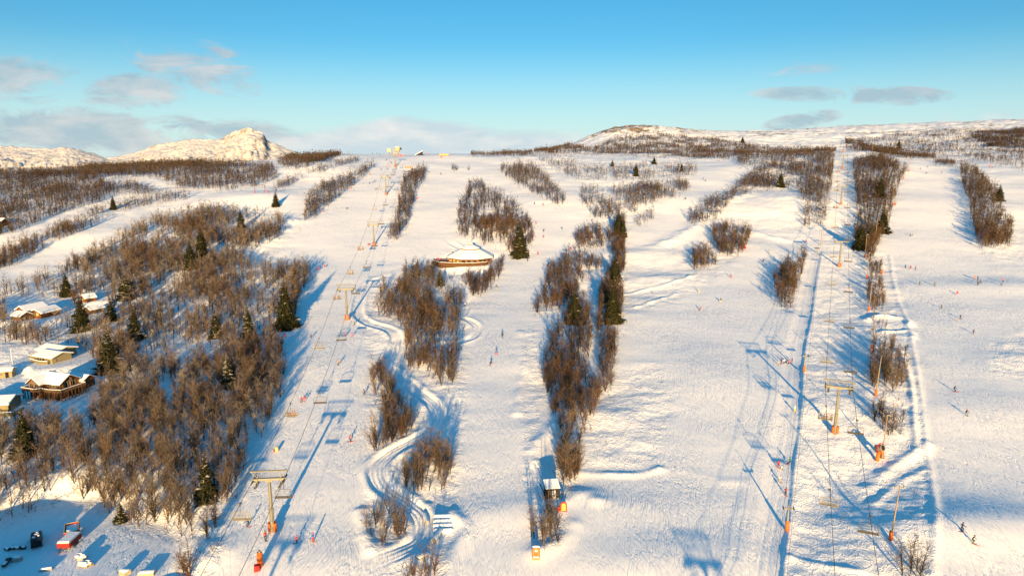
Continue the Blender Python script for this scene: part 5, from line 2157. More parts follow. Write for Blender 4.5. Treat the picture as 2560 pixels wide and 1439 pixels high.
# the pale house uphill of it
R = house_root(140, 893, 'pale_house', 'pale olive house with low snowy twin roofs and board fenced terrace', math.radians(-22))
R.scale = (0.9, 0.9, 0.9)
v = Vol(R, (-2.2, 2.2, 0.2), 10.5, 8.2, 2.5, 1.15, 0.0, M_OLIVE, 0.8, 0.42, M_OLIVE)
for k in range(4):
    v.window('-y', -4.2 + k * 1.25, 1.45, 0.9, 1.2)
v.window('-x', -1.6, 1.4, 1.4, 1.2)
v.chimney(-0.8, 0.4, 0.5, 0.9)
v2 = Vol(R, (2.6, -2.6, -0.3), 9.5, 7.4, 2.5, 1.1, math.radians(0), M_OLIVE, 0.8, 0.42, M_OLIVE)
v2.window('-y', -3.3, 1.3, 1.2, 1.4)
v2.window('-y', -1.8, 1.3, 1.2, 1.4)
v2.window('+x', -2.2, 1.3, 1.0, 1.5)
v2.door('-y', -0.3, 0.95, 2.0, M_DARKIN)
v2.chimney(1.2, 0.6, 0.4, 0.7)
deck(R, [(-8.6, 1.0), (-8.8, -4.4), (-3.4, -5.2), (-3.2, -7.6), (3.0, -8.4), (6.5, -7.6)], 0.2, -1.5, True, M_OLIVE, False)

# the brown chalet: three gables
R = house_root(96, 792, 'brown_chalet', 'chestnut brown chalet of three snowy gables with sunlit yellow windows', math.radians(75))
R.scale = (0.86, 0.86, 0.86)
v = Vol(R, (2.6, -1.4, 0), 10.0, 6.4, 2.4, 1.6, 0.0, M_CHALET, 0.7, 0.5)
v.window('-x', -1.1, 1.9, 1.3, 1.3, M_GLASSLIT)
v.window('-x', 1.1, 1.9, 1.3, 1.3, M_GLASSLIT)
v.window('-y', 2.5, 1.3, 1.4, 1.1)
v.door('-y', -0.8)
v2 = Vol(R, (0.6, 4.2, 0.9), 10.5, 5.8, 3.0, 1.6, math.radians(-4), M_CHALET, 0.7, 0.5)
v2.window('-x', 0, 2.6, 1.2, 1.1, M_GLASSLIT)
v2.window('-x', 0, 0.6, 1.3, 1.1, M_GLASSLIT)
v3 = Vol(R, (-5.6, 2.8, -0.2), 6.0, 5.4, 2.2, 1.4, math.radians(84), M_CHALET, 0.6, 0.5)
v3.window('-x', 0.9, 1.2, 1.0, 1.0, M_GLASSLIT)
v3.window('-x', -1.0, 1.2, 1.0, 1.0)

R = house_root(236, 780, 'small_cabin', 'small dark cabin under thick snow, lower of two behind a dark spruce', math.radians(65))
R.scale = (0.85, 0.85, 0.85)
v = Vol(R, (0, 0, 0), 7.2, 5.0, 1.9, 1.3, 0.0, M_LOG, 0.6, 0.6)
v.window('-y', 1.0, 1.1, 1.0, 0.9)
v.window('-y', 2.6, 1.1, 1.0, 0.9, M_GLASSLIT)
v.door('-y', -1.2)
R = house_root(222, 752, 'small_cabin', 'smaller cabin with a snowy gable, upper of two behind a dark spruce', math.radians(55))
R.scale = (0.85, 0.85, 0.85)
v = Vol(R, (0, 0, 0), 5.4, 4.4, 1.9, 1.4, 0.0, M_CHALET, 0.6, 0.55)
v.window('-x', 0, 1.1, 1.0, 0.9, M_GLASSLIT)
v.door('-y', 0.6)

R = house_root(18, 940, 'garden_shed', 'little pale olive garden shed with a flat snowy roof, left of the lodge', math.radians(18))
v = Vol(R, (0, 0, 0), 4.0, 3.4, 2.1, 0.45, 0.0, M_OLIVE, 0.5, 0.35, M_OLIVE)
v.door('-y', 0.6, 0.9, 1.8, M_DARKIN)
v.window('-y', -0.9, 1.2, 0.8, 0.9)
R = house_root(2, 1022, 'olive_house', 'low olive house half cut by the left frame edge, below the garden shed', math.radians(12))
v = Vol(R, (-2.5, 0.5, 0), 12.0, 7.5, 2.4, 1.1, 0.0, M_OLIVE, 0.8, 0.42, M_OLIVE)
v.window('-y', 1.5, 1.3, 1.4, 1.6)
v.window('-y', 3.6, 1.3, 1.0, 1.6)
deck(R, [(-6, -7.0), (6.2, -6.6), (6.8, -2.0)], 0.1, -1.4, True, M_OLIVE, False)
R = house_root(-6, 566, 'timber_cabin', 'brown timber cabin cut by the left frame edge beside the upper piste', math.radians(-12))
v = Vol(R, (0, 0, 0), 11.0, 7.0, 2.6, 2.2, 0.0, M_CHALET, 0.9, 0.5)
v.window('-y', 3.4, 1.4, 1.4, 1.2, M_GLASSLIT)
v.window('+x', 0, 1.4, 1.4, 1.2)

p = at(31, 908)
t = thing('flagpole', 'slim white flagpole without a flag above the garden shed', 'flagpole', p)
m = MB()
m.tube([(0, 0, -0.2), (0, 0, e_to_h(p, 870))], [0.09, 0.05], 8)
m.build('pole', M_WHITE, t, True)
m = MB()
m.lathe([(0.02, 0), (0.12, 0.08), (0.02, 0.18)], 10, 0, (0, 0, e_to_h(p, 870)))
m.build('finial', M_CREAM, t, True)


# ------------------------------------------------------------------ the round restaurant
def restaurant():
    p = at(1176, 655)
    t = thing('round_restaurant', 'low eight sided timber restaurant with a tiered snow covered roof and deck', 'restaurant', p, math.radians(22.5))
    w = MB()
    w.lathe([(12.0, -2.2), (12.0, 3.1)], 8)
    w.build('wall', M_HUT, t)
    for k in range(8):
        a0 = 2 * math.pi * (k + 0.5) / 8
        rr = 12.0 * math.cos(math.pi / 8)
        for j in (-1.6, 0, 1.6):
            f = MB()
            c = Vector((rr * math.cos(a0) - 2.0 * j * math.sin(a0) * 0.9, rr * math.sin(a0) + 2.0 * j * math.cos(a0) * 0.9, 1.9))
            f.box(c, (0.16, 2.0, 1.3), rz=a0)
            fo = f.build('window', M_LOG, t)
            g = MB()
            g.box(c + Vector((math.cos(a0), math.sin(a0), 0)) * 0.075, (0.04, 1.7, 1.05), rz=a0)
            g.build('pane', M_GLASSLIT if k in (3, 4) else M_GLASS, fo)
    r = MB()
    r.lathe([(13.4, 2.85), (13.4, 3.1), (5.0, 6.75), (5.0, 6.5)], 8)
    ro = r.build('roof', M_LOGDK, t)
    s = MB()
    s.lathe([(13.25, 3.12), (13.1, 3.42), (5.1, 7.08), (4.9, 6.8)], 8)
    s.build('snow_cap', M_CAP, ro, bevel=0.12)
    l = MB()
    l.lathe([(4.6, 6.4), (4.6, 7.45)], 8)
    l.lathe([(5.5, 7.3), (5.5, 7.5), (1.3, 9.0), (1.3, 8.8)], 8)
    l.lathe([(1.25, 8.8), (1.25, 9.6), (1.75, 9.6), (1.7, 9.75), (0.1, 10.2)], 8)
    lo = l.build('lantern', M_LOGDK, t)
    s = MB()
    s.lathe([(5.4, 7.52), (5.25, 7.82), (1.4, 9.35), (1.3, 9.1)], 8)
    s.build('snow_cap', M_CAP, lo, bevel=0.08)
    s = MB()
    s.lathe([(1.65, 9.77), (1.5, 10.0), (0.1, 10.45)], 8)
    s.build('snow_cap', M_CAP, lo, bevel=0.08)
    d = MB()
    an = math.radians(135 - 22.5)
    d.box((10.3 * math.cos(an), 10.3 * math.sin(an), 4.1), (4.6, 4.0, 1.5), rz=an)
    do = d.build('dormer', M_LOGDK, t)
    s = MB()
    s.box((10.3 * math.cos(an), 10.3 * math.sin(an), 5.0), (5.0, 4.4, 0.3), rz=an)
    s.build('snow_cap', M_CAP, do, bevel=0.1)
    # the deck in front and to the left, in the house's turned frame
    def pol(r, deg):
        q = math.radians(deg - 22.5)
        return (r * math.cos(q), r * math.sin(q))
    out = [pol(13.2, 165), pol(19.5, 172), pol(20.0, 195), pol(19.0, 218), pol(16.5, 240), pol(14.8, 262), pol(14.4, 285), pol(14.2, 308), pol(13.0, 318)]
    deck(t, out, 0.7, -3.2, True, M_LOG)
    sk = MB()
    vs = [(x * 0.985, y * 0.985, z) for x, y in out for z in (-3.0, 0.42)]
    sk.add(vs, [(2 * i, 2 * i + 2, 2 * i + 3, 2 * i + 1) for i in range(len(out) - 1)])
    sk.add([(x * 0.97, y * 0.97, z) for x, y, z in vs], [(2 * i, 2 * i + 2, 2 * i + 3, 2 * i + 1) for i in range(len(out) - 1)])
    sk.build('skirt_boards', M_LOGDK, t)
    return t, p


REST, REST_P = restaurant()


# ------------------------------------------------------------------ the summit terminal of the nearer lift, and what stands by it
def terminal():
    p = L_TOP
    t = thing('lift_terminal', 'pale cream lift terminal with rounded roof shells on the summit crest', 'lift terminal', p, 0.15)
    for y in (-4.5, 4.5):
        c = MB()
        c.box((0, y, 2.0), (1.2, 1.4, 5.2), taper=0.85)
        c.build('column', M_STEEL, t)
    s = MB()
    n = 12
    out = [(3.2 * math.copysign(abs(math.cos(a)) ** 0.6, math.cos(a)), 1.35 * math.copysign(abs(math.sin(a)) ** 0.7, math.sin(a))) for a in np.linspace(0, 2 * math.pi, n, endpoint=False)]
    vs, fs = [], []
    for y, k in ((-9.6, 0.55), (-9.0, 0.86), (-7.5, 1.0), (7.5, 1.0), (9.0, 0.86), (9.6, 0.55)):
        vs += [(x * k, y, 6.6 + z * k) for x, z in out]
    for i in range(5):
        for j in range(n):
            fs.append((i * n + j, i * n + (j + 1) % n, (i + 1) * n + (j + 1) % n, (i + 1) * n + j))
    fs += [tuple(range(n)), tuple(range(5 * n, 6 * n))]
    s.add(vs, fs)
    s.build('roof_shell', M_CREAM, t, True)
    s = MB()
    s.add([(x * 0.8, y, z) for x, y, z in [(a, b, c - 2.1) for a, b, c in vs]], fs)
    s.build('machine_housing', M_CREAM, t, True)
    sn = MB()
    sn.box((0, 0, 8.02), (4.6, 16.5, 0.34), taper=0.75)
    sn.build('snow_cap', M_CAP, t, True)
    w = MB()
    w.lathe([(0.3, 0.0), (3.0, -0.1), (3.15, 0.0), (3.0, 0.18), (0.3, 0.12)], 24, 0, (0, 5.0, 3.3))
    w.build('bullwheel', M_STEEL_DK, t, True)
    d = MB()
    d.box((3.6, 6.0, 6.2), (1.6, 5.0, 2.4))
    d.build('end_cover', M_STEEL_DK, t, bevel=0.3)
    fr = MB()
    for x in (-4.2, -2.4):
        fr.tube([(x, -9.5, 0), (x, -9.5, 4.6)], 0.15, 6)
    for z in (1.4, 2.6, 3.8, 4.6):
        fr.tube([(-4.4, -9.5, z), (2.6, -9.5, z)], 0.14, 6)
    fr.build('loading_frame', M_CREAM, t)
    q = Vector((p.x - 8.5, p.y - 4, float(gz(p.x - 8.5, p.y - 4)[0]) - 1.0))
    t = thing('control_cabin', 'square cream control cabin on a stilt left of the summit terminal', 'cabin', q, 0.1)
    b = MB()
    b.box((0, 0, 5.6), (3.8, 3.6, 3.4))
    b.build('wall', M_CREAM, t, bevel=0.1)
    b = MB()
    b.box((0, -1.85, 5.9), (2.6, 0.12, 1.6))
    b.build('window', M_GLASSLIT, t)
    b = MB()
    b.tube([(0, 0, -0.5), (0, 0, 4.0)], 0.6, 10)
    b.build('column', M_STEEL, t, True)
    b = MB()
    b.box((0, 0, 7.45), (4.4, 4.2, 0.25))
    b.build('roof', M_CREAM, t)


terminal()


def summit_things():
    p = at(1050, 388)
    t = thing('wedge_shed', 'dark wedge shaped shed with a snowy sloping roof on the summit', 'shed', p, 0.1)
    m = MB()
    m.add([(-6, -2.5, -0.5), (3, -2.5, -0.5), (3, -2.5, 4.4), (-6, 2.5, -0.5), (3, 2.5, -0.5), (3, 2.5, 4.4)], [(0, 1, 2), (5, 4, 3), (0, 3, 4, 1), (1, 4, 5, 2), (2, 5, 3, 0)])
    m.build('wall', M_SHED, t)
    m = MB()
    m.add([(-6.1, -2.7, -0.3), (3.2, -2.7, 4.55), (3.2, 2.7, 4.55), (-6.1, 2.7, -0.3), (-6.1, -2.7, 0.1), (3.1, -2.7, 4.9), (3.1, 2.7, 4.9), (-6.1, 2.7, 0.1)], [(3, 2, 1, 0), (4, 5, 6, 7), (0, 1, 5, 4), (1, 2, 6, 5), (2, 3, 7, 6), (3, 0, 4, 7)])
    m.build('snow_cap', M_CAP, t)
    p = at(1110, 391)
    t = thing('banner_fence', 'long yellow banner fence between two small firs on the summit', 'fence', p, 0.05)
    m = MB()
    m.box((0, 0, 1.6), (9.0, 0.08, 1.5))
    m.build('banner', M_YELLOW, t)
    m = MB()
    for x in (-4.6, 0, 4.6):
        m.tube([(x, 0.1, -0.3), (x, 0.1, 2.5)], 0.10, 6)
    m.build('posts', M_ORANGE, t)
    p = at(1020, 420)
    t = thing('safety_fence', 'short run of orange safety fence panels on the piste under the terminal', 'fence', p, 0.0)
    for k in range(3):
        m = MB()
        m.box((-2.4 + k * 2.3, 0.2 * k, 0.75), (1.7, 0.08, 1.5))
        m.build('panel', M_ORANGE, t)
    m = MB()
    for k in range(4):
        m.tube([(-3.4 + k * 2.2, 0.1, -0.3), (-3.4 + k * 2.2, 0.1, 1.8)], 0.07, 6)
    m.build('posts', M_WHITE, t)
    p = at(1001, 391)
    t = thing('safety_fence', 'red safety fence in front of the summit terminal', 'fence', p, 0.1)
    for k in range(3):
        m = MB()
        m.box((-2.2 + k * 2.0, 0, 1.1), (1.2, 0.08, 2.0))
        m.build('panel', M_RED, t)
    m = MB()
    for k in range(4):
        m.tube([(-3.1 + k * 2.0, 0.1, -0.3), (-3.1 + k * 2.0, 0.1, 2.3)], 0.07, 6)
    m.build('posts', M_WHITE, t)
    p = at(1111, 395)
    padded_post(1103, 395, 2.2, 0.5, M_ORANGE, 'snowmaking_hydrant', 'orange padded tube left of the yellow summit banner', 'hydrant', 'snowmaking hydrants')
    padded_post(1067, 387, 3.0, 0.4, M_ORANGE, 'snowmaking_hydrant', 'orange padded tube right of the dark wedge shed', 'hydrant', 'snowmaking hydrants')


summit_things()


# ------------------------------------------------------------------ the dark shed by the middle thicket
def dark_shed():
    p = at(1379, 1240)
    t = thing('dark_shed', 'small black boarded shed with a snowy pent roof and white door', 'shed', p, math.radians(8))
    m = MB()
    m.add([(-1.55, -1.1, -0.6), (1.55, -1.1, -0.6), (1.55, 1.3, -0.6), (-1.55, 1.3, -0.6), (-1.55, -1.1, 2.45), (1.55, -1.1, 2.45), (1.55, 1.3, 3.15), (-1.55, 1.3, 3.15)],
          [(3, 2, 1, 0), (4, 5, 6, 7), (0, 1, 5, 4), (1, 2, 6, 5), (2, 3, 7, 6), (3, 0, 4, 7)])
    m.build('wall', M_SHED, t)
    m = MB()
    m.add([(-1.8, -1.5, 2.36), (1.8, -1.5, 2.36), (1.8, 1.6, 3.27), (-1.8, 1.6, 3.27), (-1.8, -1.5, 2.47), (1.8, -1.5, 2.47), (1.8, 1.6, 3.38), (-1.8, 1.6, 3.38)],
          [(3, 2, 1, 0), (4, 5, 6, 7), (0, 1, 5, 4), (1, 2, 6, 5), (2, 3, 7, 6), (3, 0, 4, 7)])
    ro = m.build('roof', M_SHED, t)
    m = MB()
    m.add([(-1.75, -1.4, 2.51), (1.75, -1.4, 2.51), (1.75, 1.55, 3.38), (-1.75, 1.55, 3.38), (-1.65, -1.3, 2.72), (1.65, -1.3, 2.72), (1.65, 1.5, 3.57), (-1.65, 1.5, 3.57)],
          [(3, 2, 1, 0), (4, 5, 6, 7), (0, 1, 5, 4), (1, 2, 6, 5), (2, 3, 7, 6), (3, 0, 4, 7)])
    m.build('snow_cap', M_CAP, ro, bevel=0.08)
    m = MB()
    m.box((0.25, -1.13, 1.0), (0.8, 0.08, 2.0))
    m.build('door', M_WHITE, t)
    p2 = at(1368, 1243)
    t = thing('leaning_board', 'long dark board leaning against the left side of the black shed', 'board', p2, math.radians(8))
    m = MB()
    m.add([(-0.2, -1.3, -0.2), (0.0, -1.3, -0.2), (-1.2, 1.6, 2.3), (-1.4, 1.6, 2.3), (-0.2, -0.7, -0.2), (0.0, -0.7, -0.2), (-1.2, 2.2, 2.3), (-1.4, 2.2, 2.3)],
          [(3, 2, 1, 0), (4, 5, 6, 7), (0, 1, 5, 4), (1, 2, 6, 5), (2, 3, 7, 6), (3, 0, 4, 7)])
    m.build('plank', M_SHED, t)
    p3 = at(1402, 1243)
    t = thing('ski_rack', 'low rack with skis leaning at the right side of the black shed', 'ski rack', p3, math.radians(-20))
    m = MB()
    for x in (-1.1, 1.1):
        m.tube([(x, 0, -0.2), (x, 0, 1.1)], 0.07, 6)
    m.tube([(-1.1, 0, 1.0), (1.1, 0, 1.0)], 0.06, 6)
    m.build('frame', M_SHED, t)
    for k in range(5):
        m = MB()
        m.add([(-0.9 + k * 0.42, -0.6, -0.05), (-0.82 + k * 0.42, -0.6, -0.05), (-0.82 + k * 0.42, 0.1, 1.55), (-0.9 + k * 0.42, 0.1, 1.55),
               (-0.9 + k * 0.42, -0.57, -0.07), (-0.82 + k * 0.42, -0.57, -0.07), (-0.82 + k * 0.42, 0.13, 1.53), (-0.9 + k * 0.42, 0.13, 1.53)],
              [(3, 2, 1, 0), (4, 5, 6, 7), (0, 1, 5, 4), (1, 2, 6, 5), (2, 3, 7, 6), (3, 0, 4, 7)])
        m.build('ski', (M_RED, M_WHITE, M_YELLOW, M_STEEL_DK, M_CREAM)[k], t)


dark_shed()


# ------------------------------------------------------------------ pipes and rolls beside the winding track
def pipe(px, py, L, r, az, label):
    p = at(px, py)
    t = thing('concrete_pipe', label, 'pipe', p, az, 'snow capped concrete pipes')
    n = 20
    m = MB()
    vs, fs = [], []
    for rr, y in ((r, 0), (r, L), (r * 0.84, L), (r * 0.84, 0)):
        for k in range(n):
            a = 2 * math.pi * k / n
            vs.append((rr * math.cos(a), y, r * 0.8 + rr * math.sin(a)))
    for i in range(4):
        for k in range(n):
            fs.append((i * n + k, i * n + (k + 1) % n, ((i + 1) % 4) * n + (k + 1) % n, ((i + 1) % 4) * n + k))
    m.add(vs, fs)
    m.build('tube', M_CONC, t, True)
    m = MB()
    vs, fs = [], []
    for y, k0 in ((0.05, 0.9), (0.25, 1.0), (L - 0.25, 1.0), (L - 0.05, 0.9)):
        for k in range(9):
            a = math.radians(20 + 140 * k / 8)
            rr = r + 0.16 * k0 * math.sin(math.pi * k / 8)
            vs.append((rr * math.cos(a), y, r * 0.8 + rr * math.sin(a)))
    for i in range(3):
        for k in range(8):
            fs.append((i * 9 + k, i * 9 + k + 1, (i + 1) * 9 + k + 1, (i + 1) * 9 + k))
    m.add(vs, fs)
    m.build('snow_cap', M_CAP, t, True)
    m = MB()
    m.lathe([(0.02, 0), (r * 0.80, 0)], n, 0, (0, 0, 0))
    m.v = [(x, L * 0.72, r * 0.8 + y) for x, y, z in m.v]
    m.build('dark_bore', M_DARKIN, t)  # near-black disc standing in for the shade deep in the pipe


pipe(1067, 1312, 3.6, 0.55, math.radians(14), 'snow capped concrete pipe on the track bed, uphill one of two')
pipe(1084, 1358, 3.9, 0.6, math.radians(-14), 'snow capped concrete pipe beside the track, downhill one of two')
for k, (px, py) in enumerate(((1108, 1292), (1107, 1304), (1107, 1315), (1108, 1327))):
    p = at(px, py)
    t = thing('covered_roll', 'snow covered roll right of the pipes, %s in its stack of four' % ('topmost', 'second', 'third', 'lowest')[k], 'roll', p, math.radians(4), 'snow covered rolls')
    m = MB()
    m.tube([(-1.9, 0, 0.05), (1.9, 0, 0.05)], 0.52, 14)
    m.build('roll', M_CONC, t, True)
    m = MB()
    m.tube([(-2.0, 0, 0.05), (-1.7, 0, 0.12), (1.7, 0, 0.12), (2.0, 0, 0.05)], [0.46, 0.57, 0.57, 0.46], 14)
    m.build('snow_cap', M_CAP, t, True)
small_box(1056, 1389, 1.6, 2.6, 0.35, M_CONC, 'concrete_slab', 'flat concrete slab with thin snow at the lower track bend', 'slab', math.radians(-50))


# ------------------------------------------------------------------ the yard at the lower left
M_TRAILER = paint('darker_red_paint', (0.22, 0.016, 0.014), 0.6, 0.3)  # a darker, more mottled red than the other red paint


def dump_body(px, py, az, label, open_top, L=5.6, Wd=2.5, h=1.3):
    p = at(px, py)
    t = thing('red_trailer', label, 'trailer', p, az, 'red trailers in the yard')
    m = MB()
    th = 0.12
    z0 = 0.75
    m.box((0, 0, z0), (Wd, L, 0.2))
    for s in (-1, 1):
        m.box((s * (Wd / 2 - th / 2), 0, z0 + 0.1 + h / 2), (th, L, h))
    m.box((0, -L / 2 + th / 2, z0 + 0.1 + h / 2 - 0.003), (Wd - 2 * th, th, h))
    m.box((0, L / 2 - th / 2, z0 + 0.1 + h / 2 - 0.003), (Wd - 2 * th, th, h))
    for k in range(5):
        m.box((-Wd / 2 - 0.03, -L * 0.4 + k * L * 0.2, z0 + h / 2), (0.06, 0.1, h * 0.9))
        m.box((Wd / 2 + 0.03, -L * 0.4 + k * L * 0.2, z0 + h / 2), (0.06, 0.1, h * 0.9))
    m.build('body', M_TRAILER, t)
    rim = MB()
    for s in (-1, 1):
        rim.box((s * (Wd / 2 - 0.05), 0, z0 + h + 0.14), (0.2, L + 0.1, 0.08))
        rim.box((0, s * (L / 2 - 0.05), z0 + h + 0.145), (Wd + 0.1, 0.2, 0.08))
    rim.build('rim', M_CREAM, t)
    s = MB()
    if open_top:
        s.box((0, 0.2, z0 + 0.45), (Wd - 0.3, L - 0.3, 0.5), taper=0.9)
        s.box((-0.3, -1.6, z0 + 0.9), (0.5, 1.5, 0.4), 0, 0.5)
    else:
        s.box((0, 0, z0 + h + 0.28), (Wd - 0.12, L - 0.12, 0.3), taper=0.95)
    s.build('snow_load', M_CAP, t, bevel=0.08)
    for y in (-L * 0.12, L * 0.12):
        for sx in (-1, 1):
            w = MB()
            w.tube([(sx * Wd * 0.46 - 0.14, y, 0.42), (sx * Wd * 0.46 + 0.14, y, 0.42)], 0.45, 14, 0)
            w.build('wheel', M_STEEL_DK, t)
    d = MB()
    d.tube([(-0.6, -L / 2, 0.6), (0, -L / 2 - 1.6, 0.5), (0.6, -L / 2, 0.6)], 0.07, 6)
    d.build('drawbar', M_STEEL_DK, t)


dump_body(181, 1336, math.radians(30), 'red open topped trailer part filled with snow, uphill of two red trailers', True, 4.2, 2.6, 0.9)
dump_body(175, 1362, math.radians(2), 'red trailer with a flat snow covered top, nearer of two red trailers', False, 4.2, 2.5, 0.8)


def van():
    p = at(93, 1357)
    t = thing('dark_van', 'black van with patches of snow on its roof parked in the yard', 'van', p, math.radians(33))
    m = MB()
    sec = [(-2.5, 0.35), (2.5, 0.35), (2.5, 1.1), (2.2, 1.25), (1.4, 1.95), (-2.2, 2.0), (-2.5, 1.7)]
    n = len(sec)
    vs = []
    for x, k in ((-0.98, 0.0), (0.98, 0.0)):
        vs += [(x * (0.88 if z > 1.5 else 1.0), y, z) for y, z in sec]
    m.add(vs, [tuple(range(n)), tuple(reversed(range(n, 2 * n)))] + [(i, (i + 1) % n, n + (i + 1) % n, n + i) for i in range(n)])
    m.build('body', paint('black_car_paint', (0.012, 0.012, 0.014), 0.3, 0.1), t, bevel=0.08)
    g = MB()
    g.add([(-0.80, 2.225, 1.27), (0.80, 2.225, 1.27), (0.78, 1.50, 1.90), (-0.78, 1.50, 1.90)], [(0, 1, 2, 3)])
    g.v = [(x, y + 0.03, z + 0.02) for x, y, z in g.v]
    g.build('windscreen', M_GLASS, t)
    g = MB()
    g.box((0, -2.47, 1.45), (1.5, 0.06, 0.45))
    g.build('rear_window', M_GLASS, t)
    for s in (-1, 1):
        g = MB()
        g.box((s * 0.93, -0.2, 1.52), (0.10, 3.0, 0.42))
        g.build('side_window', M_GLASS, t)
        for y in (-1.55, 1.55):
            w = MB()
            w.tube([(s * 0.86 - 0.11, y, 0.33), (s * 0.86 + 0.11, y, 0.33)], 0.35, 16)
            w.build('wheel', M_STEEL_DK, t)
        l = MB()
        l.box((s * 0.75, 2.47, 0.85), (0.34, 0.08, 0.2))
        l.build('headlight', M_WHITE, t)
    sn = MB()
    for x, y, a, b in ((0.1, 0.2, 0.9, 0.7), (-0.4, -1.0, 0.5, 0.6), (0.45, -0.7, 0.4, 0.5), (0.2, 0.9, 0.6, 0.3)):
        sn.box((x, y, 2.03), (a, b, 0.1), 0, 0.4, taper=0.7)
    sn.build('snow_patches', M_CAP, t, True)


van()


def heap(px, py, label, name, cat, seed, n, spread_, r0, mat, lift_=0.25, lean=0.0):
    """several rounded pieces tumbled together under snow: one pile"""
    r = np.random.default_rng(seed)
    p = at(px, py)
    t = thing(name, label, cat, p, lean)
    a, s = MB(), MB()
    for k in range(n):
        x, y = r.uniform(-spread_, spread_), r.uniform(-spread_ * 0.5, spread_ * 0.5)
        rr = r0 * r.uniform(0.7, 1.2)
        L = r.uniform(0.8, 1.6)
        an = r.uniform(-0.5, 0.5)
        c, q = math.cos(an), math.sin(an)
        z = rr * 0.8 + (lift_ if k % 2 else 0)
        a.tube([(x - c * L / 2, y - q * L / 2, z), (x + c * L / 2, y + q * L / 2, z)], rr, 12)
        s.tube([(x - c * L / 2.1, y - q * L / 2.1, z + 0.1), (x + c * L / 2.1, y + q * L / 2.1, z + 0.1)], [rr * 0.9, rr * 0.95], 12)
    a.build('pieces', mat, t, True)
    s.build('snow_cap', M_CAP, t, True)


heap(200, 1395, 'heap of round bales under lumpy snow, uphill of the log pile', 'bale_heap', 'heap', 1, 6, 1.2, 0.42, M_CONC)
heap(212, 1413, 'pile of pale logs under snow in the sunny part of the yard', 'log_pile', 'log pile', 2, 9, 1.3, 0.24, M_POLE, 0.3)
heap(33, 1372, 'dark heap of old machine parts with snow on top in the shaded yard', 'scrap_heap', 'heap', 3, 5, 1.1, 0.35, M_STEEL_DK)
small_box(59, 1371, 0.8, 0.6, 0.5, M_STEEL_DK, 'crate', 'small dark crate right of the scrap heap in the yard', 'crate', 0.2)
small_box(45, 1401, 1.3, 0.9, 0.9, M_CONC, 'crate', 'tall grey crate with a snowy lid in the shaded yard', 'crate', 0.25)
small_box(115, 1424, 2.2, 0.8, 0.4, M_CONC, 'sledge_box', 'long low sledge box half buried in snow near the bottom edge', 'sledge', 0.35)
small_box(313, 1432, 1.7, 1.5, 0.7, M_CREAM, 'cable_drum_box', 'pale square crate with snow at the bottom edge, left of a wider one', 'crate', -0.5)
small_box(368, 1434, 2.9, 1.5, 0.6, M_CREAM, 'pallet_stack', 'wide pale crate with a thick snow lid at the bottom edge', 'crate', 0.12)


def snowmobile():
    p = at(18, 1410)
    t = thing('snow_machine', 'dark snowmobile standing in the shaded yard at the left edge', 'snowmobile', p, 0.2)
    m = MB()
    sec = [(-1.4, 0.25), (1.2, 0.25), (1.5, 0.5), (1.0, 0.95), (0.35, 1.0), (-0.2, 0.7), (-1.3, 0.75)]
    n = len(sec)
    vs = [(-0.35, y, z) for y, z in sec] + [(0.35, y, z) for y, z in sec]
    m.add(vs, [tuple(range(n)), tuple(reversed(range(n, 2 * n)))] + [(i, (i + 1) % n, n + (i + 1) % n, n + i) for i in range(n)])
    m.build('body', M_STEEL_DK, t, bevel=0.07)
    for s in (-1, 1):
        k = MB()
        k.add([(s * 0.5 - 0.08, 0.4, 0.02), (s * 0.5 + 0.08, 0.4, 0.02), (s * 0.5 + 0.08, 1.7, 0.02), (s * 0.5 - 0.08, 1.7, 0.02), (s * 0.5 - 0.08, 0.4, 0.06), (s * 0.5 + 0.08, 0.4, 0.06), (s * 0.5 + 0.08, 1.9, 0.22), (s * 0.5 - 0.08, 1.9, 0.22)],
              [(3, 2, 1, 0), (4, 5, 6, 7), (0, 1, 5, 4), (1, 2, 6, 5), (2, 3, 7, 6), (3, 0, 4, 7)])
        k.build('ski', M_STEEL_DK, t)
    k = MB()
    k.tube([(-0.4, 0.35, 1.15), (0, 0.5, 1.05), (0.4, 0.35, 1.15)], 0.03, 6)
    k.build('handlebar', M_STEEL_DK, t)
    k = MB()
    k.box((0, -0.7, 0.84), (0.5, 1.1, 0.18), taper=0.8)
    k.build('snow_cap', M_CAP, t, True)


snowmobile()


# ------------------------------------------------------------------ people
def stuff_colour(name, c):
    return paint('cloth_' + name, c, 0.75, 0.12, 6.0)


CL = {n: stuff_colour(n, c) for n, c in dict(
    red=(0.52, 0.03, 0.03), darkred=(0.22, 0.015, 0.02), pink=(0.62, 0.12, 0.16), salmon=(0.62, 0.20, 0.14), orange=(0.70, 0.20, 0.05), yellow=(0.72, 0.55, 0.06),
    blue=(0.04, 0.12, 0.42), navy=(0.018, 0.028, 0.07), teal=(0.04, 0.22, 0.22), green=(0.09, 0.12, 0.045), olive=(0.11, 0.095, 0.05), purple=(0.12, 0.03, 0.12),
    black=(0.016, 0.016, 0.018), grey=(0.13, 0.13, 0.13), white=(0.66, 0.64, 0.60), brown=(0.16, 0.08, 0.04), beige=(0.42, 0.33, 0.2)).items()}
M_SKIN = paint('skin', (0.42, 0.22, 0.14), 0.6, 0.06)
M_BOOT = paint('boots_and_gloves', (0.02, 0.02, 0.022), 0.6, 0.2)


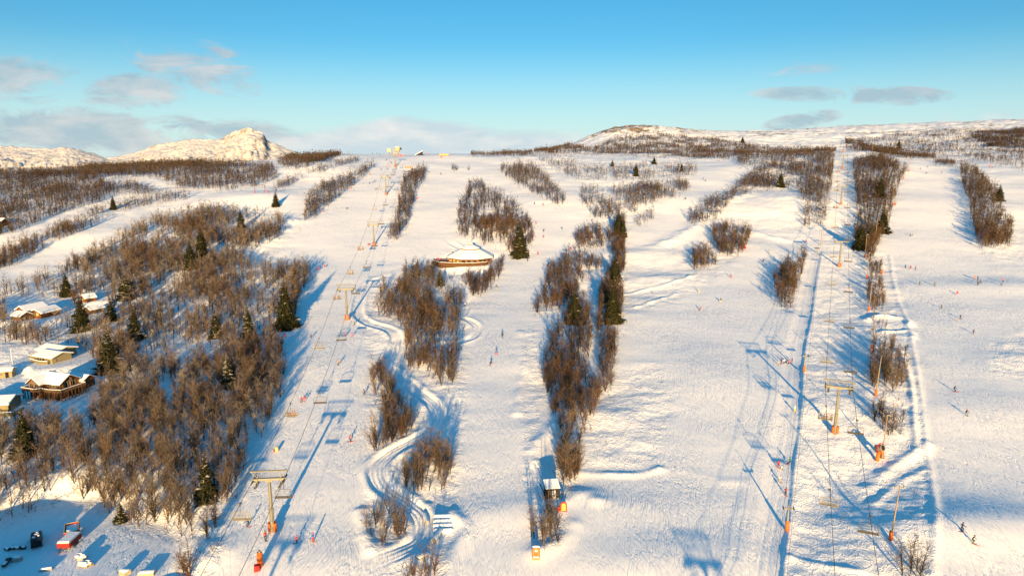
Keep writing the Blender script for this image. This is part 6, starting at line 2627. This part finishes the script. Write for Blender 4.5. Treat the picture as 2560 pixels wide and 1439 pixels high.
def pose_joints(kind):
    """joint -> (x, y, z, radius); the figure looks towards +y, 1.75 m tall, feet on z = 0"""
    J = {}
    hip, lean, kn = {'stand': (0.90, 0.0, 0.02), 'glide': (0.76, 0.20, 0.20), 'plow': (0.78, 0.12, 0.14), 'turn': (0.74, 0.18, 0.18), 'tow': (0.84, -0.06, 0.08), 'walk': (0.88, 0.08, 0.05), 'spread': (0.76, 0.10, 0.16), 'sit': (0.08, 0.0, 0.0)}[kind]
    by = -0.16 * (kind in ('glide', 'turn', 'plow', 'spread')) + 0.06 * (kind == 'tow')
    bx = -0.14 if kind == 'turn' else 0.0
    J['pelvis'] = (bx, by, hip, 0.135)
    J['waist'] = (bx * 0.9, by + lean * 0.35, hip + 0.17, 0.128)
    J['chest'] = (bx * 0.7, by + lean * 0.9, hip + 0.40, 0.155)
    J['neck'] = (bx * 0.6, by + lean * 1.25, hip + 0.57, 0.062)
    J['jaw'] = (bx * 0.6, by + lean * 1.4 + 0.02, hip + 0.65, 0.078)
    J['head'] = (bx * 0.6, by + lean * 1.45 + 0.02, hip + 0.74, 0.098)
    J['crown'] = (bx * 0.6, by + lean * 1.45 + 0.01, hip + 0.83, 0.07)
    h = J['head']
    J['nose'] = (h[0], h[1] + 0.115, h[2] - 0.03, 0.022)
    for s, n in ((-1, 'l'), (1, 'r')):
        c = J['chest']
        J['shoulder' + n] = (c[0] + s * 0.19, c[1], c[2] + 0.07, 0.078)
        if kind in ('stand', 'walk'):
            sw = 0.16 * s if kind == 'walk' else 0.04
            J['elbow' + n] = (c[0] + s * 0.27, c[1] + sw * 0.6 - 0.02, c[2] - 0.20, 0.056)
            J['wrist' + n] = (c[0] + s * 0.29, c[1] + sw + 0.14, c[2] - 0.42, 0.042)
        elif kind == 'spread':
            J['elbow' + n] = (c[0] + s * 0.46, c[1] + 0.02, c[2] + 0.06, 0.056)
            J['wrist' + n] = (c[0] + s * 0.70, c[1] + 0.08, c[2] + 0.12, 0.042)
        elif kind == 'tow':
            J['elbow' + n] = (c[0] + s * 0.26, c[1] + 0.14, c[2] - 0.20, 0.056)
            J['wrist' + n] = (c[0] + s * 0.12, c[1] + 0.36, c[2] - 0.12, 0.042)
        elif kind == 'sit':
            J['elbow' + n] = (c[0] + s * 0.26, c[1] + 0.14, c[2] - 0.18, 0.056)
            J['wrist' + n] = (c[0] + s * 0.18, c[1] + 0.42, c[2] - 0.10, 0.042)
        else:
            J['elbow' + n] = (c[0] + s * 0.34, c[1] + 0.06, c[2] - 0.18, 0.056)
            J['wrist' + n] = (c[0] + s * 0.36, c[1] + 0.32, c[2] - 0.22, 0.042)
        e, w = Vector(J['elbow' + n][:3]), Vector(J['wrist' + n][:3])
        d = (w - e).normalized()
        sd = Vector((0, 0, 1)).cross(d)
        sd = sd.normalized() if sd.length > 0.1 else Vector((1, 0, 0))
        up = d.cross(sd)
        pm = w + d * 0.075
        J['palm' + n] = (*pm, 0.036)
        for k, (o, L) in enumerate(((-0.032, 0.052), (-0.011, 0.066), (0.011, 0.062), (0.032, 0.048))):
            a = pm + d * 0.035 + sd * o
            q = a + d * L * 0.7 - up * 0.01
            q2 = q + d * L * 0.3 - up * 0.035
            J['f%d%s' % (k, n)] = (*a, 0.013)
            J['g%d%s' % (k, n)] = (*q, 0.012)
            J['h%d%s' % (k, n)] = (*q2, 0.010)
        a = w + d * 0.04 - sd * s * 0.045
        J['t0' + n] = (*a, 0.015)
        J['t1' + n] = (*(a + d * 0.045 - sd * s * 0.02 - up * 0.02), 0.013)
        p = J['pelvis']
        J['hip' + n] = (p[0] + s * 0.10, p[1], p[2] - 0.05, 0.108)
        st = {'stand': 0.11, 'glide': 0.14, 'plow': 0.27, 'turn': 0.12, 'tow': 0.12, 'walk': 0.10, 'spread': 0.20, 'sit': 0.12}[kind]
        off = 0.26 if kind == 'turn' else 0.0
        fy = 0.20 * s if kind == 'walk' else 0.0
        if kind == 'sit':
            J['knee' + n] = (s * 0.12, 0.46, 0.06, 0.078)
            J['ankle' + n] = (s * 0.12, 0.54, -0.36, 0.058)
            J['heel' + n] = (s * 0.12, 0.50, -0.43, 0.056)
            J['toe' + n] = (s * 0.12, 0.72, -0.43, 0.05)
        else:
            J['knee' + n] = (s * (0.06 + st / 2) + off * 0.5, kn + fy * 0.6, 0.50 if kind != 'turn' else 0.47, 0.078)
            J['ankle' + n] = (s * st + off, -0.03 + fy, 0.14, 0.060)
            J['heel' + n] = (s * st + off, -0.06 + fy, 0.06, 0.056)
            tin = -0.10 if kind == 'plow' else 0.0
            J['toe' + n] = (s * (st + tin) + off, 0.19 + fy, 0.055, 0.05)
    E = [('pelvis', 'waist', 0), ('waist', 'chest', 0), ('chest', 'neck', 0), ('neck', 'jaw', 2), ('jaw', 'head', 2), ('head', 'crown', 2), ('head', 'nose', 2)]
    for n in 'lr':
        E += [('chest', 'shoulder' + n, 0), ('shoulder' + n, 'elbow' + n, 0), ('elbow' + n, 'wrist' + n, 0), ('wrist' + n, 'palm' + n, 3), ('palm' + n, 't0' + n, 3), ('t0' + n, 't1' + n, 3)]
        for k in range(4):
            E += [('palm' + n, 'f%d%s' % (k, n), 3), ('f%d%s' % (k, n), 'g%d%s' % (k, n), 3), ('g%d%s' % (k, n), 'h%d%s' % (k, n), 3)]
        E += [('pelvis', 'hip' + n, 1), ('hip' + n, 'knee' + n, 1), ('knee' + n, 'ankle' + n, 1), ('ankle' + n, 'heel' + n, 3), ('heel' + n, 'toe' + n, 3)]
    return J, E


def grow_body(kind):
    J, E = pose_joints(kind)
    names = list(J)
    me = bpy.data.meshes.new('seed')
    me.from_pydata([J[n][:3] for n in names], [(names.index(a), names.index(b)) for a, b, _ in E], [])
    o = bpy.data.objects.new('seed', me)
    col.objects.link(o)
    sk = o.modifiers.new('skin', 'SKIN')
    sk.use_smooth_shade = True
    for i, n in enumerate(names):
        v = me.skin_vertices[0].data[i]
        v.radius = (J[n][3], J[n][3] * (0.8 if n in ('chest', 'waist', 'pelvis') else 1.0))
        v.use_root = n == 'pelvis'
    ss = o.modifiers.new('sub', 'SUBSURF')
    ss.levels = ss.render_levels = 1
    dg = bpy.context.evaluated_depsgraph_get()
    out = bpy.data.meshes.new_from_object(o.evaluated_get(dg))
    out.name = 'body'
    bpy.data.objects.remove(o)
    segs = [(np.array(J[a][:3]), np.array(J[b][:3]), m, (J[a][3] + J[b][3]) / 2) for a, b, m in E]
    C = np.array([p.center[:] for p in out.polygons])
    best = np.full(len(C), 1e9)
    mi = np.zeros(len(C), int)
    for a, b, m, r in segs:
        d = b - a
        t = np.clip(((C - a) @ d) / (d @ d), 0, 1)
        q = np.linalg.norm(C - a - t[:, None] * d, axis=1) - r
        k = q < best
        best[k] = q[k]
        mi[k] = m
    P = J['pelvis']
    mi[(mi == 0) & (C[:, 2] < P[2] - 0.03) & (np.abs(C[:, 0] - P[0]) < 0.17) & (np.abs(C[:, 1] - P[1]) < 0.2)] = 1
    mi[(mi == 1) & (C[:, 2] > P[2] + 0.03) & (np.abs(C[:, 1] - P[1]) < 0.2)] = 0
    out.materials.clear()
    for m in (CL['black'], CL['grey'], M_SKIN, M_BOOT):
        out.materials.append(m)
    out.polygons.foreach_set('material_index', mi.astype(np.int32))
    out.polygons.foreach_set('use_smooth', [True] * len(C))
    return out, J


def ski_mesh(x, y, yaw, L=1.62):
    m = MB()
    c, s = math.cos(yaw), math.sin(yaw)
    pts = [(-0.75, 0.0), (-0.3, 0.0), (0.3, 0.0), (0.72, 0.0), (0.86, 0.04), (0.96, 0.12)]
    vs = []
    for q, z in pts:
        w = 0.055 if q < 0.8 else 0.035
        for a in (-1, 1):
            for zz in (0.0, 0.025):
                lx, ly = a * w, q
                vs.append((x + lx * c - ly * s, y + lx * s + ly * c, z + zz))
    fs = []
    for i in range(len(pts) - 1):
        o = i * 4
        fs += [(o, o + 2, o + 6, o + 4), (o + 1, o + 5, o + 7, o + 3), (o, o + 4, o + 5, o + 1), (o + 2, o + 3, o + 7, o + 6)]
    fs += [(0, 1, 3, 2), (20, 22, 23, 21)]
    m.add(vs, fs)
    return m


PERSON = {}


def person_model(kind):
    body, J = grow_body(kind)
    parts = [('body', body)]
    h = J['head']
    m = MB()
    m.lathe([(0.125, 0.0), (0.132, 0.05), (0.122, 0.10), (0.085, 0.145), (0.03, 0.16)], 14, 0, (h[0], h[1] - 0.012, h[2] - 0.005))
    parts.append(('helmet', m.mesh('helmet', CL['black'], True)))
    m = MB()
    m.box((h[0], h[1] + 0.095, h[2] + 0.005), (0.17, 0.06, 0.075))
    parts.append(('goggles', m.mesh('goggles', M_STEEL_DK)))
    if kind != 'walk':
        for n, s in (('l', -1), ('r', 1)):
            a = J['ankle' + n]
            yaw = 0.0
            if kind == 'plow':
                yaw = 0.30 * s
            if kind == 'turn':
                yaw = -0.12
            mm = ski_mesh(a[0] - (0.03 * s if kind == 'plow' else 0), a[1] + 0.08, yaw)
            if kind == 'sit':
                mm.v = [(x, y, z - 0.50) for x, y, z in mm.v]
            parts.append(('ski', mm.mesh('ski', CL['beige'])))
    if kind not in ('walk', 'sit'):
        for n, s in (('l', -1), ('r', 1)):
            w = J['palm' + n]
            m = MB()
            if kind == 'stand':
                e = (w[0] + s * 0.10, w[1] + 0.18, 0.0)
            elif kind == 'spread':
                e = (w[0] + s * 0.55, w[1] - 0.55, w[2] - 0.75)
            else:
                e = (w[0] + s * 0.10, w[1] - 0.85, max(w[2] - 0.72, 0.06))
            d = Vector(e) - Vector(w[:3])
            a = Vector(w[:3]) - d.normalized() * 0.12
            m.tube([a, e], [0.016, 0.010], 6)
            parts.append(('ski_pole', m.mesh('ski_pole', M_STEEL_DK)))
    PERSON[kind] = parts


for k in ('stand', 'glide', 'plow', 'turn', 'tow', 'walk', 'spread', 'sit'):
    person_model(k)


def person(loc, rz, kind, jacket, trousers, label, scale=1.0, helmet='black', tilt=(0, 0), group='skiers on the pistes', ski='beige'):
    t = thing('person', label, 'person', loc, rz, group)
    t.scale = (1.16 * scale,) * 3
    if tilt != (0, 0):
        t.rotation_euler = (tilt[0], tilt[1], rz)
    for nm, me in PERSON[kind]:
        o = bpy.data.objects.new(nm, me)
        col.objects.link(o)
        o.parent = t
        if nm == 'body':
            for i, m in ((0, CL[jacket]), (1, CL[trousers])):
                o.material_slots[i].link = 'OBJECT'
                o.material_slots[i].material = m
        elif nm in ('helmet', 'ski'):
            o.material_slots[0].link = 'OBJECT'
            o.material_slots[0].material = CL[helmet if nm == 'helmet' else ski]
    return t


D, UPH, LFT, RGT = 180, 0, 90, -90           # facing: down the hill, up it, or across
PEOPLE = [
    (783, 1353, 'stand', 60, 'blue', 'red', 'skier in a blue jacket and red trousers, right of two below the nearest tower', 1.0, 'red'),
    (741, 1356, 'glide', -60, 'red', 'black', 'skier in a red jacket and black trousers, left of two below the nearest tower', 0.9, 'red'),
    (664, 1348, 'stand', 30, 'darkred', 'black', 'dark red jacketed skier right at the foot of the nearest lift tower', 1.0, 'black'),
    (620, 1314, 'spread', 70, 'black', 'black', 'black clad skier with arms flung wide under the lowest climbing chair', 0.95, 'black'),
    (875, 1102, 'turn', -70, 'red', 'black', 'skier in a red top and black trousers alone on the left piste', 1.0, 'black'),
    (754, 1004, 'plow', D, 'red', 'navy', 'red clad skier, left of a close red pair at the wood shadow', 0.9, 'red'),
    (762, 1002, 'plow', D, 'darkred', 'pink', 'skier in dark red and pink, right of a close red pair at the wood shadow', 0.9, 'black'),
    (911, 986, 'glide', 160, 'olive', 'black', 'dark skier beside the birch clump on the right edge of the left piste', 1.0, 'black'),
    (847, 911, 'turn', -150, 'orange', 'grey', 'orange jacketed skier on the left piste below the third descending chair', 1.0, 'orange'),
    (778, 844, 'glide', D, 'grey', 'navy', 'grey skier coming down the left piste near the wood shadow', 1.0, 'black'),
    (712, 843, 'plow', D, 'red', 'red', 'all red skier in the shade right below the giant dark spruce', 0.95, 'red'),
    (864, 839, 'turn', 150, 'salmon', 'pink', 'salmon pink skier beside a chair shadow, left of a pink pair', 0.9, 'red'),
    (880, 842, 'turn', -150, 'pink', 'salmon', 'pink jacketed skier beside a chair shadow, right of a pink pair', 0.9, 'red'),
    (886, 812, 'glide', 150, 'grey', 'grey', 'grey skier just right of the second tower foot', 1.0, 'grey'),
    (867, 524, 'glide', D, 'black', 'black', 'lone black skier on the upper left piste left of the birch island', 1.0, 'black'),
    (940, 475, 'turn', 140, 'black', 'navy', 'dark skier left of the fourth tower shaft', 1.0, 'black'),
    (924, 460, 'glide', 170, 'navy', 'black', 'navy skier, leftmost of three strung out by the fourth tower', 0.95, 'black'),
    (932, 458, 'plow', 190, 'black', 'grey', 'black jacketed skier, middle of three strung out by the fourth tower', 0.95, 'grey'),
    (937, 455, 'turn', 200, 'black', 'black', 'black skier, rightmost of three strung out by the fourth tower', 1.0, 'black'),
    (953, 426, 'glide', D, 'black', 'grey', 'black jacketed skier between the two upper lift towers, left side', 1.0, 'black'),
    (969, 425, 'turn', 160, 'purple', 'grey', 'purple jacketed skier below the top tower foot', 0.95, 'black'),
    (990, 423, 'glide', 200, 'black', 'black', 'black skier right below the top tower foot', 1.0, 'black'),
    (987, 433, 'turn', 210, 'olive', 'black', 'olive skier above the tenth descending chair', 1.0, 'black'),
    (968, 443, 'plow', D, 'navy', 'black', 'navy skier at the fourth tower head', 1.0, 'black'),
    (975, 447, 'glide', 170, 'black', 'navy', 'black jacketed skier right of the fourth tower head', 1.0, 'black'),
    (919, 401, 'glide', 190, 'black', 'black', 'black skier high on the left, leftmost of three near the left brow', 1.0, 'black'),
    (930, 402, 'plow', D, 'grey', 'black', 'grey jacketed skier, middle of three near the left brow', 0.95, 'grey'),
    (933, 399, 'turn', 170, 'navy', 'black', 'navy skier, rightmost of three near the left brow', 1.0, 'black'),
    (966, 401, 'plow', D, 'black', 'black', 'black skier left of the top lift tower shaft', 1.0, 'black'),
    (976, 407, 'glide', 190, 'darkred', 'black', 'dark red skier, upper of two left of the top tower shaft', 0.9, 'black'),
    (979, 409, 'glide', 170, 'purple', 'black', 'purple skier, lower of two left of the top tower shaft', 0.9, 'black'),
    (931, 382, 'stand', 40, 'navy', 'black', 'navy figure standing alone on the skyline, left of a group', 1.0, 'black'),
    (942, 383, 'stand', 120, 'purple', 'black', 'purple jacketed figure, left end of the skyline group', 1.0, 'black'),
    (945, 383, 'stand', -60, 'black', 'grey', 'black jacketed figure with grey trousers in the skyline group', 1.0, 'grey'),
    (949, 383, 'stand', 200, 'grey', 'black', 'grey jacketed figure in the skyline group', 1.0, 'black'),
    (960, 381, 'stand', 90, 'olive', 'black', 'olive figure at the right end of the skyline group', 1.0, 'black'),
    (1102, 437, 'glide', 150, 'black', 'navy', 'lone black skier on the broad summit snow', 1.0, 'black'),
    (1072, 432, 'plow', D, 'grey', 'black', 'grey skier just right of the lift line birch island', 0.95, 'black'),
    (1067, 657, 'stand', -80, 'navy', 'navy', 'navy figure in the shade left of the round restaurant deck', 1.0, 'black'),
    (1125, 698, 'walk', 40, 'black', 'black', 'black clad walker below the restaurant, left of two', 1.0, 'black'),
    (1130, 699, 'walk', 30, 'brown', 'black', 'brown jacketed walker below the restaurant, right of two', 1.0, 'black'),
    (1256, 843, 'stand', D, 'black', 'black', 'black clad skier, uppermost of three on the middle piste', 1.0, 'black'),
    (1241, 887, 'plow', D, 'blue', 'red', 'skier with blue jacket and red trousers, middle one of three on the middle piste', 1.0, 'black'),
    (1227, 913, 'turn', 190, 'black', 'brown', 'skier in black with brown trousers, lowest of three on the middle piste', 1.0, 'black'),
    (1241, 723, 'glide', D, 'olive', 'yellow', 'skier in olive with yellowish trousers below the restaurant thicket', 1.0, 'black'),
    (1163, 766, 'glide', 140, 'white', 'black', 'white jacketed skier coming out of the thicket onto the loop track', 0.95, 'white'),
    (1319, 653, 'glide', 190, 'blue', 'navy', 'blue skier right of the bushy brown spruce', 1.0, 'black'),
    (1345, 637, 'turn', 170, 'red', 'red', 'all red skier above the blue one right of the bushy spruce', 1.0, 'red'),
    (1368, 667, 'plow', 160, 'red', 'black', 'red jacketed skier, left of a pair at the top of the central wood strip', 0.9, 'red'),
    (1372, 665, 'plow', 190, 'navy', 'black', 'navy skier, right of a pair at the top of the central wood strip', 1.0, 'black'),
    (1399, 653, 'stand', 80, 'navy', 'black', 'navy figure standing at the tip of the central wood strip', 1.0, 'black'),
    (1359, 595, 'glide', D, 'darkred', 'red', 'red skier, lower of two right of the middle birch island', 1.0, 'black'),
    (1359, 579, 'turn', 200, 'brown', 'black', 'brown skier, upper of two right of the middle birch island', 1.0, 'black'),
    (1340, 560, 'glide', 160, 'red', 'black', 'red jacketed skier beside the top of the middle birch island', 1.0, 'black'),
    (1405, 573, 'plow', D, 'blue', 'navy', 'blue skier alone left of the small upper grove', 1.0, 'white'),
    (1336, 511, 'glide', 190, 'navy', 'black', 'navy skier, left of two under the diagonal plateau birches', 1.0, 'black'),
    (1358, 514, 'glide', 170, 'red', 'black', 'red jacketed skier, right of two under the diagonal plateau birches', 1.0, 'black'),
    (1474, 700, 'plow', 170, 'pink', 'purple', 'pink skier in the snowy gully between the central wood strips', 0.9, 'red'),
    (1714, 499, 'turn', 150, 'black', 'navy', 'dark skier on the narrow upper piste beside the plateau birches', 1.0, 'black'),
    (1758, 449, 'glide', D, 'black', 'grey', 'black jacketed skier, upper of two on the narrow upper piste', 1.0, 'black'),
    (1764, 454, 'plow', 190, 'navy', 'black', 'navy skier, lower of two on the narrow upper piste', 1.0, 'black'),
    (1923, 632, 'stand', 60, 'grey', 'beige', 'pale grey skier standing above the lone oval birch grove', 1.0, 'grey'),
    (1908, 655, 'turn', 160, 'black', 'black', 'black skier left of the lone oval birch grove', 1.0, 'black'),
    (1827, 694, 'glide', -150, 'darkred', 'red', 'red skier alone in the middle of the wide right hand slope', 1.0, 'black'),
    (1747, 731, 'plow', 120, 'yellow', 'yellow', 'all yellow skier on the wide right hand slope', 0.9, 'yellow'),
    (1801, 755, 'turn', 170, 'black', 'yellow', 'skier in black with yellow trousers on the wide right hand slope', 1.0, 'black'),
    (1750, 776, 'turn', -160, 'red', 'brown', 'skier in red with brown trousers below the all yellow one', 0.95, 'brown'),
    (1946, 911, 'plow', 150, 'yellow', 'beige', 'yellowish child skier at the left end of the waiting group', 0.65, 'white'),
    (1953, 909, 'stand', 100, 'purple', 'purple', 'purple skier at the left of the waiting group by the tow pole', 1.0, 'black'),
    (1960, 908, 'stand', 200, 'white', 'black', 'skier in a white jacket and black trousers in the waiting group', 0.85, 'black'),
    (1966, 908, 'stand', -90, 'grey', 'navy', 'grey and navy skier in the waiting group, right of the white jacket', 0.9, 'blue'),
    (1972, 911, 'turn', 150, 'pink', 'navy', 'pink jacketed skier at the right end of the waiting group', 0.95, 'red'),
    (1980, 904, 'stand', 0, 'purple', 'black', 'small dark purple skier standing apart, nearest the middle tow pole', 0.75, 'purple'),
    (1987, 1029, 'tow', 5, 'white', 'yellow', 'skier in white and yellow being towed up below the middle tow pole', 1.0, 'white'),
    (1945, 1168, 'stand', 200, 'red', 'red', 'all red adult skier standing with a white child', 1.0, 'black'),
    (1954, 1171, 'stand', 190, 'white', 'white', 'white clad child skier right of the all red adult', 0.62, 'white'),
    (1974, 1159, 'turn', 130, 'teal', 'black', 'skier in teal and black leaning beside the tow track edge', 1.0, 'black'),
    (1949, 1204, 'glide', 200, 'white', 'beige', 'skier in white with beige trousers, between the red adult and the towed dark one', 0.95, 'red'),
    (1964, 1237, 'tow', 5, 'darkred', 'black', 'dark red and black skier being towed just above the lower tow pole', 1.0, 'black'),
    (2405, 1326, 'glide', -60, 'navy', 'black', 'navy skier, upper of two close together at the lower right', 1.0, 'black'),
    (2432, 1357, 'glide', -150, 'black', 'green', 'skier in black with green trousers, lower of two at the lower right', 1.0, 'black'),
    (2386, 978, 'turn', -100, 'black', 'black', 'black skier with a long shadow in the middle of the right piste', 1.0, 'black'),
    (2416, 1038, 'plow', D, 'black', 'grey', 'skier in black with grey trousers and a red helmet on the right piste', 1.0, 'red'),
    (2263, 671, 'stand', 100, 'navy', 'black', 'navy skier, left of three standing in a row on the right piste', 1.0, 'black'),
    (2276, 673, 'stand', 120, 'darkred', 'red', 'red skier, middle of three standing in a row on the right piste', 1.0, 'red'),
    (2289, 674, 'stand', 80, 'red', 'black', 'skier in red and black, right of three standing in a row on the right piste', 1.1, 'red'),
    (2299, 712, 'plow', -150, 'black', 'olive', 'dark olive skier, left of two below the standing row', 1.0, 'black'),
    (2336, 714, 'plow', D, 'green', 'green', 'all dark green skier, right of two below the standing row', 1.05, 'black'),
    (2437, 697, 'stand', 160, 'orange', 'orange', 'all orange skier, upper left of the cluster at the far right', 1.0, 'orange'),
    (2444, 700, 'stand', 200, 'navy', 'navy', 'navy skier in the cluster at the far right, right of the orange one', 1.05, 'black'),
    (2451, 708, 'plow', 170, 'olive', 'black', 'olive skier at the right of the cluster at the far right', 1.05, 'black'),
    (2444, 713, 'stand', D, 'black', 'black', 'black skier, lowest of the cluster at the far right', 1.0, 'black'),
    (2507, 705, 'plow', 190, 'pink', 'black', 'pink red jacketed skier beyond the cluster at the far right', 1.0, 'red'),
    (2503, 714, 'plow', 170, 'blue', 'navy', 'blue skier below the pink red one at the far right', 0.9, 'blue'),
    (2392, 736, 'turn', 140, 'red', 'red', 'all red skier alone below the cluster on the right piste', 1.0, 'red'),
    (2354, 771, 'glide', 100, 'olive', 'olive', 'crouching olive skier on the right piste', 0.95, 'black'),
    (2401, 797, 'spread', D, 'black', 'black', 'black adult skier with legs wide behind an orange child', 1.0, 'black'),
    (2392, 802, 'plow', D, 'orange', 'beige', 'orange clad child skier in front of a black adult', 0.62, 'orange'),
    (2433, 834, 'turn', -120, 'black', 'navy', 'black skier with a long thin shadow below the orange child', 1.0, 'black'),
    (2276, 591, 'stand', 120, 'brown', 'black', 'brown skier, left of two together high on the right piste', 0.9, 'black'),
    (2281, 589, 'stand', 220, 'beige', 'olive', 'beige skier, right of two together high on the right piste', 1.0, 'black'),
    (2301, 424, 'glide', D, 'darkred', 'black', 'dark red skier near the top of the right piste, leftmost of four', 1.0, 'black'),
    (2319, 419, 'glide', 190, 'brown', 'black', 'brown skier near the top of the right piste, highest of four', 1.0, 'black'),
    (2316, 435, 'plow', D, 'black', 'black', 'black skier near the top of the right piste, lowest of four', 1.0, 'black'),
    (2354, 433, 'plow', 170, 'navy', 'black', 'navy skier near the top of the right piste, rightmost of four', 1.0, 'black'),
    (2480, 421, 'stand', 150, 'red', 'black', 'red jacketed skier beside the red marker on the far right skyline piste', 1.0, 'red'),
]
for px, py, kind, face, jk, tr, lab, sc, hel in PEOPLE:
    p = at(px, py)
    p.z -= 0.02
    person(p, math.radians(face), kind, jk, tr, lab, sc, hel, ski=random.choice(['beige', 'red', 'grey', 'yellow', 'white']))
cols = ['black', 'navy', 'red', 'grey', 'olive', 'blue', 'black', 'darkred', 'green', 'orange']
pos_name = ['far left seat', 'second seat from the left', 'third seat from the left', 'fourth seat from the left', 'fifth seat from the left', 'far right seat']
for k, (loc, az, nm, q, n) in enumerate(RIDERS):
    jk, tr = cols[k % 10], cols[(k * 3 + 1) % 7]
    short = nm.replace(' of the', ',')
    person(loc, az, 'sit', jk, tr, '%s: %s jacketed rider in the %s' % (short, jk, pos_name[q]), 1.0, cols[(k + 4) % 10], group='riders on the chairs')
# guests on the restaurant deck
for k, (dx, dy, jk, tr, lab) in enumerate(((-17.5, -1.5, 'red', 'black', 'red jacketed guest at the outer end of the restaurant deck'), (-15.6, -3.6, 'red', 'navy', 'red and navy guest nearest the restaurant wall on the deck'),
                                            (-16.4, -6.4, 'pink', 'black', 'pink jacketed guest at the front rail of the restaurant deck'))):
    person(REST_P + Vector((dx, dy, 0.72)), 0.7 * k, 'walk', jk, tr, lab, 1.0, 'black', group='guests on the restaurant deck')
